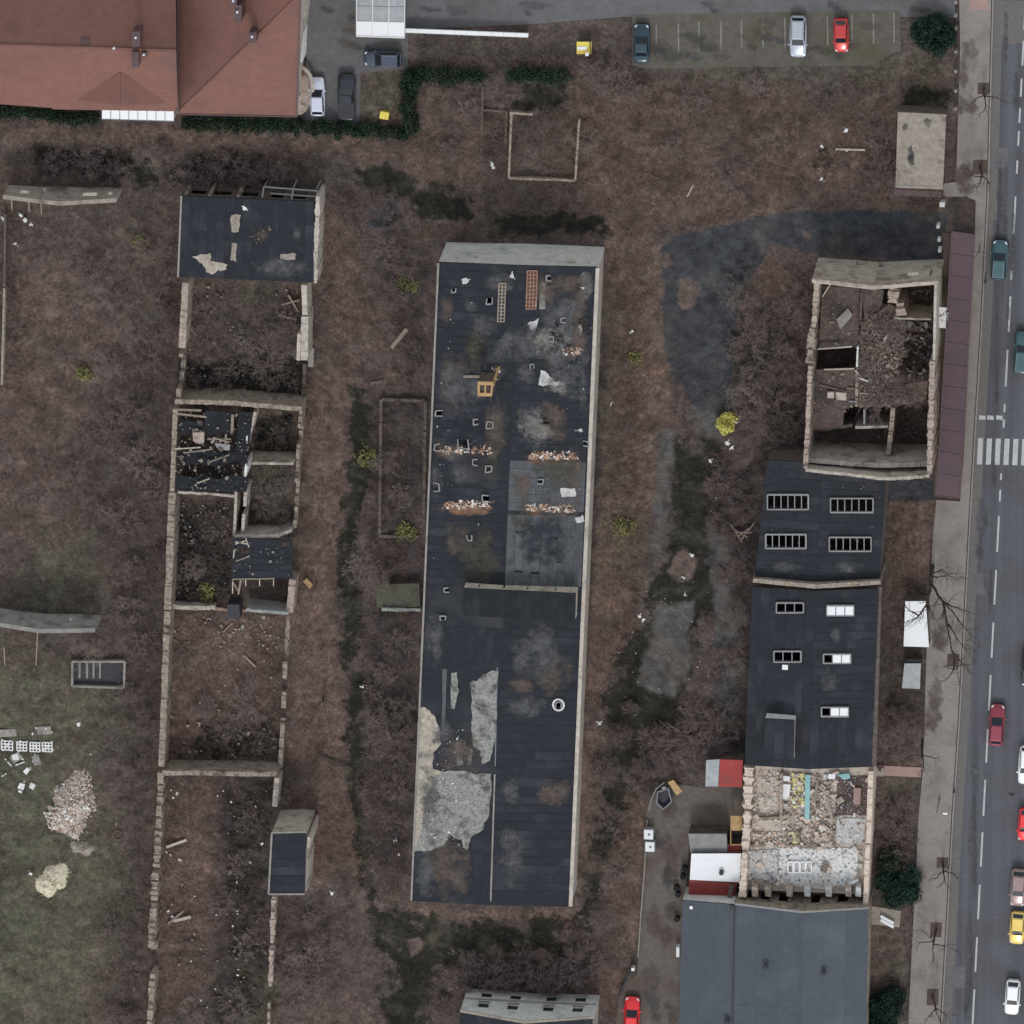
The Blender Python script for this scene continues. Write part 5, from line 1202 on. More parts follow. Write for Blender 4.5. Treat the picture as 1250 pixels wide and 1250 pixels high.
for poly, n, s0, s1, mm in (([(916, 940), (950, 940), (950, 1000), (914, 1000)], 260, .1, .35, ["deck_pale", "masonry_cream", "concrete_pale"]), ([(955, 944), (1018, 944), (1018, 1032), (954, 1032)], 700, .12, .42, ["debris", "brick_red", "masonry_cream", "masonry_pink", "deck_pale", "concrete_pale"]), ([(966, 944), (982, 944), (982, 984), (968, 984)], 120, .2, .5, ["foam_yellow", "foam_yellow", "concrete_white"]), ([(958, 1016), (976, 1016), (976, 1030), (958, 1030)], 60, .2, .5, ["foam_yellow", "concrete_beige"]),
                         ([(915, 1036), (1052, 1036), (1046, 1084), (912, 1080)], 700, .1, .34, ["concrete_white", "concrete_pale", "concrete_white", "masonry_cream", "metal_grey"]), ([(918, 1015), (956, 1015), (956, 1034), (916, 1034)], 120, .15, .45, ["brick_orange", "masonry_cream", "deck_pale"]), ([(1020, 945), (1060, 945), (1056, 1030), (1018, 1030)], 110, .1, .3, ["brick_red", "concrete", "debris"])):
    rubble("rubble_scatter", poly, 2.8, n, s0, s1, mm, gb)
rubble("rubble_scatter", [(916, 940), (1062, 942), (1056, 1084), (912, 1080)], 2.82, 110, .35, .8, ["masonry_cream", "concrete_pale", "masonry_cream", "deck_pale", "concrete_white"], gb)
rubble("rubble_scatter", [(916, 940), (1062, 942), (1056, 1084), (912, 1080)], 2.82, 1500, .06, .2, ["masonry_cream", "concrete_white", "concrete_white", "debris", "concrete_pale"], gb)
for pts, m, z in (([(983, 946), (989, 946), (988, 1000), (982, 1000)], "turquoise", 3.20), ([(955, 947), (964, 948), (964, 954), (955, 953)], "white_paint", 3.30), ([(955, 957), (965, 958), (963, 975), (955, 975)], "white_paint", 3.10), ([(1011, 945), (1020, 945), (1019, 951), (1011, 951)], "white_paint", 3.20), ([(1042, 962), (1051, 962), (1050, 982), (1042, 982)], "paving_pink", 3.10), ([(1022, 946), (1036, 944), (1038, 950), (1030, 952)], "turquoise", 3.20)):
    MB().prism([P(x, y, z) for x, y in pts], drop=.3).build("board", m, gb)
for a, c, m in (((1000, 960), (1014, 972), "masonry_pink"), ((1010, 972), (1016, 1000), "concrete_beige"), ((1034, 1080), (1048, 1074), "white_paint"), ((1042, 1084), (1050, 1090), "wood_pale"), ((918, 1018), (928, 1020), "wood_pale"), ((998, 952), (994, 980), "wood_old"), ((1004, 1006), (1016, 1016), "masonry_pink")):
    MB().bar(P(a[0], a[1], 3.2), P(c[0], c[1], 3.1), .28, .22).build("loose_beam", m, gb)
for i in range(4):
    x = 962 + i * 7.5
    c = [P(x, 1052, 3.0), P(x + 6, 1052, 3.0), P(x + 6, 1065, 3.0), P(x, 1065, 3.0)]
    b = MB()
    for j in range(4): b.bar(c[j], c[(j + 1) % 4], .14, .16 + .006 * (j % 2))
    b.build("window_frame", "white_paint", gb)
b = MB()
for j in range(4): b.bar(P(1001 + j * 1.2, 1062 - j * 3.4, 3.05), P(1009 + j * 1.2, 1065 - j * 3.4, 3.05), .2, .12)
b.build("pallet", "wood_old", gb)

for x in (922, 938, 964, 986, 1012, 1036, 1048):
    MB().prism([P(x - 4 + R.uniform(-1, 1), 1083, 4.0 + R.random()), P(x + 3, 1084, 4.4), P(x + 3, 1095, 4.4), P(x - 4, 1094, 4.2)], z0=0).build("pier", R.choice(["masonry_pink", "concrete_pale", "masonry"]), gb)
# ------------------------------------------------------------------ grey-roofed hall
dWn, dRn, dEn = (897, 1103, 5.4), (978, 1113, 6.6), (1060, 1108, 5.4)
dWs, dRs, dEs = (893, 1330, 5.4), (974, 1336, 6.6), (1056, 1332, 5.4)
hd, q5, q6 = hall("shed_hall", "wide hall with smooth blue-grey gabled roof at the driveway's end", "building", dWn, dRn, dEn, dWs, dRs, dEs, "masonry", "felt_blue", nopen=([(.1, .22, .1, .6), (.34, .48, .1, .6), (.62, .76, .1, .6)], [(.1, .24, .1, .6), (.5, .66, .1, .6)]))
strips(q5, hd, "felt_blue", 'v', 2.4, joints=0, gap=.008); strips(q6, hd, "felt_blue", 'v', 2.4, joints=0, gap=.008)
q7 = ((833, 1099, 4.3), (896, 1104, 5.25), (892, 1330, 5.25), (827, 1326, 4.3))
panel("lean_to_roof", *[P3(p) for p in q7], .18, [], hd, "felt_blue"); strips(q7, hd, "felt_blue", 'v', 2.2, joints=0, gap=.008)
v = [P3(p) - Vector((0, 0, .2)) for p in q7]
vwall("lean_to_wall", v[0], v[1], hd, "plaster_grey", out=(0, 1, 0), inset=.05); vwall("lean_to_wall", v[0] - Vector((0, .42, 0)), v[3], hd, "plaster_grey", out=(-1, 0, 0), inset=.05)
for s, e, zz in ((dWn, dRn, 0), (dRn, dEn, 0)): MB().bar(P3(s) + Vector((0, 0, .06)), P3(e) + Vector((0, 0, .06)), .22, .16).build("verge", "concrete" if s is dRn else "frame_pale", hd)
b = MB(); b.bar(P(897, 1106, 5.42), P(893, 1328, 5.42), .16, .12); b.build("valley_gutter", "metal_dark", hd)
MB().bar(P3(dRn) + Vector((0, -.1, .05)), P3(dRs) + Vector((0, 0, .05)), .25, .06).build("ridge_cap", "felt_blue", hd)
for x, y, q in ((935, 1178, q5), (1006, 1185, q6), (888, 1245, q7)):
    p = on_quad(q, x, y); b = MB(); b.tube([p - Vector((0, 0, .1)), p + Vector((0, 0, .55))], .2, 10); b.tube([p + Vector((0, 0, .55)), p + Vector((0, 0, .75))], [.38, .12], 10); b.build("roof_vent", "metal_dark", hd)
p = on_quad(q7, 844, 1107); MB().tube([p - Vector((0, 0, .1)), p + Vector((0, 0, .3))], .2, 8).build("roof_vent", "white_paint", hd)
p = on_quad(q7, 894, 1106); MB().box(p + Vector((0, 0, -.1)), .5, .5, .6).build("flue", "metal_dark", hd)
for y in (1226,): MB().bar(on_quad(q5, 898, y, .03), on_quad(q5, 976, y + 4, .03), .05, .03).build("seam", "felt_grey", hd)

# ------------------------------------------------------------------ outbuildings along the gutted bay
def slabshed(name, label, cat, top, m, wall_m="masonry_dark", thick=.1, post=False, z0=-.1):
    t = thing(name, label, cat, P(sum(p[0] for p in top) / 4, sum(p[1] for p in top) / 4, 0))
    panel("roof", *[P3(p) for p in top], thick, [], t, m)
    v = [P3(p) - Vector((0, 0, thick + .01)) for p in top]
    c = sum(v, Vector((0, 0, 0))) / 4
    if post:
        for p in v:
            k = p + (c - p).normalized() * .2
            MB().bar(k, Vector((k.x, k.y, z0)), .1, .1).build("post", "metal_dark", t)
    else:
        vwall("wall", v[0], v[1], t, wall_m, z0=z0, out=(0, 1, 0), thick=.15, inset=.08); vwall("wall", v[3], v[2], t, wall_m, z0=z0, out=(0, -1, 0), thick=.15, inset=.08)
        vwall("wall", v[0] - Vector((0, .26, 0)), v[3] + Vector((0, .26, 0)), t, wall_m, z0=z0, out=(-1, 0, 0), thick=.15, inset=.08); vwall("wall", v[1] - Vector((0, .26, 0)), v[2] + Vector((0, .26, 0)), t, wall_m, z0=z0, out=(1, 0, 0), thick=.15, inset=.08)
    return t
t = slabshed("lean_to_shed", "small shed roofed half bright red, half light grey sheet", "shed", [(879, 927, 3.2), (907, 928, 3.2), (906, 961, 2.8), (877, 960, 2.8)], "red_sheet")
panel("roof_sheet", *[P3(p) for p in [(862, 928, 3.1), (878.4, 927, 3.1), (876.6, 960, 2.7), (861, 960, 2.7)]], .08, [], t, "grey_sheet")
for x, y in ((864, 932), (864, 957)): p = P(x, y, 2.7); MB().bar(p, Vector((p.x, p.y, 0)), .1, .1).build("post", "metal_dark", t)
# tan barrel roof
t = thing("porch", "tan barrel-vaulted porch roof on posts against the gutted bay", "porch", P(898, 1010, 0))
b = MB(); pts = []
N_ = 8
for i in range(N_ + 1):
    a_ = pi * i / N_
    x = 899 - 7.6 * cos(a_)
    pts.append((x, 2.7 + .55 * sin(a_)))
for (x0, z0), (x1, z1) in zip(pts[:-1], pts[1:]):
    hi = [P(x0, 996, z0), P(x0, 1014, z0), P(x1, 1014, z1), P(x1, 996, z1)]
    b.hexa([p - Vector((0, 0, .06)) for p in hi], hi)
b.build("roof", "wood_tan", t)
for x, y in ((892, 998), (906, 998), (892, 1030), (906, 1030)): p = P(x, y, 2.65); MB().bar(p, Vector((p.x, p.y, 0)), .09, .09).build("post", "wood_tan", t)
MB().bar(P(892, 1014, 2.66), P(892, 1031, 2.66), .1, .1).build("rail", "wood_tan", t); MB().bar(P(892, 1031, 2.66), P(906, 1031, 2.66), .1, .1).build("rail", "wood_tan", t)
slabshed("lean_to_shed", "shed with weathered grey corrugated roof between tan porch and white roof", "shed", [(840, 1018, 2.9), (887, 1018, 3.0), (888, 1040, 2.5), (843, 1040.5, 2.4)], "corrugated")
slabshed("lean_to_shed", "narrow maroon-roofed link shed under the tan porch", "shed", [(888, 1031, 2.4), (905, 1032, 2.4), (905, 1040, 2.4), (889, 1040, 2.4)], "maroon_sheet")
t = slabshed("lean_to_shed", "shed with white sheet roof and dark flue hole beside the driveway", "shed", [(844, 1042, 3.0), (905, 1042, 3.2), (903, 1077, 2.9), (842, 1074, 2.7)], "white_sheet")
wq = [(844, 1042, 3.0), (905, 1042, 3.2), (903, 1077, 2.9), (842, 1074, 2.7)]
for v0, v1 in ((.0, .22), (.225, .52), (.525, .99)): strip("roof_sheet", wq, .0, .5, v0, v1, .01, .02 + .01 * R.random(), t, "white_sheet")
p = on_quad(wq, 881, 1064); MB().tube([p - Vector((0, 0, .1)), p + Vector((0, 0, .5))], .28, 10).build("flue", "metal_dark", t)
t = slabshed("lean_to_shed", "maroon-roofed shed between the white-roofed shed and grey hall", "shed", [(841.5, 1074.5, 2.65), (900, 1078, 2.8), (896, 1098, 2.4), (840, 1096, 2.3)], "maroon_sheet")
MB().bar(P(840, 1096.5, 2.4), P(895, 1099, 2.5), .14, .1).build("gutter", "frame_white", t)
MB().bar(P(893, 1080, 3.0), P(890, 1100, 3.0), .5, .3).build("flue_duct", "masonry_dark", t)

# ------------------------------------------------------------------ two-storey house at the south edge
se_W, se_R, se_E = (562, 1233, 6.6), (640, 1247, 8.6), (724, 1241, 6.6)
wz = lambda zlo, zhi, top: (zlo / top, zhi / top)
hs = thing("gabled_house", "two-storey grey house with two rows of dark windows in its gable", "building", P(640, 1260, 0))
for q, n_ in ((((562, 1233, 6.6), (640, 1247, 8.6), (633, 1400, 8.6), (555, 1390, 6.6)), 0), (((640, 1247, 8.6), (724, 1241, 6.6), (717, 1396, 6.6), (633, 1400, 8.6)), 1)):
    panel("roof", *[P3(p) for p in q], .2, [], hs, "bitumen"); strips(q, hs, "felt_strip", 'v', 1.0, joints=0)
a, r, c = [P3(p) - Vector((0, 0, .22)) for p in (se_W, se_R, se_E)]
def win(u, s, e, zb, zt):
    """a window: opening plus frame and pane"""
    return (u, zb, zt)
def gable_windows(s, e, us, side):
    H = lambda u: (s.z + (e.z - s.z) * u) + .2
    ops = []
    Ln = (e - s).xy.length
    for u in us:
        for zb, zt in ((.7, 2.1), (3.9, 5.3)):
            h = H(u)
            ops.append((u - .55 / Ln * 1.0, u + .55 / Ln, (zb + .2) / h, (zt + .2) / h))
    return ops
us1 = [.32, .76]; us2 = [.30, .74]
def wall_with_windows(s, e, us):
    # three stacked bands so that windows line up on level sills
    Ln = (e - s).xy.length
    def pt(u, z): p = s.lerp(e, u); return Vector((p.x, p.y, z))
    for zb, zt, op in ((-.2, 0.8, False), (.8, 2.2, True), (2.2, 3.9, False), (3.9, 5.3, True)):
        ops = [(u - .6 / Ln, u + .6 / Ln, 0.001, .999) for u in us] if op else []
        panel("wall", pt(0, zb), pt(1, zb), pt(1, zt), pt(0, zt), .35, ops, hs, "plaster_grey", out=(0, 1, 0))
        if op:
            for u in us:
                d = Vector((0, -.2, 0))
                f = MB(); cs = [pt(u - .6 / Ln, zb) + d, pt(u + .6 / Ln, zb) + d, pt(u + .6 / Ln, zt) + d, pt(u - .6 / Ln, zt) + d]
                for i in range(4): f.bar(cs[i], cs[(i + 1) % 4], .09, .09)
                f.bar((cs[0] + cs[1]) / 2, (cs[2] + cs[3]) / 2, .07, .07)
                wf = f.build("window", "metal_dark", hs)
                panel("pane", *[x + Vector((0, -.04, 0)) for x in cs], .02, [], wf, "window_dark", out=(0, 1, 0))
                MB().bar(cs[0] + Vector((-.1, .3, -.05)), cs[1] + Vector((.1, .3, -.05)), .25, .07).build("sill", "concrete", wf)
    panel("wall", pt(0, 5.3), pt(1, 5.3), e, s, .35, [], hs, "plaster_grey", out=(0, 1, 0))
wall_with_windows(a, r, us1); wall_with_windows(r, c, us2)
MB().bar(a + Vector((0, .06, -3.3)), Vector((c.x, c.y + .06, a.z - 3.3)), .1, .16).build("string_course", "concrete", hs)
for s, e in ((a, r), (r, c)): MB().bar(s + Vector((0, -.05, .3)), e + Vector((0, -.05, .3)), .3, .16).build("verge", "concrete_beige", hs)
vwall("wall", P3(se_E) - Vector((0, .4, .22)), P(717, 1396, 6.4), hs, "plaster_pale", out=(1, 0, 0), inset=.05); vwall("wall", P3(se_W) - Vector((0, .4, .22)), P(555, 1390, 6.4), hs, "plaster_grey", out=(-1, 0, 0), inset=.05)

# ------------------------------------------------------------------ red-roofed house in the north-west
rh = thing("red_roofed_house", "large house with brown-red tiled hipped roof, chimneys and glazed lean-to", "house", P(200, 70, 0))
E_, RZ, HZ = 5.6, 11.2, 14.6
def roofpoly(pts, m="tile_roof", name="roof"):
    o = MB().prism([P3(p) for p in pts], drop=.22).build(name, m, rh); return o
roofpoly([(-70, 53, RZ), (215, 62, RZ), (217, 136, E_), (93, 134, E_ - .1), (-70, 122, E_)])                      # south slope, west wing
roofpoly([(64, 121, E_ + .05), (93, 123, E_ + .05), (93, 134, E_ - .35), (64, 133.5, E_ - .35)], name="eave_step")
roofpoly([(-70, 52.6, RZ), (215, 61.6, RZ), (214, -70, E_ + .3), (-70, -70, E_ + .3)])
# gabled dormer over the south front
roofpoly([(147, 88, 9.2), (147, 129, 9.0), (89, 121, 6.2)], name="dormer_roof"); roofpoly([(147.3, 88, 9.2), (207, 126, 6.2), (147.3, 129, 9.0)], name="dormer_roof")
MB().bar(P(89, 122, 5.7), P(207, 127.5, 5.7), .2, .16).build("dormer_eave", "brown_metal", rh)
roofpoly([(58, -20, 8.6), (75, 9, 7.2), (92, -20, 8.6)], name="dormer_roof")
# east wing: south and west slopes meeting on a hip
roofpoly([(217, 138, E_), (361, 141, E_), (366, -6, HZ)]); roofpoly([(216.8, 137.5, E_), (365.6, -6.4, HZ), (362, -120, HZ), (218, -120, E_)])
MB().bar(P(217, 138, E_ + .06), P(366, -6, HZ + .06), .26, .12).build("hip_tiles", "tile_roof", rh)
MB().bar(P(-70, 52.8, RZ + .04), P(215, 61.8, RZ + .04), .26, .12).build("ridge_tiles", "tile_roof", rh)
MB().bar(P(217.4, 136, E_ + .25), P(218, -60, E_ + .5), .3, .3).build("valley", "brown_metal", rh)
# verge, gutters and walls
MB().bar(P(218, 139.3, E_ - .1), P(362, 142.3, E_ - .1), .16, .14).build("gutter", "brown_metal", rh); MB().bar(P(362, 142, E_), P(367, -6, HZ), .2, .2).build("verge", "brown_metal", rh)
MB().bar(P(-70, 123, E_ - .1), P(92, 126, E_ - .1), .12, .12).build("gutter", "brown_metal", rh)
ea, eb = P(361, 140, E_ - .3), P(366, -6, HZ - .4)
panel("wall", (ea.x - .3, ea.y + .4, -.1), (eb.x - .3, eb.y, -.1), eb - Vector((.3, 0, 0)), ea + Vector((-.3, .4, 0)), .4, [(.62, .72, .3, .45)], rh, "plaster_pale", out=(1, 0, 0))
vwall("wall", P(219, 137, E_ - .3), P(360, 140, E_ - .3), rh, "plaster_grey", out=(0, -1, 0), inset=.6, openings=[(.2, .3, .3, .6), (.5, .6, .3, .6), (.8, .9, .3, .6)])
vwall("wall", P(-70, 121, E_ - .3), P(217, 134, E_ - .3), rh, "plaster_grey", out=(0, -1, 0), inset=.7)
wall("balcony_wall", [(370, 10, 3.4), (367, 76, 3.4)], rh, "concrete_white", .3, jag=.25, step=.6)
# glazed lean-to with eight white roof panels
for i in range(8):
    x0, x1 = 124.5 + i * 11.05, 124.5 + (i + 1) * 11.05 - .8
    MB().prism([P(x0, 131.5 + i * .1, 3.1), P(x1, 131.5 + i * .1, 3.1), P(x1, 145 + i * .35, 2.6), P(x0, 145 + i * .3, 2.6)], drop=.07).build("glazed_panel", "white_sheet", rh)
for x in (125, 168, 212): p = P(x, 144, 2.5); MB().bar(p, Vector((p.x, p.y, 0)), .1, .1).build("post", "frame_white", rh)
MB().bar(P(124, 145.2, 2.55), P(213, 148, 2.55), .1, .12).build("gutter", "metal_grey", rh)
# chimneys, hatches and vents
def chimney(x, y, hw, hh, zb, zt, pots=1):
    t = MB().prism([P(x - hw, y - hh, zt), P(x + hw, y - hh, zt), P(x + hw, y + hh, zt), P(x - hw, y + hh, zt)], z0=zb).build("chimney", "brown_metal", rh)
    b = MB()
    for i in range(4):
        c = [P(x + sx * (hw + .4), y + sy * (hh + .4), zt + .04) for sx, sy in ((-1, -1), (1, -1), (1, 1), (-1, 1))]
    b.prism(c, drop=.12); b.build("cap", "brown_metal", t)
    for k in range(pots):
        p = P(x, y - hh * .3 + k * 3, zt + .05); MB().tube([p, p + Vector((0, 0, .35))], .13, 8).build("flue_pot", "lamp_clear", t)
chimney(166, 48, 4.5, 9, 7.5, 12.6); chimney(165, 73, 4, 9, 6.5, 11.9, 0); chimney(176, 67, 3, 3, 7, 11.5); chimney(290, 17, 4.4, 10, 7, 13.8); chimney(308, 46, 4.4, 6, 7, 13.2); chimney(285, 2, 3.5, 5, 7, 13.8)
p = P(139.5, 58, RZ); MB().tube([p, p + Vector((0, 0, .4))], .14, 8).build("vent_pipe", "lamp_clear", rh)
for x, y, z, m in ((104, 50, 10.9, "metal_dark"), (50, 34, 10.1, "metal_grey")):
    MB().prism([P(x - 5.5, y - 4, z - .1), P(x + 5.5, y - 4, z - .1), P(x + 5.5, y + 5, z + .22), P(x - 5.5, y + 5, z + .22)], drop=.4).build("skylight", "brown_metal", rh)
# rounded stone terrace on the east side
tr = thing("stone_terrace", "rounded pale stone entrance terrace against the red-roofed house", "terrace", P(372, 110, 0))
pts = [(363, 85)] + [(363 + 18 * sin(t), 112 - 29 * cos(t)) for t in [pi * (i + .5) / 12 for i in range(12)]] + [(362, 140)]
MB().prism([P(x, y, .6) for x, y in pts], z0=-.1).build("slab", "masonry_pink", tr)
b = MB(); b.tube([P(364 + 18 * sin(t), 108 - 27 * cos(t), .95) for t in [pi * (i + 1) / 14 for i in range(9)]], .22, 6); b.build("parapet", "plaster_pale", tr)
MB().prism([P(x, y, .8) for x, y in [(363, 84), (370, 86), (372, 92), (363, 94)]], drop=.25).build("planter", "rust", tr)

# ------------------------------------------------------------------ carport, kiosk, white sheds
cq2 = ((435, -30, 3.0), (495, -30, 3.0), (494, 46, 2.7), (435, 44, 2.7))
t = thing("carport", "white-roofed carport of translucent sheets above the parked pickup yard", "carport", P(465, 10, 0))
for i in range(3):
    for j in range(4):
        strip("roof_sheet", cq2, i / 3 + .006, (i + 1) / 3 - .006, j / 4 + .004, (j + 1) / 4 - .004, 0, .03, t, "white_sheet" if j > 2 else "grey_sheet")
for i in range(4): MB().bar(quad_at(cq2, min(.995, i / 3 + .002), 0, .02), quad_at(cq2, min(.995, i / 3 + .002), 1, .02), .09, .12).build("rafter", "frame_white", t)
MB().bar(quad_at(cq2, 0, 1), quad_at(cq2, 1, 1), .12, .2).build("fascia", "frame_white", t)
for u in (.04, .96):
    for vv in (.05, .95): p = quad_at(cq2, u, vv, -.08); MB().bar(p, Vector((p.x, p.y, 0)), .1, .1).build("post", "metal_grey", t)
t = thing("white_barrier", "long thin white wall coping running from the carport to the gravel", "wall", P(570, 40, 0))
for i in range(10):
    a_, c_ = P(495 + i * 15, 37 + i * .6, 1.1), P(495 + (i + 1) * 15 - .3, 37.5 + i * .6, 1.1)
    MB().bar(a_, c_, .42, .12).build("coping_stone", "white_paint", t)
MB().bar(P(495, 37, .5), P(645, 43, .5), .25, 1.05).build("wall", "plaster_grey", t)
ksk = slabshed("kiosk", "flat-roofed kiosk with mottled beige concrete roof beside the pavement", "kiosk", [(1096, 137, 3.0), (1155, 140, 3.0), (1151, 231, 3.0), (1093, 229, 3.0)], "concrete_beige", "masonry_dark", .2)
kq = ((1096, 137, 3.0), (1155, 140, 3.0), (1151, 231, 3.0), (1093, 229, 3.0))
blob_patch("stain", kq, [(1109, 175), (1113, 178), (1116, 198), (1122, 204), (1108, 202), (1106, 190)], ksk, "film_dark", .006, .004, 1.2)
blob_patch("stain", kq, [(1102, 150), (1110, 148), (1108, 158), (1100, 162)], ksk, "film_moss", .006, .004, 1.4); blob_patch("stain", kq, [(1126, 142), (1140, 144), (1136, 158), (1128, 154)], ksk, "film_moss", .006, .004, 1.4)
strip("roof_edge", kq, .0, 1, .965, 1, .002, .04, ksk, "concrete_beige")
MB().prism([P(x, y, 2.4) for x, y in [(1092, 231), (1150, 234), (1149, 241), (1091, 238)]], drop=.12).build("dark_strip", "brown_metal", ksk)  # thin dark slab along the kiosk's south edge
solo(MB().box(P(1151, 246, 0), .55, .55, 1.2), "concrete_post", "concrete_white", "squat white concrete post at the kiosk's corner", "post")
t = slabshed("garden_shed", "white-roofed shed below the branches of the big bare tree", "shed", [(1105, 734, 2.5), (1130, 734, 2.5), (1134, 790, 2.4), (1103, 789, 2.4)], "white_sheet", "masonry_dark", .08, z0=0)
t = slabshed("garden_shed", "small light grey corrugated shed on the strip beside the skylit shed", "shed", [(1104, 810, 2.2), (1124, 810, 2.2), (1123, 841, 2.1), (1101, 840, 2.1)], "grey_sheet", "masonry_dark", .08, z0=0)
panel("front_canopy", P(1105, 805, 1.9), P(1124, 805, 1.9), P(1124, 809, 2.0), P(1104, 809, 2.0), .05, [], t, "metal_dark")
# ================================================================== vehicles
def make_car(name, label, front, rear, paint, kind="hatch", width=1.78, cat="car", group=None, roof_paint=None, z=0.012):
    """front, rear: pixels of the two ends on the ground"""
    f, r = P(front[0], front[1], 0), P(rear[0], rear[1], 0)
    ctr = (f + r) / 2
    Ln = (f - r).length
    rz = atan2(f.y - r.y, f.x - r.x)
    t = thing(name, label, cat, (ctr.x, ctr.y, z), group, rz)
    TH_LOC[t.name] = Vector((0, 0, 0))
    H = Ln / 2; W = width / 2
    tall = {"hatch": 1.48, "estate": 1.47, "saloon": 1.44, "pickup": 1.75, "suv": 1.68}[kind]
    # body: rounded plan, shoulder and bonnet line
    S = {"hatch": [(-1, .62, .55, .86), (-.96, .86, .42, .95), (-.8, .97, .34, .98), (-.4, 1, .3, .97), (.1, 1, .3, .95), (.3, 1, .3, .93), (.42, .99, .32, .90), (.75, .95, .34, .80), (.92, .86, .38, .70), (1, .62, .48, .58)],
         "pickup": [(-1, .84, .6, 1.0), (-.97, .95, .5, 1.02), (-.8, 1, .45, 1.03), (-.3, 1, .42, 1.05), (.1, 1, .42, 1.08), (.3, 1, .42, 1.08), (.42, .99, .42, 1.05), (.75, .97, .45, 1.0), (.93, .9, .48, .92), (1, .72, .58, .78)]}
    S["estate"] = S["saloon"] = S["hatch"]; S["suv"] = S["pickup"]
    st = S[kind]
    b = MB(); rows = []
    for x, wf, zl, zh in st:
        X = x * H; w_ = W * wf
        prof = [(-w_ * .92, zl * .75), (-w_, zl + .1), (-w_ * .99, zh - .12), (-w_ * .93, zh - .03), (-w_ * .55, zh + .015), (0, zh + .025), (w_ * .55, zh + .015), (w_ * .93, zh - .03), (w_ * .99, zh - .12), (w_, zl + .1), (w_ * .92, zl * .75)]
        rows.append([(X, y, zz) for y, zz in prof])
    vs = [p for rw in rows for p in rw]; k = len(rows[0]); fs = []
    for i in range(len(rows) - 1):
        for j in range(k):
            fs.append((i * k + j, (i + 1) * k + j, (i + 1) * k + (j + 1) % k, i * k + (j + 1) % k))
    fs.append(tuple(range(k))); fs.append(tuple(range((len(rows) - 1) * k + k - 1, (len(rows) - 1) * k - 1, -1)))
    b.add(vs, fs)
    body = b.build("body", paint, t, smooth=True)
    # cabin
    cab = {"hatch": (-.93, -.68, .02, .40), "estate": (-.95, -.82, .02, .40), "saloon": (-.66, -.38, .04, .40), "pickup": (-.22, -.14, .16, .38), "suv": (-.95, -.85, .06, .38)}[kind]
    zb = .93 if kind not in ("pickup", "suv") else 1.04
    x0, x1, x2, x3 = [c * H for c in cab]
    wb, wt = W * .92, W * .74
    lo = [(x0, wb), (x3, wb * .9), (x3, -wb * .9), (x0, -wb)]; hi = [(x1, wt), (x2, wt * .97), (x2, -wt * .97), (x1, -wt)]
    cb = MB()
    rings = []
    for s in (0, .9, 1.0):
        pts = []
        for (lx, ly), (hx, hy) in zip(lo, hi):
            e = 1.0 if s < 1 else .9
            pts.append(((lx + (hx - lx) * min(1, s * 1.02)) * (1 if s < 1 else .97), (ly + (hy - ly) * s) * e, zb + (tall - .05 - zb) * s + (.05 if s == 1 else 0)))
        rings.append(pts)
    vv = [p for rg in rings for p in rg]; ff = []
    for i in range(2):
        for j in range(4): ff.append((i * 4 + j, (i + 1) * 4 + j, (i + 1) * 4 + (j + 1) % 4, i * 4 + (j + 1) % 4))
    ff.append((8, 11, 10, 9))
    cb.add(vv, ff)
    cbo = cb.build("cabin", roof_paint or paint, t)
    bv = cbo.modifiers.new("bevel", 'BEVEL'); bv.width = .04; bv.segments = 2; bv.limit_method = 'NONE'
    A = [Vector(p) for p in rings[0]]; B_ = [Vector(p) for p in rings[1]]
    def glass(nm, a, b_, c, d, u0, u1, v0, v1, off):
        q = lambda u, v: (a.lerp(b_, u)).lerp(d.lerp(c, u), v)
        pts = [q(u0, v0), q(u1, v0), q(u1, v1), q(u0, v1)]
        n_ = (pts[1] - pts[0]).cross(pts[3] - pts[0]).normalized()
        if n_.dot(off) < 0: n_ = -n_
        MB().add([p + n_ * .012 for p in pts] + [p - n_ * .02 for p in pts], [(0, 1, 2, 3), (7, 6, 5, 4), (0, 4, 5, 1), (1, 5, 6, 2), (2, 6, 7, 3), (3, 7, 4, 0)]).build(nm, "car_glass", t)
    glass("windscreen", A[1], A[2], B_[2], B_[1], .06, .94, .05, .97, Vector((1, 0, .5)))
    glass("rear_window", A[0], A[3], B_[3], B_[0], .1, .9, .15, .93, Vector((-1, 0, .5)))
    for sgn, (i, j) in ((1, (0, 1)), (-1, (3, 2))):
        for u0, u1 in ((.1, .48), (.52, .9)): glass("side_window", A[i], A[j], B_[j], B_[i], u0, u1, .12, .9, Vector((0, sgn, .2)))
    for x in (-.62, .62):
        for s in (-1, 1):
            c = Vector((x * H, s * (W - .1), .31))
            wh = MB().tube([c + Vector((0, -.1, 0)), c + Vector((0, .1, 0))], .31, 14).build("wheel", "tyre", t)
            MB().tube([c + Vector((0, -.105, 0)), c + Vector((0, .105, 0))], .19, 10).build("rim", "rim", wh)
    for s in (-1, 1):
        y = s * W
        MB().hexa([(H * .90, y * .55, .56), (H * .985, y * .50, .54), (H * .93, y * .80, .55), (H * .82, y * .84, .58)], [(H * .88, y * .55, .735), (H * .95, y * .52, .68), (H * .90, y * .81, .70), (H * .80, y * .85, .76)]).build("headlight", "lamp_clear", t)
        MB().box((-H * .965, y * .72, .66), .1, .26, .2).build("tail_light", "lamp_red", t)
        MB().box((x3 * .86, y * 1.06, .93), .13, .2, .12).build("wing_mirror", paint, t)
    MB().box((H * .985, 0, .34), .08, W * 1.1, .2).build("bumper", "car_trim", t); MB().box((-H * .985, 0, .36), .06, W * 1.1, .2).build("bumper", "car_trim", t)
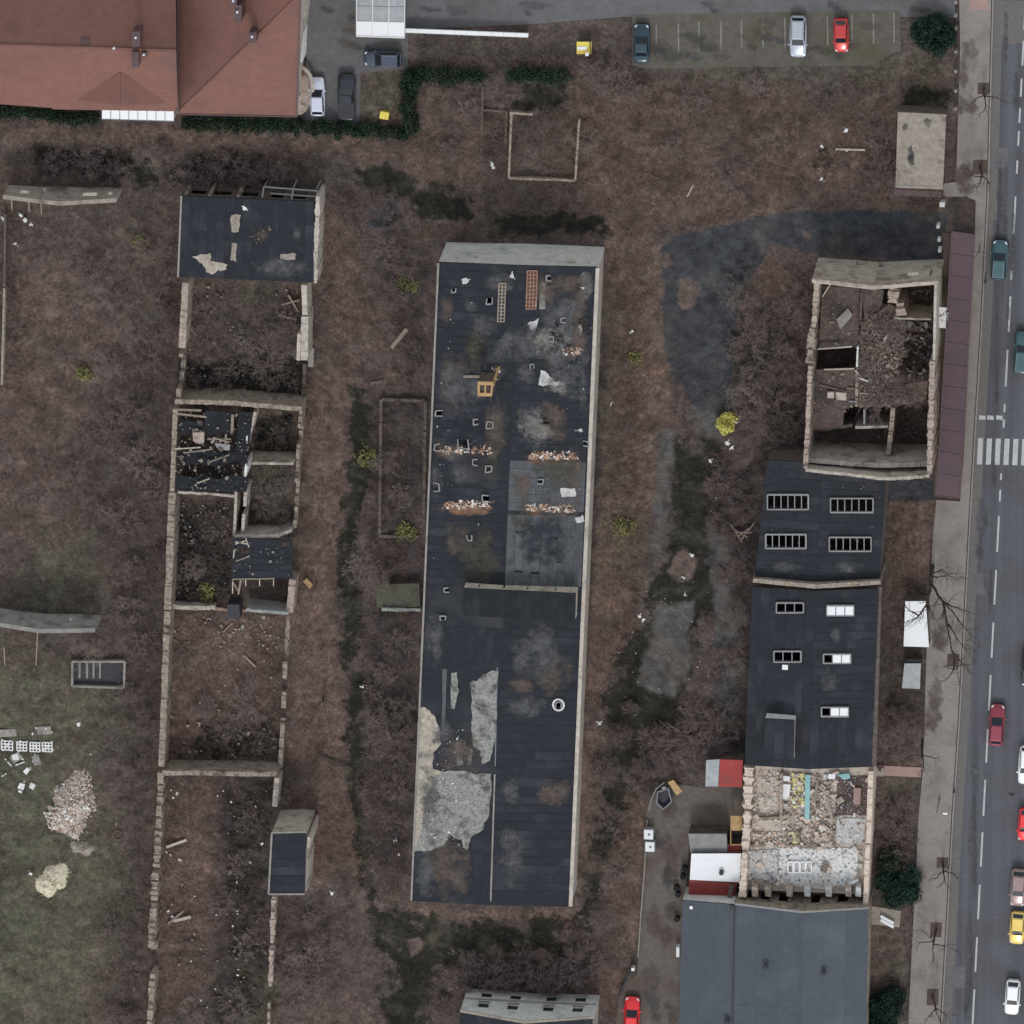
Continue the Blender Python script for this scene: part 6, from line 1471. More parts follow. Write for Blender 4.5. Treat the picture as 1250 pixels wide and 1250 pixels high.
    if kind == "pickup":
        x = MB()
        x.box((-H * .6, 0, 1.045), H * .70, W * 1.72, .05); x.build("bed_cover", "metal_dark", t)
    if kind in ("estate", "suv"):
        for s in (-1, 1): MB().bar((x1 * .95, s * wt * .86, tall + .03), (x2 * .9, s * wt * .86, tall + .03), .04, .04).build("roof_rail", "rim", t)
    return t
for nm, c in (("paint_black", (34, 38, 46)), ("paint_navy", (34, 44, 58)), ("paint_silver", (150, 154, 162)), ("paint_red", (168, 44, 42)), ("paint_bright_red", (206, 40, 44)), ("paint_teal", (52, 80, 84)), ("paint_darkred", (122, 44, 56)), ("paint_white", (214, 216, 220)), ("paint_rose", (128, 108, 104)), ("paint_yellow", (206, 176, 92)), ("paint_pale", (186, 188, 200)), ("paint_slate", (60, 66, 80)), ("paint_petrol", (34, 54, 64))):
    carpaint(nm, *c)
make_car("parked_car", "silver-white hatchback parked beside the stone terrace", (388, 92), (389, 139), "paint_pale", "hatch", 1.7)
make_car("pickup_truck", "black pickup truck parked beside the silver-white hatchback", (424, 88), (424, 143), "paint_black", "pickup", 1.95, "pickup")
make_car("parked_car", "dark slate estate car parked below the white carport", (445, 69), (491, 70), "paint_slate", "estate", 1.85)
make_car("parked_car", "dark petrol-blue car alone at the end of the empty bays", (784, 27), (784, 74), "paint_petrol", "saloon", 1.85)
make_car("parked_car", "silver estate car in a parking bay beside the red car", (975, 68), (975, 17), "paint_silver", "estate", 1.9)
make_car("parked_car", "small red car in a bay between silver car and conifer", (1028, 62), (1027, 20), "paint_red", "hatch", 1.7)
make_car("driving_car", "teal car on the road beside the brown canopy's north end", (1222, 291), (1219, 339), "paint_teal", "estate", 1.85)
make_car("driving_car", "dark teal car on the road short of the zebra crossing", (1251, 402), (1247, 452), "paint_teal", "suv", 1.9)
make_car("driving_car", "dark red car driving south of the zebra crossing", (1219, 857), (1216, 907), "paint_darkred", "hatch", 1.75)
make_car("driving_car", "white car following on the far lane ahead of the red car", (1252, 955), (1255, 908), "paint_white", "estate", 1.85)
make_car("driving_car", "bright red car on the far lane ahead of the rose-brown car", (1251, 1024), (1254, 984), "paint_bright_red", "hatch", 1.75)
make_car("driving_car", "rose-brown car in the queue between red and yellow cars", (1242, 1104), (1245, 1058), "paint_rose", "hatch", 1.8)
make_car("driving_car", "yellow car in the queue behind the rose-brown car", (1241, 1150), (1244, 1110), "paint_yellow", "hatch", 1.75)
make_car("driving_car", "white car at the tail of the queue behind the yellow car", (1235, 1236), (1238, 1193), "paint_white", "hatch", 1.72)
make_car("parked_car", "bright red car standing on the driveway beside the two-storey house", (773, 1214), (771, 1263), "paint_bright_red", "saloon", 1.85, z=.02)
make_car("driving_car", "dark car at the road's edge beside the dark red car", (1256, 836), (1258, 790), "paint_black", "hatch", 1.75)

# ================================================================== yard things
t = thing("skip_loader", "small yellow skip with white lid on the gravel beside the barrier", "skip", P(713, 57, 0))
b = MB(); lo = [P(x, y, .05) for x, y in ((707, 53), (720, 53), (720, 63), (707, 63))]; hi = [P(x, y, 1.2) for x, y in ((704, 51), (722, 51), (722, 66), (704, 66))]
b.hexa(lo, hi); b.build("body", "yellow_plastic", t)
MB().prism([P(x, y, 1.3) for x, y in ((705, 57), (716, 57), (716, 61), (705, 61))], drop=.12).build("lid", "white_paint", t); MB().box(P(717, 65, 1.2), .35, .35, .5).build("bucket", "white_paint", t); MB().bar(P(720, 50, 1.3), P(721, 66, 1.3), .12, .12).build("handle", "metal_dark", t)
solo(MB().box(P(470, 139, 0), 1.0, .85, .7, -.15), "storage_box", "yellow_plastic", "yellow plastic storage box on the grass inside the hedge corner", "box")
# white liquid containers
for i, (x, y) in enumerate(((793, 1014.5), (794.5, 1029.5))):
    t = thing("liquid_container", ("white cube liquid container in a cage, nearer the trailer" if i == 0 else "white cube liquid container in a cage, nearer the grey hall"), "container", P(x, y, 0), "white containers beside the driveway")
    p = P(x, y, 0)
    MB().box(p + Vector((0, 0, .14)), 1.0, 1.12, 1.0).build("tank", "tank_white", t)
    MB().box(p + Vector((0, 0, .0)), 1.1, 1.2, .13).build("pallet", "wood_old", t)
    cg = MB()
    for sx in (-1, -.33, .33, 1):
        for sy in (-1, 1): cg.bar(p + Vector((sx * .53, sy * .59, .13)), p + Vector((sx * .53, sy * .59, 1.12)), .04, .04)
    for z in (.4, .75, 1.12):
        c = [p + Vector((sx * .54, sy * .60, z)) for sx, sy in ((-1, -1), (1, -1), (1, 1), (-1, 1))]
        for k in range(4): cg.bar(c[k], c[(k + 1) % 4], .04, .04)
    cg.build("cage", "rim", t)
    MB().tube([p + Vector((0.05, 0, 1.12)), p + Vector((0.05, 0, 1.2))], .14, 10).build("cap", "metal_grey", t)
# open trailer with rails
t = thing("open_trailer", "open grey flatbed trailer with bent rail and tan board at driveway head", "trailer", P(813, 972, 0))
tq = [(803, 966), (816, 962), (820, 978), (810, 987), (802, 980)]
MB().prism([P(x, y, .55) for x, y in tq], drop=.12).build("bed", "metal_dark", t)
b = MB()
for i in range(len(tq)):
    a_, c_ = tq[i], tq[(i + 1) % len(tq)]
    b.bar(P(a_[0], a_[1], .85), P(c_[0], c_[1], .85), .14, .5 + .008 * (i % 2))
b.build("side_boards", "metal_grey", t)
b = MB(); b.tube([P(792, 990, 1.0), P(795, 975, 1.0), P(801, 963, 1.0), P(811, 955, 1.0)], .07, 6); b.build("rail", "frame_pale", t)
MB().prism([P(x, y, .75) for x, y in ((815, 955), (822, 952), (833, 966), (826, 971))], drop=.1).build("board", "wood_tan", t)
for s in ((805, 970), (818, 976)):
    p = P(s[0], s[1], .3); MB().tube([p + Vector((-.1, 0, 0)), p + Vector((.1, 0, 0))], .3, 10).build("wheel", "tyre", t)
MB().prism([P(x, y, .9) for x, y in ((808, 961.5), (813, 961), (813, 963.5), (808, 964))], drop=.3).build("box", "white_paint", t)
# driveway edge wall
t = thing("driveway_wall", "thin low concrete edge wall along the driveway beside the containers", "wall", P(785, 1090, 0))
pth = [(790, 1000), (787, 1060), (783, 1110), (779, 1168)]
for (x0, y0), (x1, y1) in zip(pth[:-1], pth[1:]):
    n = 6
    for i in range(n):
        a_, c_ = P(x0 + (x1 - x0) * i / n, y0 + (y1 - y0) * i / n, .15), P(x0 + (x1 - x0) * (i + .97) / n, y0 + (y1 - y0) * (i + .97) / n, .15)
        MB().bar(a_, c_, .14, .5).build("edge_stone", "concrete", t)
solo(MB().box(P(773.5, 1180, 0), .35, .35, .9), "bollard", "white_paint", "short white bollard where the driveway bends", "bollard")
b = MB(); b.tube([P(773, 1180, .5), P(766, 1192, .5), P(760, 1206, .5), P(757, 1215, .5)], .13, 6)
solo(b, "pipe_rail", "metal_dark", "dark curved pipe rail along the driveway bend", "rail")
# stacked goods by the lean-to
for i, (x, y) in enumerate(((826, 1082), (828, 1090), (834, 1068), (836, 1058), (827, 1120))):
    b = MB(); p = P(x, y, 0)
    for k in range(3): b.tube([p + Vector((0, 0, .02 + k * .24)), p + Vector((R.uniform(-.05, .05), 0, .24 + k * .24))], .32, 10)
    solo(b, "tyre_stack", "tyre", "short stack of old tyres beside the maroon and white sheds", "tyres", "tyre stacks along the driveway sheds")
solo(MB().box(P(828.5, 1158, 0), .35, 1.2, 1.1), "door_leaf", "white_paint", "narrow white cupboard against the grey hall's driveway side", "cupboard")
# white pipes lying south of the gutted bay
for dy in (0, 4.6):
    b = MB(); b.bar(P(1075, 1118 + dy, .35), P(1091, 1127 + dy, .35), .34, .24)
    solo(b, "white_beam", "white_paint", "white beam lying by the evergreen beside the grey hall", "beam", "white beams on the ground")
sheet("concrete_pad", [(1064, 1106), (1100, 1112), (1098, 1132), (1062, 1128)], .05, "concrete_beige", .2)
# bench-like concrete inspection pit on the path
b = MB(); b.box(P(1074, 941, .06), 1.0, 1.0, .5); solo(b, "inspection_chamber", "concrete_beige", "square concrete chamber with dark lid at the pink path's end", "chamber")
MB().box(P(1074, 939.5, .57), .35, .35, .02).build("lid", "metal_dark", bpy.data.objects["inspection_chamber"]).location = -Vector(bpy.data.objects["inspection_chamber"].location)
# fence by the pavement, north
t = thing("pavement_fence", "low fence with white concrete posts between car park and pavement", "fence", P(1168, 60, 0))
for y in (0, 16, 32, 60, 84, 108, 130): MB().box(P(1167.5, y, 0), .3, .3, 1.1).build("post", "concrete", t)
for y0, y1 in ((0, 16), (16, 32), (32, 60), (60, 84), (84, 108), (108, 130)):
    b = MB()
    for z in (.45, .9): b.bar(P(1167.5, y0, z), P(1167.5, y1, z), .05, .05)
    b.build("rail", "metal_dark", t)
t = thing("strip_fence", "thin wire fence along the brown strip beside the pavement", "fence", P(1112, 1180, 0))
for y in range(960, 1260, 30):
    x = 1122 - (y - 960) * .044
    MB().box(P(x - 2.5, y, 0), .08, .08, 1.1).build("post", "metal_dark", t)
    if y < 1220: MB().bar(P(x - 2.5, y, 1.0), P(x - 3.8, y + 30, 1.0), .04, .04).build("rail", "metal_dark", t)
t = thing("gate_posts", "row of short white posts between kiosk and street ruin", "posts", P(1148, 270, 0))
for x, y in ((1146, 273), (1148, 302), (1147, 290)): MB().box(P(x, y, 0), .35, .35, 1.0 + R.random() * .4).build("post", "concrete_white", t)
# street furniture
def lamp_post(px, py, label):
    t = thing("street_lamp", label, "street lamp", P(px, py, .13))
    p = P(px, py, .13)
    MB().tube([p, p + Vector((0, 0, 4.4))], [.09, .05], 8).build("pole", "metal_grey", t)
    MB().tube([p, p + Vector((0, 0, .5))], .14, 8).build("base", "metal_grey", t)
    MB().bar(p + Vector((0, 0, 4.4)), p + Vector((.9, 0, 4.6)), .06, .06).build("arm", "metal_grey", t); MB().box(p + Vector((1.0, 0, 4.55)), .5, .2, .1).build("lamp_head", "white_paint", t)
lamp_post(1147, 975, "grey street lamp on the pavement beside the pink path")
for x, y in ((1165, 964), (1203, 342)):
    b = MB(); p = P(x, y, .13); b.tube([p, p + Vector((0, 0, .8))], .1, 8); b.tube([p + Vector((0, 0, .8)), p + Vector((0, 0, .95))], [.16, .05], 8)
    solo(b, "bollard", "metal_dark", "dark metal bollard at the kerb opposite the pink path" if y > 900 else "dark metal bollard at the kerb near the brown canopy", "bollard")
# manhole
structure(MB().tube([P(1235, 968, 0), P(1235, 968, .014)], .32, 12), "manhole_cover", "metal_dark")

# ================================================================== heaps in the western field
def heap(name, label, cat, cx, cy, rx, ry, h, m, n, chunks, smin, smax, seed):
    rs = np.random.RandomState(seed)
    b = MB(); rings = 9; seg = 28
    t = thing(name, label, cat, P(cx, cy, 0))
    wob = [1 + .22 * sin(2 * a + seed) + .12 * sin(5 * a + seed * 2) + rs.uniform(-.06, .06) for a in [2 * pi * k / seg for k in range(seg)]]
    pts = [P(cx, cy, 0) + Vector((0, 0, h))]
    for i in range(1, rings + 1):
        f = i / rings
        for k in range(seg):
            a = 2 * pi * k / seg
            p = P(cx + rx * wob[k] * f * cos(a), cy + ry * wob[k] * f * sin(a), 0)
            zz = h * (1 - f ** 1.6) * rs.uniform(.8, 1.15) - (.15 if i == rings else 0)
            pts.append(p + Vector((0, 0, zz)))
    fs = [(0, 1 + (k + 1) % seg, 1 + k) for k in range(seg)]
    for i in range(rings - 1):
        for k in range(seg):
            a_ = 1 + i * seg + k; c_ = 1 + i * seg + (k + 1) % seg
            fs.append((a_, c_, c_ + seg, a_ + seg))
    b.add(pts, fs); b.build("mound", m, t, smooth=m != "sand")
    if n:
        cb = MB()
        for _ in range(n):
            a = R.random() * 2 * pi; f = sqrt(R.random()) * (1.0 if R.random() < .8 else 1.3)
            k = int(a / (2 * pi) * seg) % seg
            p = P(cx + rx * wob[k] * f * cos(a), cy + ry * wob[k] * f * sin(a), 0)
            cb.chunk(p + Vector((0, 0, h * max(0, 1 - f ** 1.6) - .03)), R.uniform(smin, smax), R.randrange(len(chunks)))
        o = cb.build("loose_pieces", chunks, t); o["kind"] = "stuff"
    return t
heap("brick_heap", "large heap of pinkish broken bricks in the grassy field", "rubble heap", 88, 982, 33, 36, 1.5, "masonry_pink", 2600, ["masonry_pink", "brick_red", "concrete_white", "masonry_cream", "masonry_cream", "masonry_pink", "concrete_pale"], .12, .32, 4)
heap("sand_heap", "small tan sand heap touching the brick heap", "sand heap", 101, 1034, 16, 11, .8, "concrete_beige", 60, ["masonry_pink", "concrete_beige"], .12, .25, 7)
heap("sand_heap", "pale yellow sand heap with scattered lumps in the grassy field", "sand heap", 64, 1074, 19, 22, .9, "sand", 260, ["sand", "sand", "concrete_beige"], .06, .24, 9)
# broken concrete panels
PANELS = [(10, 894, 22, 9, .1), (54, 891, 18, 10, .1), (9, 909, 14, 11, .05), (27, 910, 12, 11, 0), (43, 911, 12, 11, -.1), (58, 911, 12, 11, .1), (45, 927, 9, 12, .3), (20, 924, 14, 9, .7)]
for i, (x, y, a_, c_, rot) in enumerate(PANELS):
    t = thing("concrete_block", "broken flat concrete block lying in the dump of white slabs beside the brick heap", "concrete block", P(x, y, 0), "broken concrete slabs in the western field")
    p = P(x, y, 0); w_, h_ = a_ * .093, c_ * .099
    if i in (2, 3, 4, 5):
        b = MB()
        for k in range(4):
            u = -w_ / 2 + w_ * k / 3; vv = -h_ / 2 + h_ * k / 3
            b.bar(p + Vector((u, -h_ / 2, .22)), p + Vector((u, h_ / 2, .25)), .13, .12); b.bar(p + Vector((-w_ / 2, vv, .24)), p + Vector((w_ / 2, vv, .24)), .13, .115)
        b.build("grille", "concrete_white", t)
    else: MB().box(p + Vector((0, 0, .05)), w_, h_, .22, rot).build("slab", "concrete", t)
    b = MB()
    for k in range(5): b.chunk(p + Vector((R.uniform(-w_, w_) * .6, R.uniform(-h_, h_) * .6, .1)), .3)
    b.build("fragments", "concrete_white", t)
for x, y, s, m in ((19, 923, 1.0, "concrete_white"), (33, 940, .8, "litter_white"), (27, 958, 1.1, "litter_white"), (40, 958, .9, "litter_white"), (20, 952, .7, "concrete_white"), (25, 965, .5, "litter_white"), (112, 918, .5, "concrete_white"), (96, 884, .5, "concrete_white"), (40, 895, .4, "litter_white"), (126, 946, .35, "concrete_white"), (38, 1066, .45, "concrete_white"), (143, 1002, .9, "masonry_pink"), (70, 912, .4, "concrete")):
    b = MB(); b.chunk(P(x, y, 0), s)
    for k in range(6): b.chunk(P(x + R.uniform(-4, 4), y + R.uniform(-4, 4), 0), s * .35)
    solo(b, "concrete_lump", m, "pale broken lump of concrete lying in the western field", "rubble", "pale lumps around the heaps")
for a_, c_ in (((8, 954), (18, 944)), ((2, 948), (8, 944)), ((6, 926), (14, 935)), ((14, 936), (30, 930))):
    solo(MB().bar(P(a_[0], a_[1], .2), P(c_[0], c_[1], .25), .12, .12), "concrete_lath", "concrete_white", "thin white concrete lath lying in the dump of white slabs", "lath", "laths in the slab dump")
b = MB(); c = P(144, 1019, .12); b.tube([c + Vector((.55 * cos(i * pi / 8), .58 * sin(i * pi / 8), .1)) for i in range(17)], .13, 6)
solo(b, "old_tyre", "masonry_dark", "old tyre lying east of the brick heap", "tyre")
# fallen beams and logs
for x0, y0, x1, y1, wd, m, lab in ((478, 424, 497, 401, .45, "wood_old", "old weathered log lying in scrub west of the factory hall"), (203, 1034, 228, 1025, .3, "wood_pale", "pale rafter leaning from the wall, south room of the long ruin"), (212, 1124, 233, 1119, .35, "wood_pale", "pale thick beam on the floor of the ruin's southern room"), (205, 1128, 224, 1112, .2, "wood_old", "thin grey beam crossing a pale thick beam in the long ruin"),
                                   (272, 772, 284, 760, .16, "wood_old", "bent grey pole on the rubble of the ruin's brick-strewn room"), (298, 800, 312, 814, .2, "wood_old", "grey pole slanting in the ruin's brick-strewn room"), (385, 920, 430, 938, .22, "bark", "fallen dark bough lying across the brown corridor"), (839, 240, 846, 226, .14, "wood_pale", "thin pale pole lying in the brown northern field"), (1020, 182, 1056, 183, .2, "wood_pale", "long pale board lying in the field west of the kiosk")):
    solo(MB().bar(P(x0, y0, .35), P(x1, y1, .3), wd, wd * .8), "fallen_beam", m, lab, "beam")
b = MB()
b.prism([P(x, y, .6) for x, y in ((370, 710), (374, 706), (382, 714), (378, 719))], drop=.5)
solo(b, "wooden_crate", "wood_tan", "tan wooden crate dumped on the brown corridor beside the ruin", "crate")
for k in range(5):
    x0 = 892 + k * 3; solo(MB().bar(P(x0, 640 + k * 5, .5), P(x0 + 14 + 3 * (k % 3), 662 - k * 6, .4), .12, .12), "loose_plank", "wood_old", "grey plank in the fan of boards beside the barred-skylight shed", "plank", "fan of boards beside the shed")
for x, y, s in ((602, 203, .8), (601, 199, .4), (772, 404, .5), (746, 493, .4), (781, 752, .6), (786, 756, .5), (732, 883, .5), (898, 515, .4), (888, 540, .7), (894, 545, .6), (867, 562, .5), (1033, 158, .7), (1034, 183, .5), (1003, 218, .6), (845, 678, .5), (835, 705, .4), (836, 725, .35), (1003, 178, .5), (31, 268, .6), (38, 274, .5), (26, 263, .5), (19, 297, .5), (4, 267, .5), (484, 1026, .4), (487, 1042, .4), (405, 1090, .5), (443, 838, .4)):
    b = MB(); s *= .8; p = P(x, y, ground_height(x, y)); b.chunk(p, s)
    for k in range(3): b.chunk(p + Vector((R.uniform(-.3, .3), R.uniform(-.3, .3), 0)), s * .5)
    solo(b, "rubbish_scrap", "litter_white", "white scrap of rubbish lying on the waste ground", "rubbish", "white scraps strewn over the waste ground")
# ================================================================== vegetation
def grow(b, p, d, ln, rad, depth, rr, tips, n=5, spread=.55, up=.15, kids=3, shrink=.66, wob=.16, minr=.012):
    """one limb and its forks, written into mesh b; thin ends are collected in tips"""
    pts = [p]; rads = [rad]; cur = Vector(p); dd = Vector(d).normalized()
    seg = 4
    for i in range(seg):
        dd = (dd + Vector((rr.gauss(0, wob), rr.gauss(0, wob), rr.gauss(0, wob) + up * .25))).normalized()
        cur = cur + dd * (ln / seg)
        pts.append(cur.copy()); rads.append(max(minr, rad * (1 - .5 * (i + 1) / seg)))
        if depth > 0 and i >= 1:
            for _ in range(1 if i < seg - 1 else kids - 1):
                s = Vector((rr.gauss(0, 1), rr.gauss(0, 1), rr.gauss(0, .6))).normalized()
                grow(b if rad * .6 > .03 else tips, cur, (dd + s * spread * 1.6).normalized(), ln * shrink * rr.uniform(.7, 1.15), rads[-1] * .66, depth - 1, rr, tips, max(3, n - 1), spread, up, kids, shrink, wob, minr)
    b.tube(pts, rads, n, cap=False)

def bare_bush(seed, stems=9, h=1.6, depth=2, spread=.5, thick=.045):
    rr = random.Random(seed); st = MB(); tw = MB()
    for k in range(stems):
        a = 2 * pi * k / stems + rr.uniform(-.3, .3)
        d = Vector((cos(a) * rr.uniform(.4, 1.1), sin(a) * rr.uniform(.4, 1.1), 1.0))
        grow(st, Vector((cos(a) * .12, sin(a) * .12, -.3)), d, h * rr.uniform(.6, 1), thick, depth, rr, tw, 4, spread, .1, 3, .6, .2, .0115)
    return st, tw
def mesh_of(b, name, m):
    me = bpy.data.meshes.new(name); me.from_pydata(b.v, [], b.f); me.materials.append(MATS[m]); me.update(); return me
BUSH = []
for i in range(8):
    st, tw = bare_bush(100 + i, 10 + i % 4, 1.3 + .07 * i, 3, .62, .03)
    BUSH.append((mesh_of(st, "stem", "twig_grey"), mesh_of(tw, "crown", "twig_grey"), mesh_of(tw, "crown", "twig_mauve")))
def leaves(pos_fn, n, size, m, name, parent, seed, flat=.5, tris=True):
    rs = np.random.RandomState(seed)
    c = pos_fn(rs, n)
    nrm = rs.normal(size=(n, 3)); nrm[:, 2] += flat; nrm /= np.linalg.norm(nrm, axis=1)[:, None]
    t1 = np.cross(nrm, rs.normal(size=(n, 3))); t1 /= np.linalg.norm(t1, axis=1)[:, None]
    t2 = np.cross(nrm, t1)
    s = size * rs.uniform(.6, 1.3, (n, 1))
    vs = np.stack([c - t1 * s, c + t2 * s * .45, c + t1 * s, c - t2 * s * .45], 1).reshape(-1, 3)
    me = bpy.data.meshes.new(name)
    me.vertices.add(n * 4); me.vertices.foreach_set("co", vs.astype(np.float32).reshape(-1))
    me.loops.add(n * 4); me.loops.foreach_set("vertex_index", np.arange(n * 4, dtype=np.int32))
    me.polygons.add(n); me.polygons.foreach_set("loop_start", np.arange(0, n * 4, 4, dtype=np.int32))
    me.update(calc_edges=True)
    me.materials.append(MATS[m])
    o = bpy.data.objects.new(name, me); COL.objects.link(o)
    if parent: o.parent = parent
    return o
def blob_fn(blobs, fill=.55):
    """leaf places spread through the outer part of several ellipsoids"""
    def f(rs, n):
        k = rs.randint(0, len(blobs), n)
        B = np.array(blobs)[k]
        d = rs.normal(size=(n, 3)); d /= np.linalg.norm(d, axis=1)[:, None]
        r = (fill + (1 - fill) * rs.rand(n)) [:, None] * (1 + .12 * rs.normal(size=(n, 1)))
        return B[:, :3] + d * r * B[:, 3:]
    return f
def leaf_mesh(seed, n, size, m):
    rs = np.random.RandomState(seed)
    bl = [(rs.normal(0, .55), rs.normal(0, .55), rs.uniform(.4, 1.3), .42, .42, .36) for _ in range(16)]
    o = leaves(blob_fn(bl, .2), n, size, m, "dead_leaves", None, seed, .6)
    me = o.data; bpy.data.objects.remove(o); return me
mat("dead_leaf", lin(92, 80, 78), lin(124, 108, 104), lin(80, 72, 72), s=1.2, s2=.5, bump=0, rnd=.12)
LEAFM = [leaf_mesh(300 + i, 900, .075, "dead_leaf") for i in range(3)]
def place_bush(px, py, s, label, group, k=None, mauve=False, sz=None, z=None):
    k = R.randrange(8) if k is None else k
    t = thing("bare_bush", label, "bush", P(px, py, ground_height(px, py) if z is None else z), group, R.random() * 6.28)
    t.scale = (s * R.uniform(.8, 1.2), s * R.uniform(.8, 1.2), sz or s)
    for nm, me in (("stem", BUSH[k][0]), ("crown", BUSH[k][2 if mauve else 1])):
        o = bpy.data.objects.new(nm, me); COL.objects.link(o); o.parent = t
    if mauve:
        o = bpy.data.objects.new("dead_leaves", LEAFM[k % 3]); COL.objects.link(o); o.parent = t
    return t
SETS = [
 ("leafless grey bush in the thicket between the yard and the street ruin", "bushes between yard and street ruin", [(905, 360, 1.0), (920, 400, 1.3), (945, 420, 1.7), (930, 450, 1.5), (955, 390, 1.4), (965, 440, 1.3), (910, 480, 1.2), (940, 500, 1.5), (965, 520, 1.2), (902, 425, 1.0), (975, 360, 1.0), (955, 540, 1.1)], False),
 ("bushy mauve-brown shrub in the clump north of the red and grey roofed shed", "mauve shrubs north of the red shed", [(845, 890, 1.5), (862, 872, 1.3), (878, 880, 1.2), (830, 905, 1.4), (812, 915, 1.2), (795, 930, 1.4), (850, 910, 1.2), (880, 905, 1.2), (782, 945, 1.2), (800, 905, 1.0), (865, 900, 1.1), (790, 960, 1.0)], True),
 ("bare pale-twigged bush against the factory hall's west wall", "bushes along the hall's west wall", [(482, 902, 1.7), (470, 880, 1.1), (465, 700, 1.3), (448, 690, 1.2), (455, 840, 1.0), (492, 860, 1.1), (486, 960, 1.1), (475, 1000, 1.0), (470, 560, .9), (490, 600, 1.0), (485, 780, 1.1), (470, 820, 1.0), (500, 320, 1.1), (480, 360, 1.2), (505, 430, 1.2), (470, 300, 1.1)], False),
 ("bare bush in the damp hollow north of the two-storey house", "bushes north of the two-storey house", [(575, 1170, 1.6), (600, 1185, 1.6), (625, 1190, 1.5), (655, 1185, 1.6), (690, 1180, 1.5), (560, 1195, 1.3), (715, 1175, 1.2), (640, 1165, 1.2), (670, 1195, 1.3), (540, 1220, 1.2)], True),
 ("bare pale bush beside the tower annex and ruined east wall", "bushes south of the tower annex", [(372, 1165, 1.5), (350, 1190, 1.2), (385, 1190, 1.1), (345, 1150, 1.0), (400, 1150, 1.0), (365, 1210, 1.1), (380, 1120, .9)], False),
 ("bare straggling bush in the scrub west of the long ruin", "bushes in the western scrub", [(120, 540, 1.2), (140, 520, 1.3), (170, 560, 1.4), (160, 500, 1.2), (185, 440, 1.2), (120, 600, 1.3), (150, 630, 1.2), (95, 570, 1.1), (190, 600, 1.1), (165, 690, 1.3), (150, 740, 1.2), (175, 780, 1.2), (160, 840, 1.1), (180, 880, 1.0), (170, 940, 1.0), (140, 1130, 1.0), (165, 1180, 1.1), (150, 1240, 1.2), (180, 300, 1.2), (195, 350, 1.1), (150, 360, 1.0), (110, 330, 1.0), (60, 540, 1.0), (35, 600, 1.0), (80, 430, .9), (130, 440, 1.1), (170, 400, 1.2)], False),
 ("bare bush in the strip north of the workshop block", "bushes north of the workshop block", [(70, 195, 1.1), (110, 200, 1.2), (150, 210, 1.1), (230, 205, 1.1), (270, 200, 1.2), (300, 210, 1.3), (200, 180, .9), (340, 205, 1.0), (420, 250, 1.2), (455, 250, 1.1), (480, 270, 1.1), (305, 222, 1.0)], True),
 ("bare bush growing inside the roofless long ruin", "bushes inside the long ruin", [(250, 380, 1.1), (280, 400, 1.2), (310, 385, 1.1), (300, 415, 1.3), (260, 430, 1.1), (330, 450, 1.2), (245, 410, 1.0), (350, 460, 1.1), (275, 460, 1.1), (235, 460, 1.0), (320, 365, .9), (240, 690, 1.0), (260, 640, 1.0), (340, 530, 1.0), (325, 620, 1.0), (225, 800, 1.0), (250, 860, 1.1), (320, 900, 1.1), (340, 410, 1.5), (320, 430, 1.3), (290, 440, 1.2), (350, 390, 1.1), (330, 600, 1.1), (340, 625, 1.1), (300, 850, 1.2), (280, 880, 1.1), (310, 1000, 1.1), (290, 1050, 1.2), (270, 1100, 1.2), (300, 1150, 1.2), (290, 1220, 1.3), (240, 1230, 1.2)], False),
 ("bare bush among the brown weeds of the northern field", "bushes of the northern field", [(730, 90, 1.2), (755, 100, 1.1), (780, 110, 1.0), (850, 120, 1.0), (920, 100, 1.0), (990, 90, .9), (940, 170, 1.1), (1010, 130, 1.0), (1060, 150, .9), (890, 210, 1.0), (820, 180, .9), (1080, 180, 1.2), (1075, 210, 1.0), (570, 130, 1.1), (550, 180, 1.0), (720, 170, .9)], False),
 ("bare bush on the strip between the mossy ground and the dark sheds", "bushes beside the dark sheds", [(890, 590, 1.2), (905, 620, 1.2), (885, 650, 1.0), (905, 690, 1.1), (880, 700, 1.0), (900, 740, 1.0), (890, 800, 1.0), (1090, 870, 1.1), (1110, 880, 1.2), (1095, 1010, 1.3), (1085, 990, 1.1), (1100, 1040, 1.2), (770, 860, .8), (755, 890, .9)], True),
 ("low bare bush on the brown ground east of the factory hall", "bushes east of the factory hall", [(770, 520, .8), (760, 580, .8), (775, 690, .8), (765, 450, .7), (785, 340, .7), (735, 940, .8), (745, 1000, .9), (760, 1060, .8), (735, 1110, .9), (720, 1160, .9)], False)]
SPLIT = {   # the same kind of bush, told apart by what it grows beside
 "bushes inside the long ruin": ((495, "bare bush in the ruin's brush-filled room next to the workshop block"), (745, "bare bush in the ruin's small partitioned rooms"), (940, "bare bush in the ruin's brick-strewn brown room"), (2000, "bare bush in the ruin's southern room beside the tower annex")),
 "bushes in the western scrub": ((425, "bare straggling bush beside the workshop block's west side"), (660, "bare straggling bush west of the ruin's collapsed middle bays"), (860, "bare straggling bush between concrete crib and the ruin's west wall"), (2000, "bare straggling bush between brick heap and the ruin's west wall")),
 "bushes along the hall's west wall": ((450, "bare pale bush north of the annex ruin beside the factory hall"), (760, "bare pale bush among the annex ruin's low walls"), (2000, "bare pale bush beside the stripped corner of the factory hall")),
 "bushes beside the dark sheds": ((760, "bare bush beside the fan of boards and barred-skylight shed"), (850, "bare bush beside the worn paved track"), (2000, "bare bush on the edge strip below the white sheds or mossy ground")),
 "bushes of the northern field": ((125, "bare bush along the edge of the parking bays"), (2000, "bare bush in the open northern field near kiosk or square room")),
 "bushes between yard and street ruin": ((430, "leafless grey bush at the upper yard edge beside the street ruin"), (2000, "leafless grey bush between yellow shrub and the street ruin")),
}
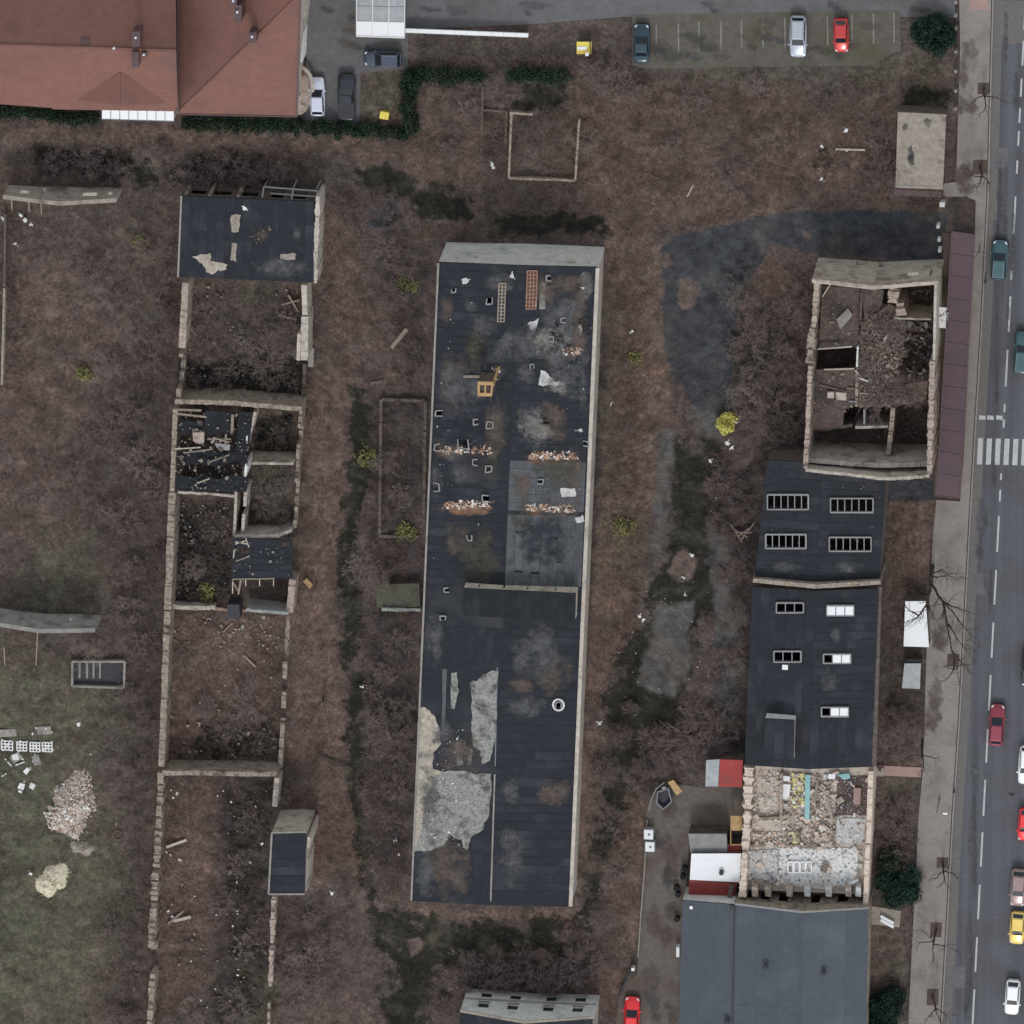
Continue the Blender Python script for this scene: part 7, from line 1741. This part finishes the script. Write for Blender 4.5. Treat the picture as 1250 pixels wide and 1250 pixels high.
for lab, grp, lst, mv in SETS:
    for x, y, s in lst:
        lb = next((l for y1, l in SPLIT.get(grp, ()) if y < y1), lab)
        place_bush(x, y, s * R.uniform(.85, 1.1), lb, grp, None, mv, s * R.uniform(.7, 1.0))

for x, y in ((1066, 400), (1080, 392), (1070, 430), (1090, 420), (1062, 460), (1084, 456), (1074, 482), (1110, 480), (1058, 442), (1094, 398)):
    place_bush(x, y, R.uniform(.9, 1.3), "bare brown brush sprouting from the rubble inside the street ruin", "brush on the street ruin's rubble", None, x % 3 == 0, .6, 4.2)
# bare street trees: base in the pit, crown leaning a little
def bare_tree(px, py, label, h, lean, seed, rad=.13, name="bare_tree", mb="bark_street", depth=3, spread=.5, z=.13, group=None, limbs=None):
    rr = random.Random(seed)
    p = P(px, py, z)
    t = thing(name, label, "tree", p, group)
    tr = MB(); cr = MB()
    d = Vector((lean[0], lean[1], 1.0)).normalized()
    top = p + d * h
    mid = p.lerp(top, .5) + Vector((rr.uniform(-.1, .1), rr.uniform(-.1, .1), 0))
    tr.tube([p - Vector((0, 0, .2)), p + Vector((0, 0, .15)), mid, top], [rad * 1.5, rad * 1.1, rad * .9, rad * .7], 8, cap=False)
    for k in range(limbs or 4):
        a = 2 * pi * k / (limbs or 4) + rr.uniform(-.5, .5)
        grow(cr, top - d * rr.uniform(0, h * .25), Vector((cos(a) + lean[0], sin(a) + lean[1], rr.uniform(.3, .9))), h * .45 * rr.uniform(.8, 1.2), rad * .6, depth - 1, rr, cr, 5, spread, .12, 3, .64, .15, .014)
    tr.build("trunk", mb, t, smooth=True); cr.build("crown", mb, t)
    return t
bare_tree(1201, 108, "bare street tree in the pit level with the conifer", 3.4, (.1, .02), 21, .14)
bare_tree(1197, 204, "bare street tree in the pit beside the kiosk", 3.2, (.12, -.05), 22, .15)
bare_tree(1151, 1053, "bare street tree in the pit opposite the gutted bay", 3.0, (.1, -.05), 24, .14)
bare_tree(1143, 1134, "bare street tree in the pit opposite the evergreen shrub", 4.2, (.0, -.08), 25, .13)
bare_tree(1139, 1216, "bare street tree in the pit level with the grey hall", 3.4, (.18, -.1), 26, .14)
bare_tree(1165, 806, "bare street tree in the pit beside the corrugated shed", 3.2, (.05, .0), 27, .12)
# the big bare tree whose limbs reach over white shed and pavement
bt = thing("bare_tree", "big spreading bare tree with long dark limbs over white shed and pavement", "tree", P(1137, 690, 0))
tr = MB(); cr = MB(); rr = random.Random(77)
tr.tube([P(1138, 690, -.2), P(1138, 692, .3), P(1137, 703, 2.6), P(1136, 714, 4.4)], [.36, .28, .24, .2], 8, cap=False)
LIMBS = [[(1136, 712, 4.2), (1150, 733, 5.0), (1155, 760, 6.0), (1162, 795, 7.0), (1172, 835, 8.0)], [(1137, 712, 4.2), (1146, 728, 5.2), (1160, 740, 6.0), (1184, 747, 7.2)], [(1150, 733, 5.0), (1164, 748, 6.2), (1178, 768, 7.2), (1190, 778, 8)], [(1155, 760, 6.0), (1168, 778, 6.9), (1184, 800, 8.0)], [(1136, 714, 4.4), (1132, 735, 5.4), (1122, 752, 6.2), (1106, 762, 7.0)], [(1132, 735, 5.4), (1138, 750, 6.2), (1144, 760, 6.8)], [(1136, 712, 4.2), (1138, 700, 5.0), (1150, 696, 6.0), (1164, 706, 7)], [(1136, 712, 4.2), (1128, 706, 5.2), (1118, 712, 6.2), (1112, 724, 7)], [(1162, 795, 7.0), (1176, 812, 7.6), (1186, 812, 8.2)], [(1137, 706, 3.6), (1148, 703, 4.6), (1166, 700, 6.0)], [(1122, 752, 6.2), (1110, 745, 6.8), (1104, 735, 7.4)]]
for k, lm in enumerate(LIMBS):
    pts = [P3(q) for q in lm]
    sm = []
    for i in range(len(pts) - 1):
        for s in range(3): sm.append(pts[i].lerp(pts[i + 1], s / 3) + Vector((rr.gauss(0, .05), rr.gauss(0, .05), rr.gauss(0, .05))) * (0 if (i == 0 and s == 0) else 1))
    sm.append(pts[-1])
    r0 = .17 if k in (0, 1, 4) else .11
    rads = [r0 * (1 - .78 * i / (len(sm) - 1)) for i in range(len(sm))]
    cr.tube(sm, rads, 6, cap=False)
    for i in range(3, len(sm)):
        for _ in range(2):
            d = (sm[i] - sm[i - 1]).normalized() + Vector((rr.gauss(0, .7), rr.gauss(0, .7), rr.gauss(.1, .4)))
            grow(cr, sm[i], d, rr.uniform(.8, 1.7), rads[i] * .5, 1, rr, cr, 4, .5, .1, 3, .6, .15, .012)
tr.build("trunk", "bark_street", bt, smooth=True); cr.build("crown", "bark_street", bt)
bare_tree(1126, 905, "slim bare tree on the brown strip beside the white-paned shed", 3.6, (.1, -.2), 31, .14, z=0)
bare_tree(1140, 240, "thin bare sapling beside the kiosk porch", 2.6, (.1, .1), 32, .06, z=0, depth=2)
bare_tree(1090, 195, "bare sapling growing against the kiosk's west wall", 3.0, (-.1, .05), 33, .08, z=0)
bare_tree(1196, 300, "slim bare street tree at the kerb beside the canopy", 2.4, (.02, -.05), 34, .05, depth=2)
bare_tree(940, 400, "bare tree rising from the thicket west of the street ruin", 4.4, (.05, -.1), 35, .14, z=0, mb="bark")
bare_tree(950, 470, "bare forked tree in the thicket against the street ruin's wall", 4.0, (-.05, -.1), 36, .12, z=0, mb="bark")
bare_tree(395, 850, "dark forked sapling on the brown corridor between the ruins", 2.2, (.1, .1), 37, .10, z=0, mb="bark", depth=2)
bare_tree(110, 785, "thin bare tree behind the grey gable wall fragment", 3.2, (.05, -.15), 38, .08, z=0, mb="twig_grey")
bare_tree(478, 892, "pale many-branched bare tree against the factory hall's stripped corner", 2.2, (.05, -.1), 39, .10, z=0, mb="twig_grey", limbs=8, spread=.35)
bare_tree(368, 1158, "pale bare tree beside the ruined pink wall", 2.0, (.05, -.1), 40, .09, z=0, mb="twig_grey", limbs=7, spread=.35)
bare_tree(330, 405, "pale bare tree inside the first roofless room", 1.8, (0, 0), 41, .09, z=0, mb="twig_grey", limbs=8, spread=.4)

# ---- leafy things
def evergreen(px, py, label, r, h, seed, n=9000, m="leaf_dark", cat="tree", name="evergreen_tree", nb=22):
    rr = random.Random(seed)
    p = P(px, py, 0)
    t = thing(name, label, cat, p)
    blobs = []
    for k in range(nb):
        a = rr.random() * 2 * pi; f = sqrt(rr.random()); z = h * rr.uniform(.2, .95) * (1 - .45 * f)
        q = rr.uniform(.28, .5) * r
        blobs.append((cos(a) * f * r * .8, sin(a) * f * r * .75, z, q, q, q * .8))
    leaves(blob_fn(blobs, .5), n, .16, m, "crown", t, seed)
    b = MB()
    b.tube([Vector((0, 0, -.2)), Vector((.05, 0, h * .45)), Vector((0, .05, h * .85))], [.16, .12, .04], 7, cap=False)
    for k in range(10):
        bl = blobs[k]; b.tube([Vector((0, 0, h * .3)), Vector((bl[0] * .5, bl[1] * .5, bl[2] * .8)), Vector(bl[:3])], [.07, .05, .02], 5, cap=False)
    o = bpy.data.objects.new("trunk", mesh_of(b, "trunk", "bark")); COL.objects.link(o); o.parent = t
    return t
evergreen(1140, 38, "dark spreading conifer beside the parking bays and pavement fence", 2.3, 3.0, 51, 12000)
evergreen(1098, 1075, "dark evergreen shrub beside the gutted bay's east wall", 2.6, 3.6, 52, 14000, nb=26)
evergreen(1088, 1050, "dull dark evergreen leaning on the gutted bay wall", 1.7, 2.4, 56, 5000, m="leaf_hedge")
evergreen(1083, 1222, "dark evergreen shrub on the strip east of the grey hall", 2.3, 3.0, 53, 9000)
evergreen(1075, 1250, "evergreen shrub behind the strip fence at the grey hall's corner", 1.8, 2.2, 54, 5000)
evergreen(887, 514, "small bright yellow-leaved shrub beside the old asphalt yard", 1.25, 2.0, 55, 3800, "leaf_yellow", "shrub", "yellow_shrub", 16)
for x, y, r_, lab, sd_ in ((497, 343, 1.2, "olive-yellow shrub between scrub and the factory hall's north corner", 61), (449, 560, 1.2, "olive-yellow shrub beside the ditch and annex walls", 62), (496, 650, 1.1, "olive-yellow shrub inside the low annex ruin", 63), (170, 297, .9, "pale olive shrub in the scrub west of the workshop block", 64), (103, 456, .8, "small olive shrub alone in the western brown field", 65), (252, 722, 1.0, "olive shrub inside the long ruin near its plastered cross wall", 66), (762, 640, 1.2, "low olive shrub on the grass east of the hall's clerestory", 67), (775, 435, .8, "small olive weed clump east of the hall's brick rows", 68)):
    evergreen(x, y, lab, r_ * 1.25, .8, sd_, 420, "leaf_olive", "shrub", "olive_shrub", 20)
def hedge(path, label, wd, h, seed, n):
    pts = [P(x, y, 0) for x, y in path]
    t = thing("hedge", label, "hedge", pts[0])
    rr = random.Random(seed); blobs = []; st = MB()
    for a, c in zip(pts[:-1], pts[1:]):
        k = max(1, int((c - a).length / .55))
        for i in range(k):
            q = a.lerp(c, (i + .5) / k) - pts[0]
            for z in (.3, .7):
                if rr.random() < .12: continue
                blobs.append((q.x + rr.gauss(0, .24), q.y + rr.gauss(0, .24), h * z * rr.uniform(.6, 1.25), wd * .55 * rr.uniform(.5, 1.35), wd * .55 * rr.uniform(.5, 1.35), h * .36 * rr.uniform(.7, 1.2)))
            if i % 2 == 0: st.tube([q + Vector((0, 0, -.1)), q + Vector((rr.uniform(-.1, .1), rr.uniform(-.1, .1), h * .8))], [.04, .02], 4, cap=False)
    leaves(blob_fn(blobs, .45), n, .15, "leaf_hedge", "foliage", t, seed)
    o = bpy.data.objects.new("stems", mesh_of(st, "stems", "bark")); COL.objects.link(o); o.parent = t
hedge([(-20, 133), (58, 135), (70, 140), (118, 142)], "dark clipped hedge in front of the house's tiled west wing", 1.5, 1.6, 71, 9000)
hedge([(222, 148), (362, 152)], "dark hedge under the south eave of the house's hipped wing", 1.4, 1.6, 72, 9000)
hedge([(372, 153), (498, 160)], "dark hedge closing the yard behind the parked pickup", 1.5, 1.5, 73, 8500)
hedge([(501, 88), (500, 155)], "ragged green hedge along the yard's east edge", 1.6, 1.6, 74, 6000)
hedge([(506, 90), (588, 92)], "short green hedge running east from the yard corner", 1.7, 1.4, 75, 4200)
hedge([(622, 90), (692, 90)], "dark green hedge beside the yellow skip", 1.7, 1.6, 76, 5200)

# ---- dead scrub, weeds and litter over the waste ground: nobody could count it
def scatter_scrub(n, seed):
    rs = np.random.RandomState(seed)
    X = rs.uniform(-20, 1180, n * 5); Y = rs.uniform(120, 1270, n * 5)
    X[::5] = rs.uniform(480, 1165, X[::5].size); Y[::5] = rs.uniform(60, 300, Y[::5].size)
    cv = cover_at(X, Y)
    dens = .25 + .7 * cv["dark"] + .35 * cv["rust"] + .4 * cv["pale"] - .9 * cv["asph"] - .55 * cv["moss_shade"] - .1 * cv["grass"]
    dens *= .35 + 1.3 * vnoise(X, Y, 28, 5)
    keep = (rs.rand(X.size) < dens) & (cv["wild"] > .75)
    X, Y = X[keep][:n], Y[keep][:n]
    ii = np.clip(np.searchsorted(axs, X), 0, n0 - 1); jj = np.clip(np.searchsorted(axs, Y), 0, n0 - 1)
    Z = rel[jj, ii]
    k1 = (X - 625.) / 625. * HALF; k2 = (625. - Y) / 625. * HALF
    dx = CF.x + CR.x * k1 + CU.x * k2; dy = CF.y + CR.y * k1 + CU.y * k2; dz = CF.z + CR.z * k1 + CU.z * k2
    t = (Z - CP.z) / dz
    return np.stack([CP.x + dx * t, CP.y + dy * t, Z], 1), rs
base_pts, rs = scatter_scrub(75000, 91)
tw = 6
n = len(base_pts)
B0 = np.repeat(base_pts, tw, 0); M_ = len(B0)
hgt = np.repeat(rs.uniform(.25, 1.0, n) ** 1.4, tw) * .8
a_ = rs.rand(M_) * 2 * pi; out = rs.uniform(.2, 1.1, M_)
d = np.stack([np.cos(a_) * out, np.sin(a_) * out, np.ones(M_)], 1); d /= np.linalg.norm(d, axis=1)[:, None]
tip = B0 + d * (hgt * rs.uniform(.5, 1.1, M_))[:, None]
sd_ = np.stack([-np.sin(a_), np.cos(a_), rs.normal(0, .5, M_)], 1) * rs.uniform(.008, .022, M_)[:, None]
vs = np.stack([B0 - sd_ - [0, 0, .05], B0 + sd_ - [0, 0, .05], tip], 1).reshape(-1, 3)
me = bpy.data.meshes.new("dead_scrub")
me.vertices.add(M_ * 3); me.vertices.foreach_set("co", vs.astype(np.float32).reshape(-1))
me.loops.add(M_ * 3); me.loops.foreach_set("vertex_index", np.arange(M_ * 3, dtype=np.int32))
me.polygons.add(M_); me.polygons.foreach_set("loop_start", np.arange(0, M_ * 3, 3, dtype=np.int32))
me.update(calc_edges=True)
mat("scrub", lin(92, 76, 67), lin(154, 131, 116), lin(116, 104, 99), s=.5, s2=.12, f3=.5, bump=0)
me.materials.append(MATS["scrub"])
o = bpy.data.objects.new("dead_scrub", me); COL.objects.link(o); o["kind"] = "stuff"
o["label"] = "brown dead weeds and twigs covering the waste ground"; o["category"] = "scrub"
# small pale litter, denser on the mossy hollow
lp = MB()
cnt = 0
while cnt < 140:
    if R.random() < .55: x, y = R.gauss(805, 45), R.gauss(780, 95)
    else: x, y = R.uniform(0, 1130), R.uniform(150, 1240)
    c1 = cover_at(np.array([x]), np.array([y]))
    if c1["wild"][0] < .9: continue
    lp.chunk(P(x, y, ground_height(x, y)), R.uniform(.04, .15), R.randrange(3)); cnt += 1
o = lp.build("stone_litter", ["litter_white", "concrete_white", "concrete"]); o["kind"] = "stuff"
o["label"] = "small pale stones and paper scraps strewn over the ground"; o["category"] = "litter"
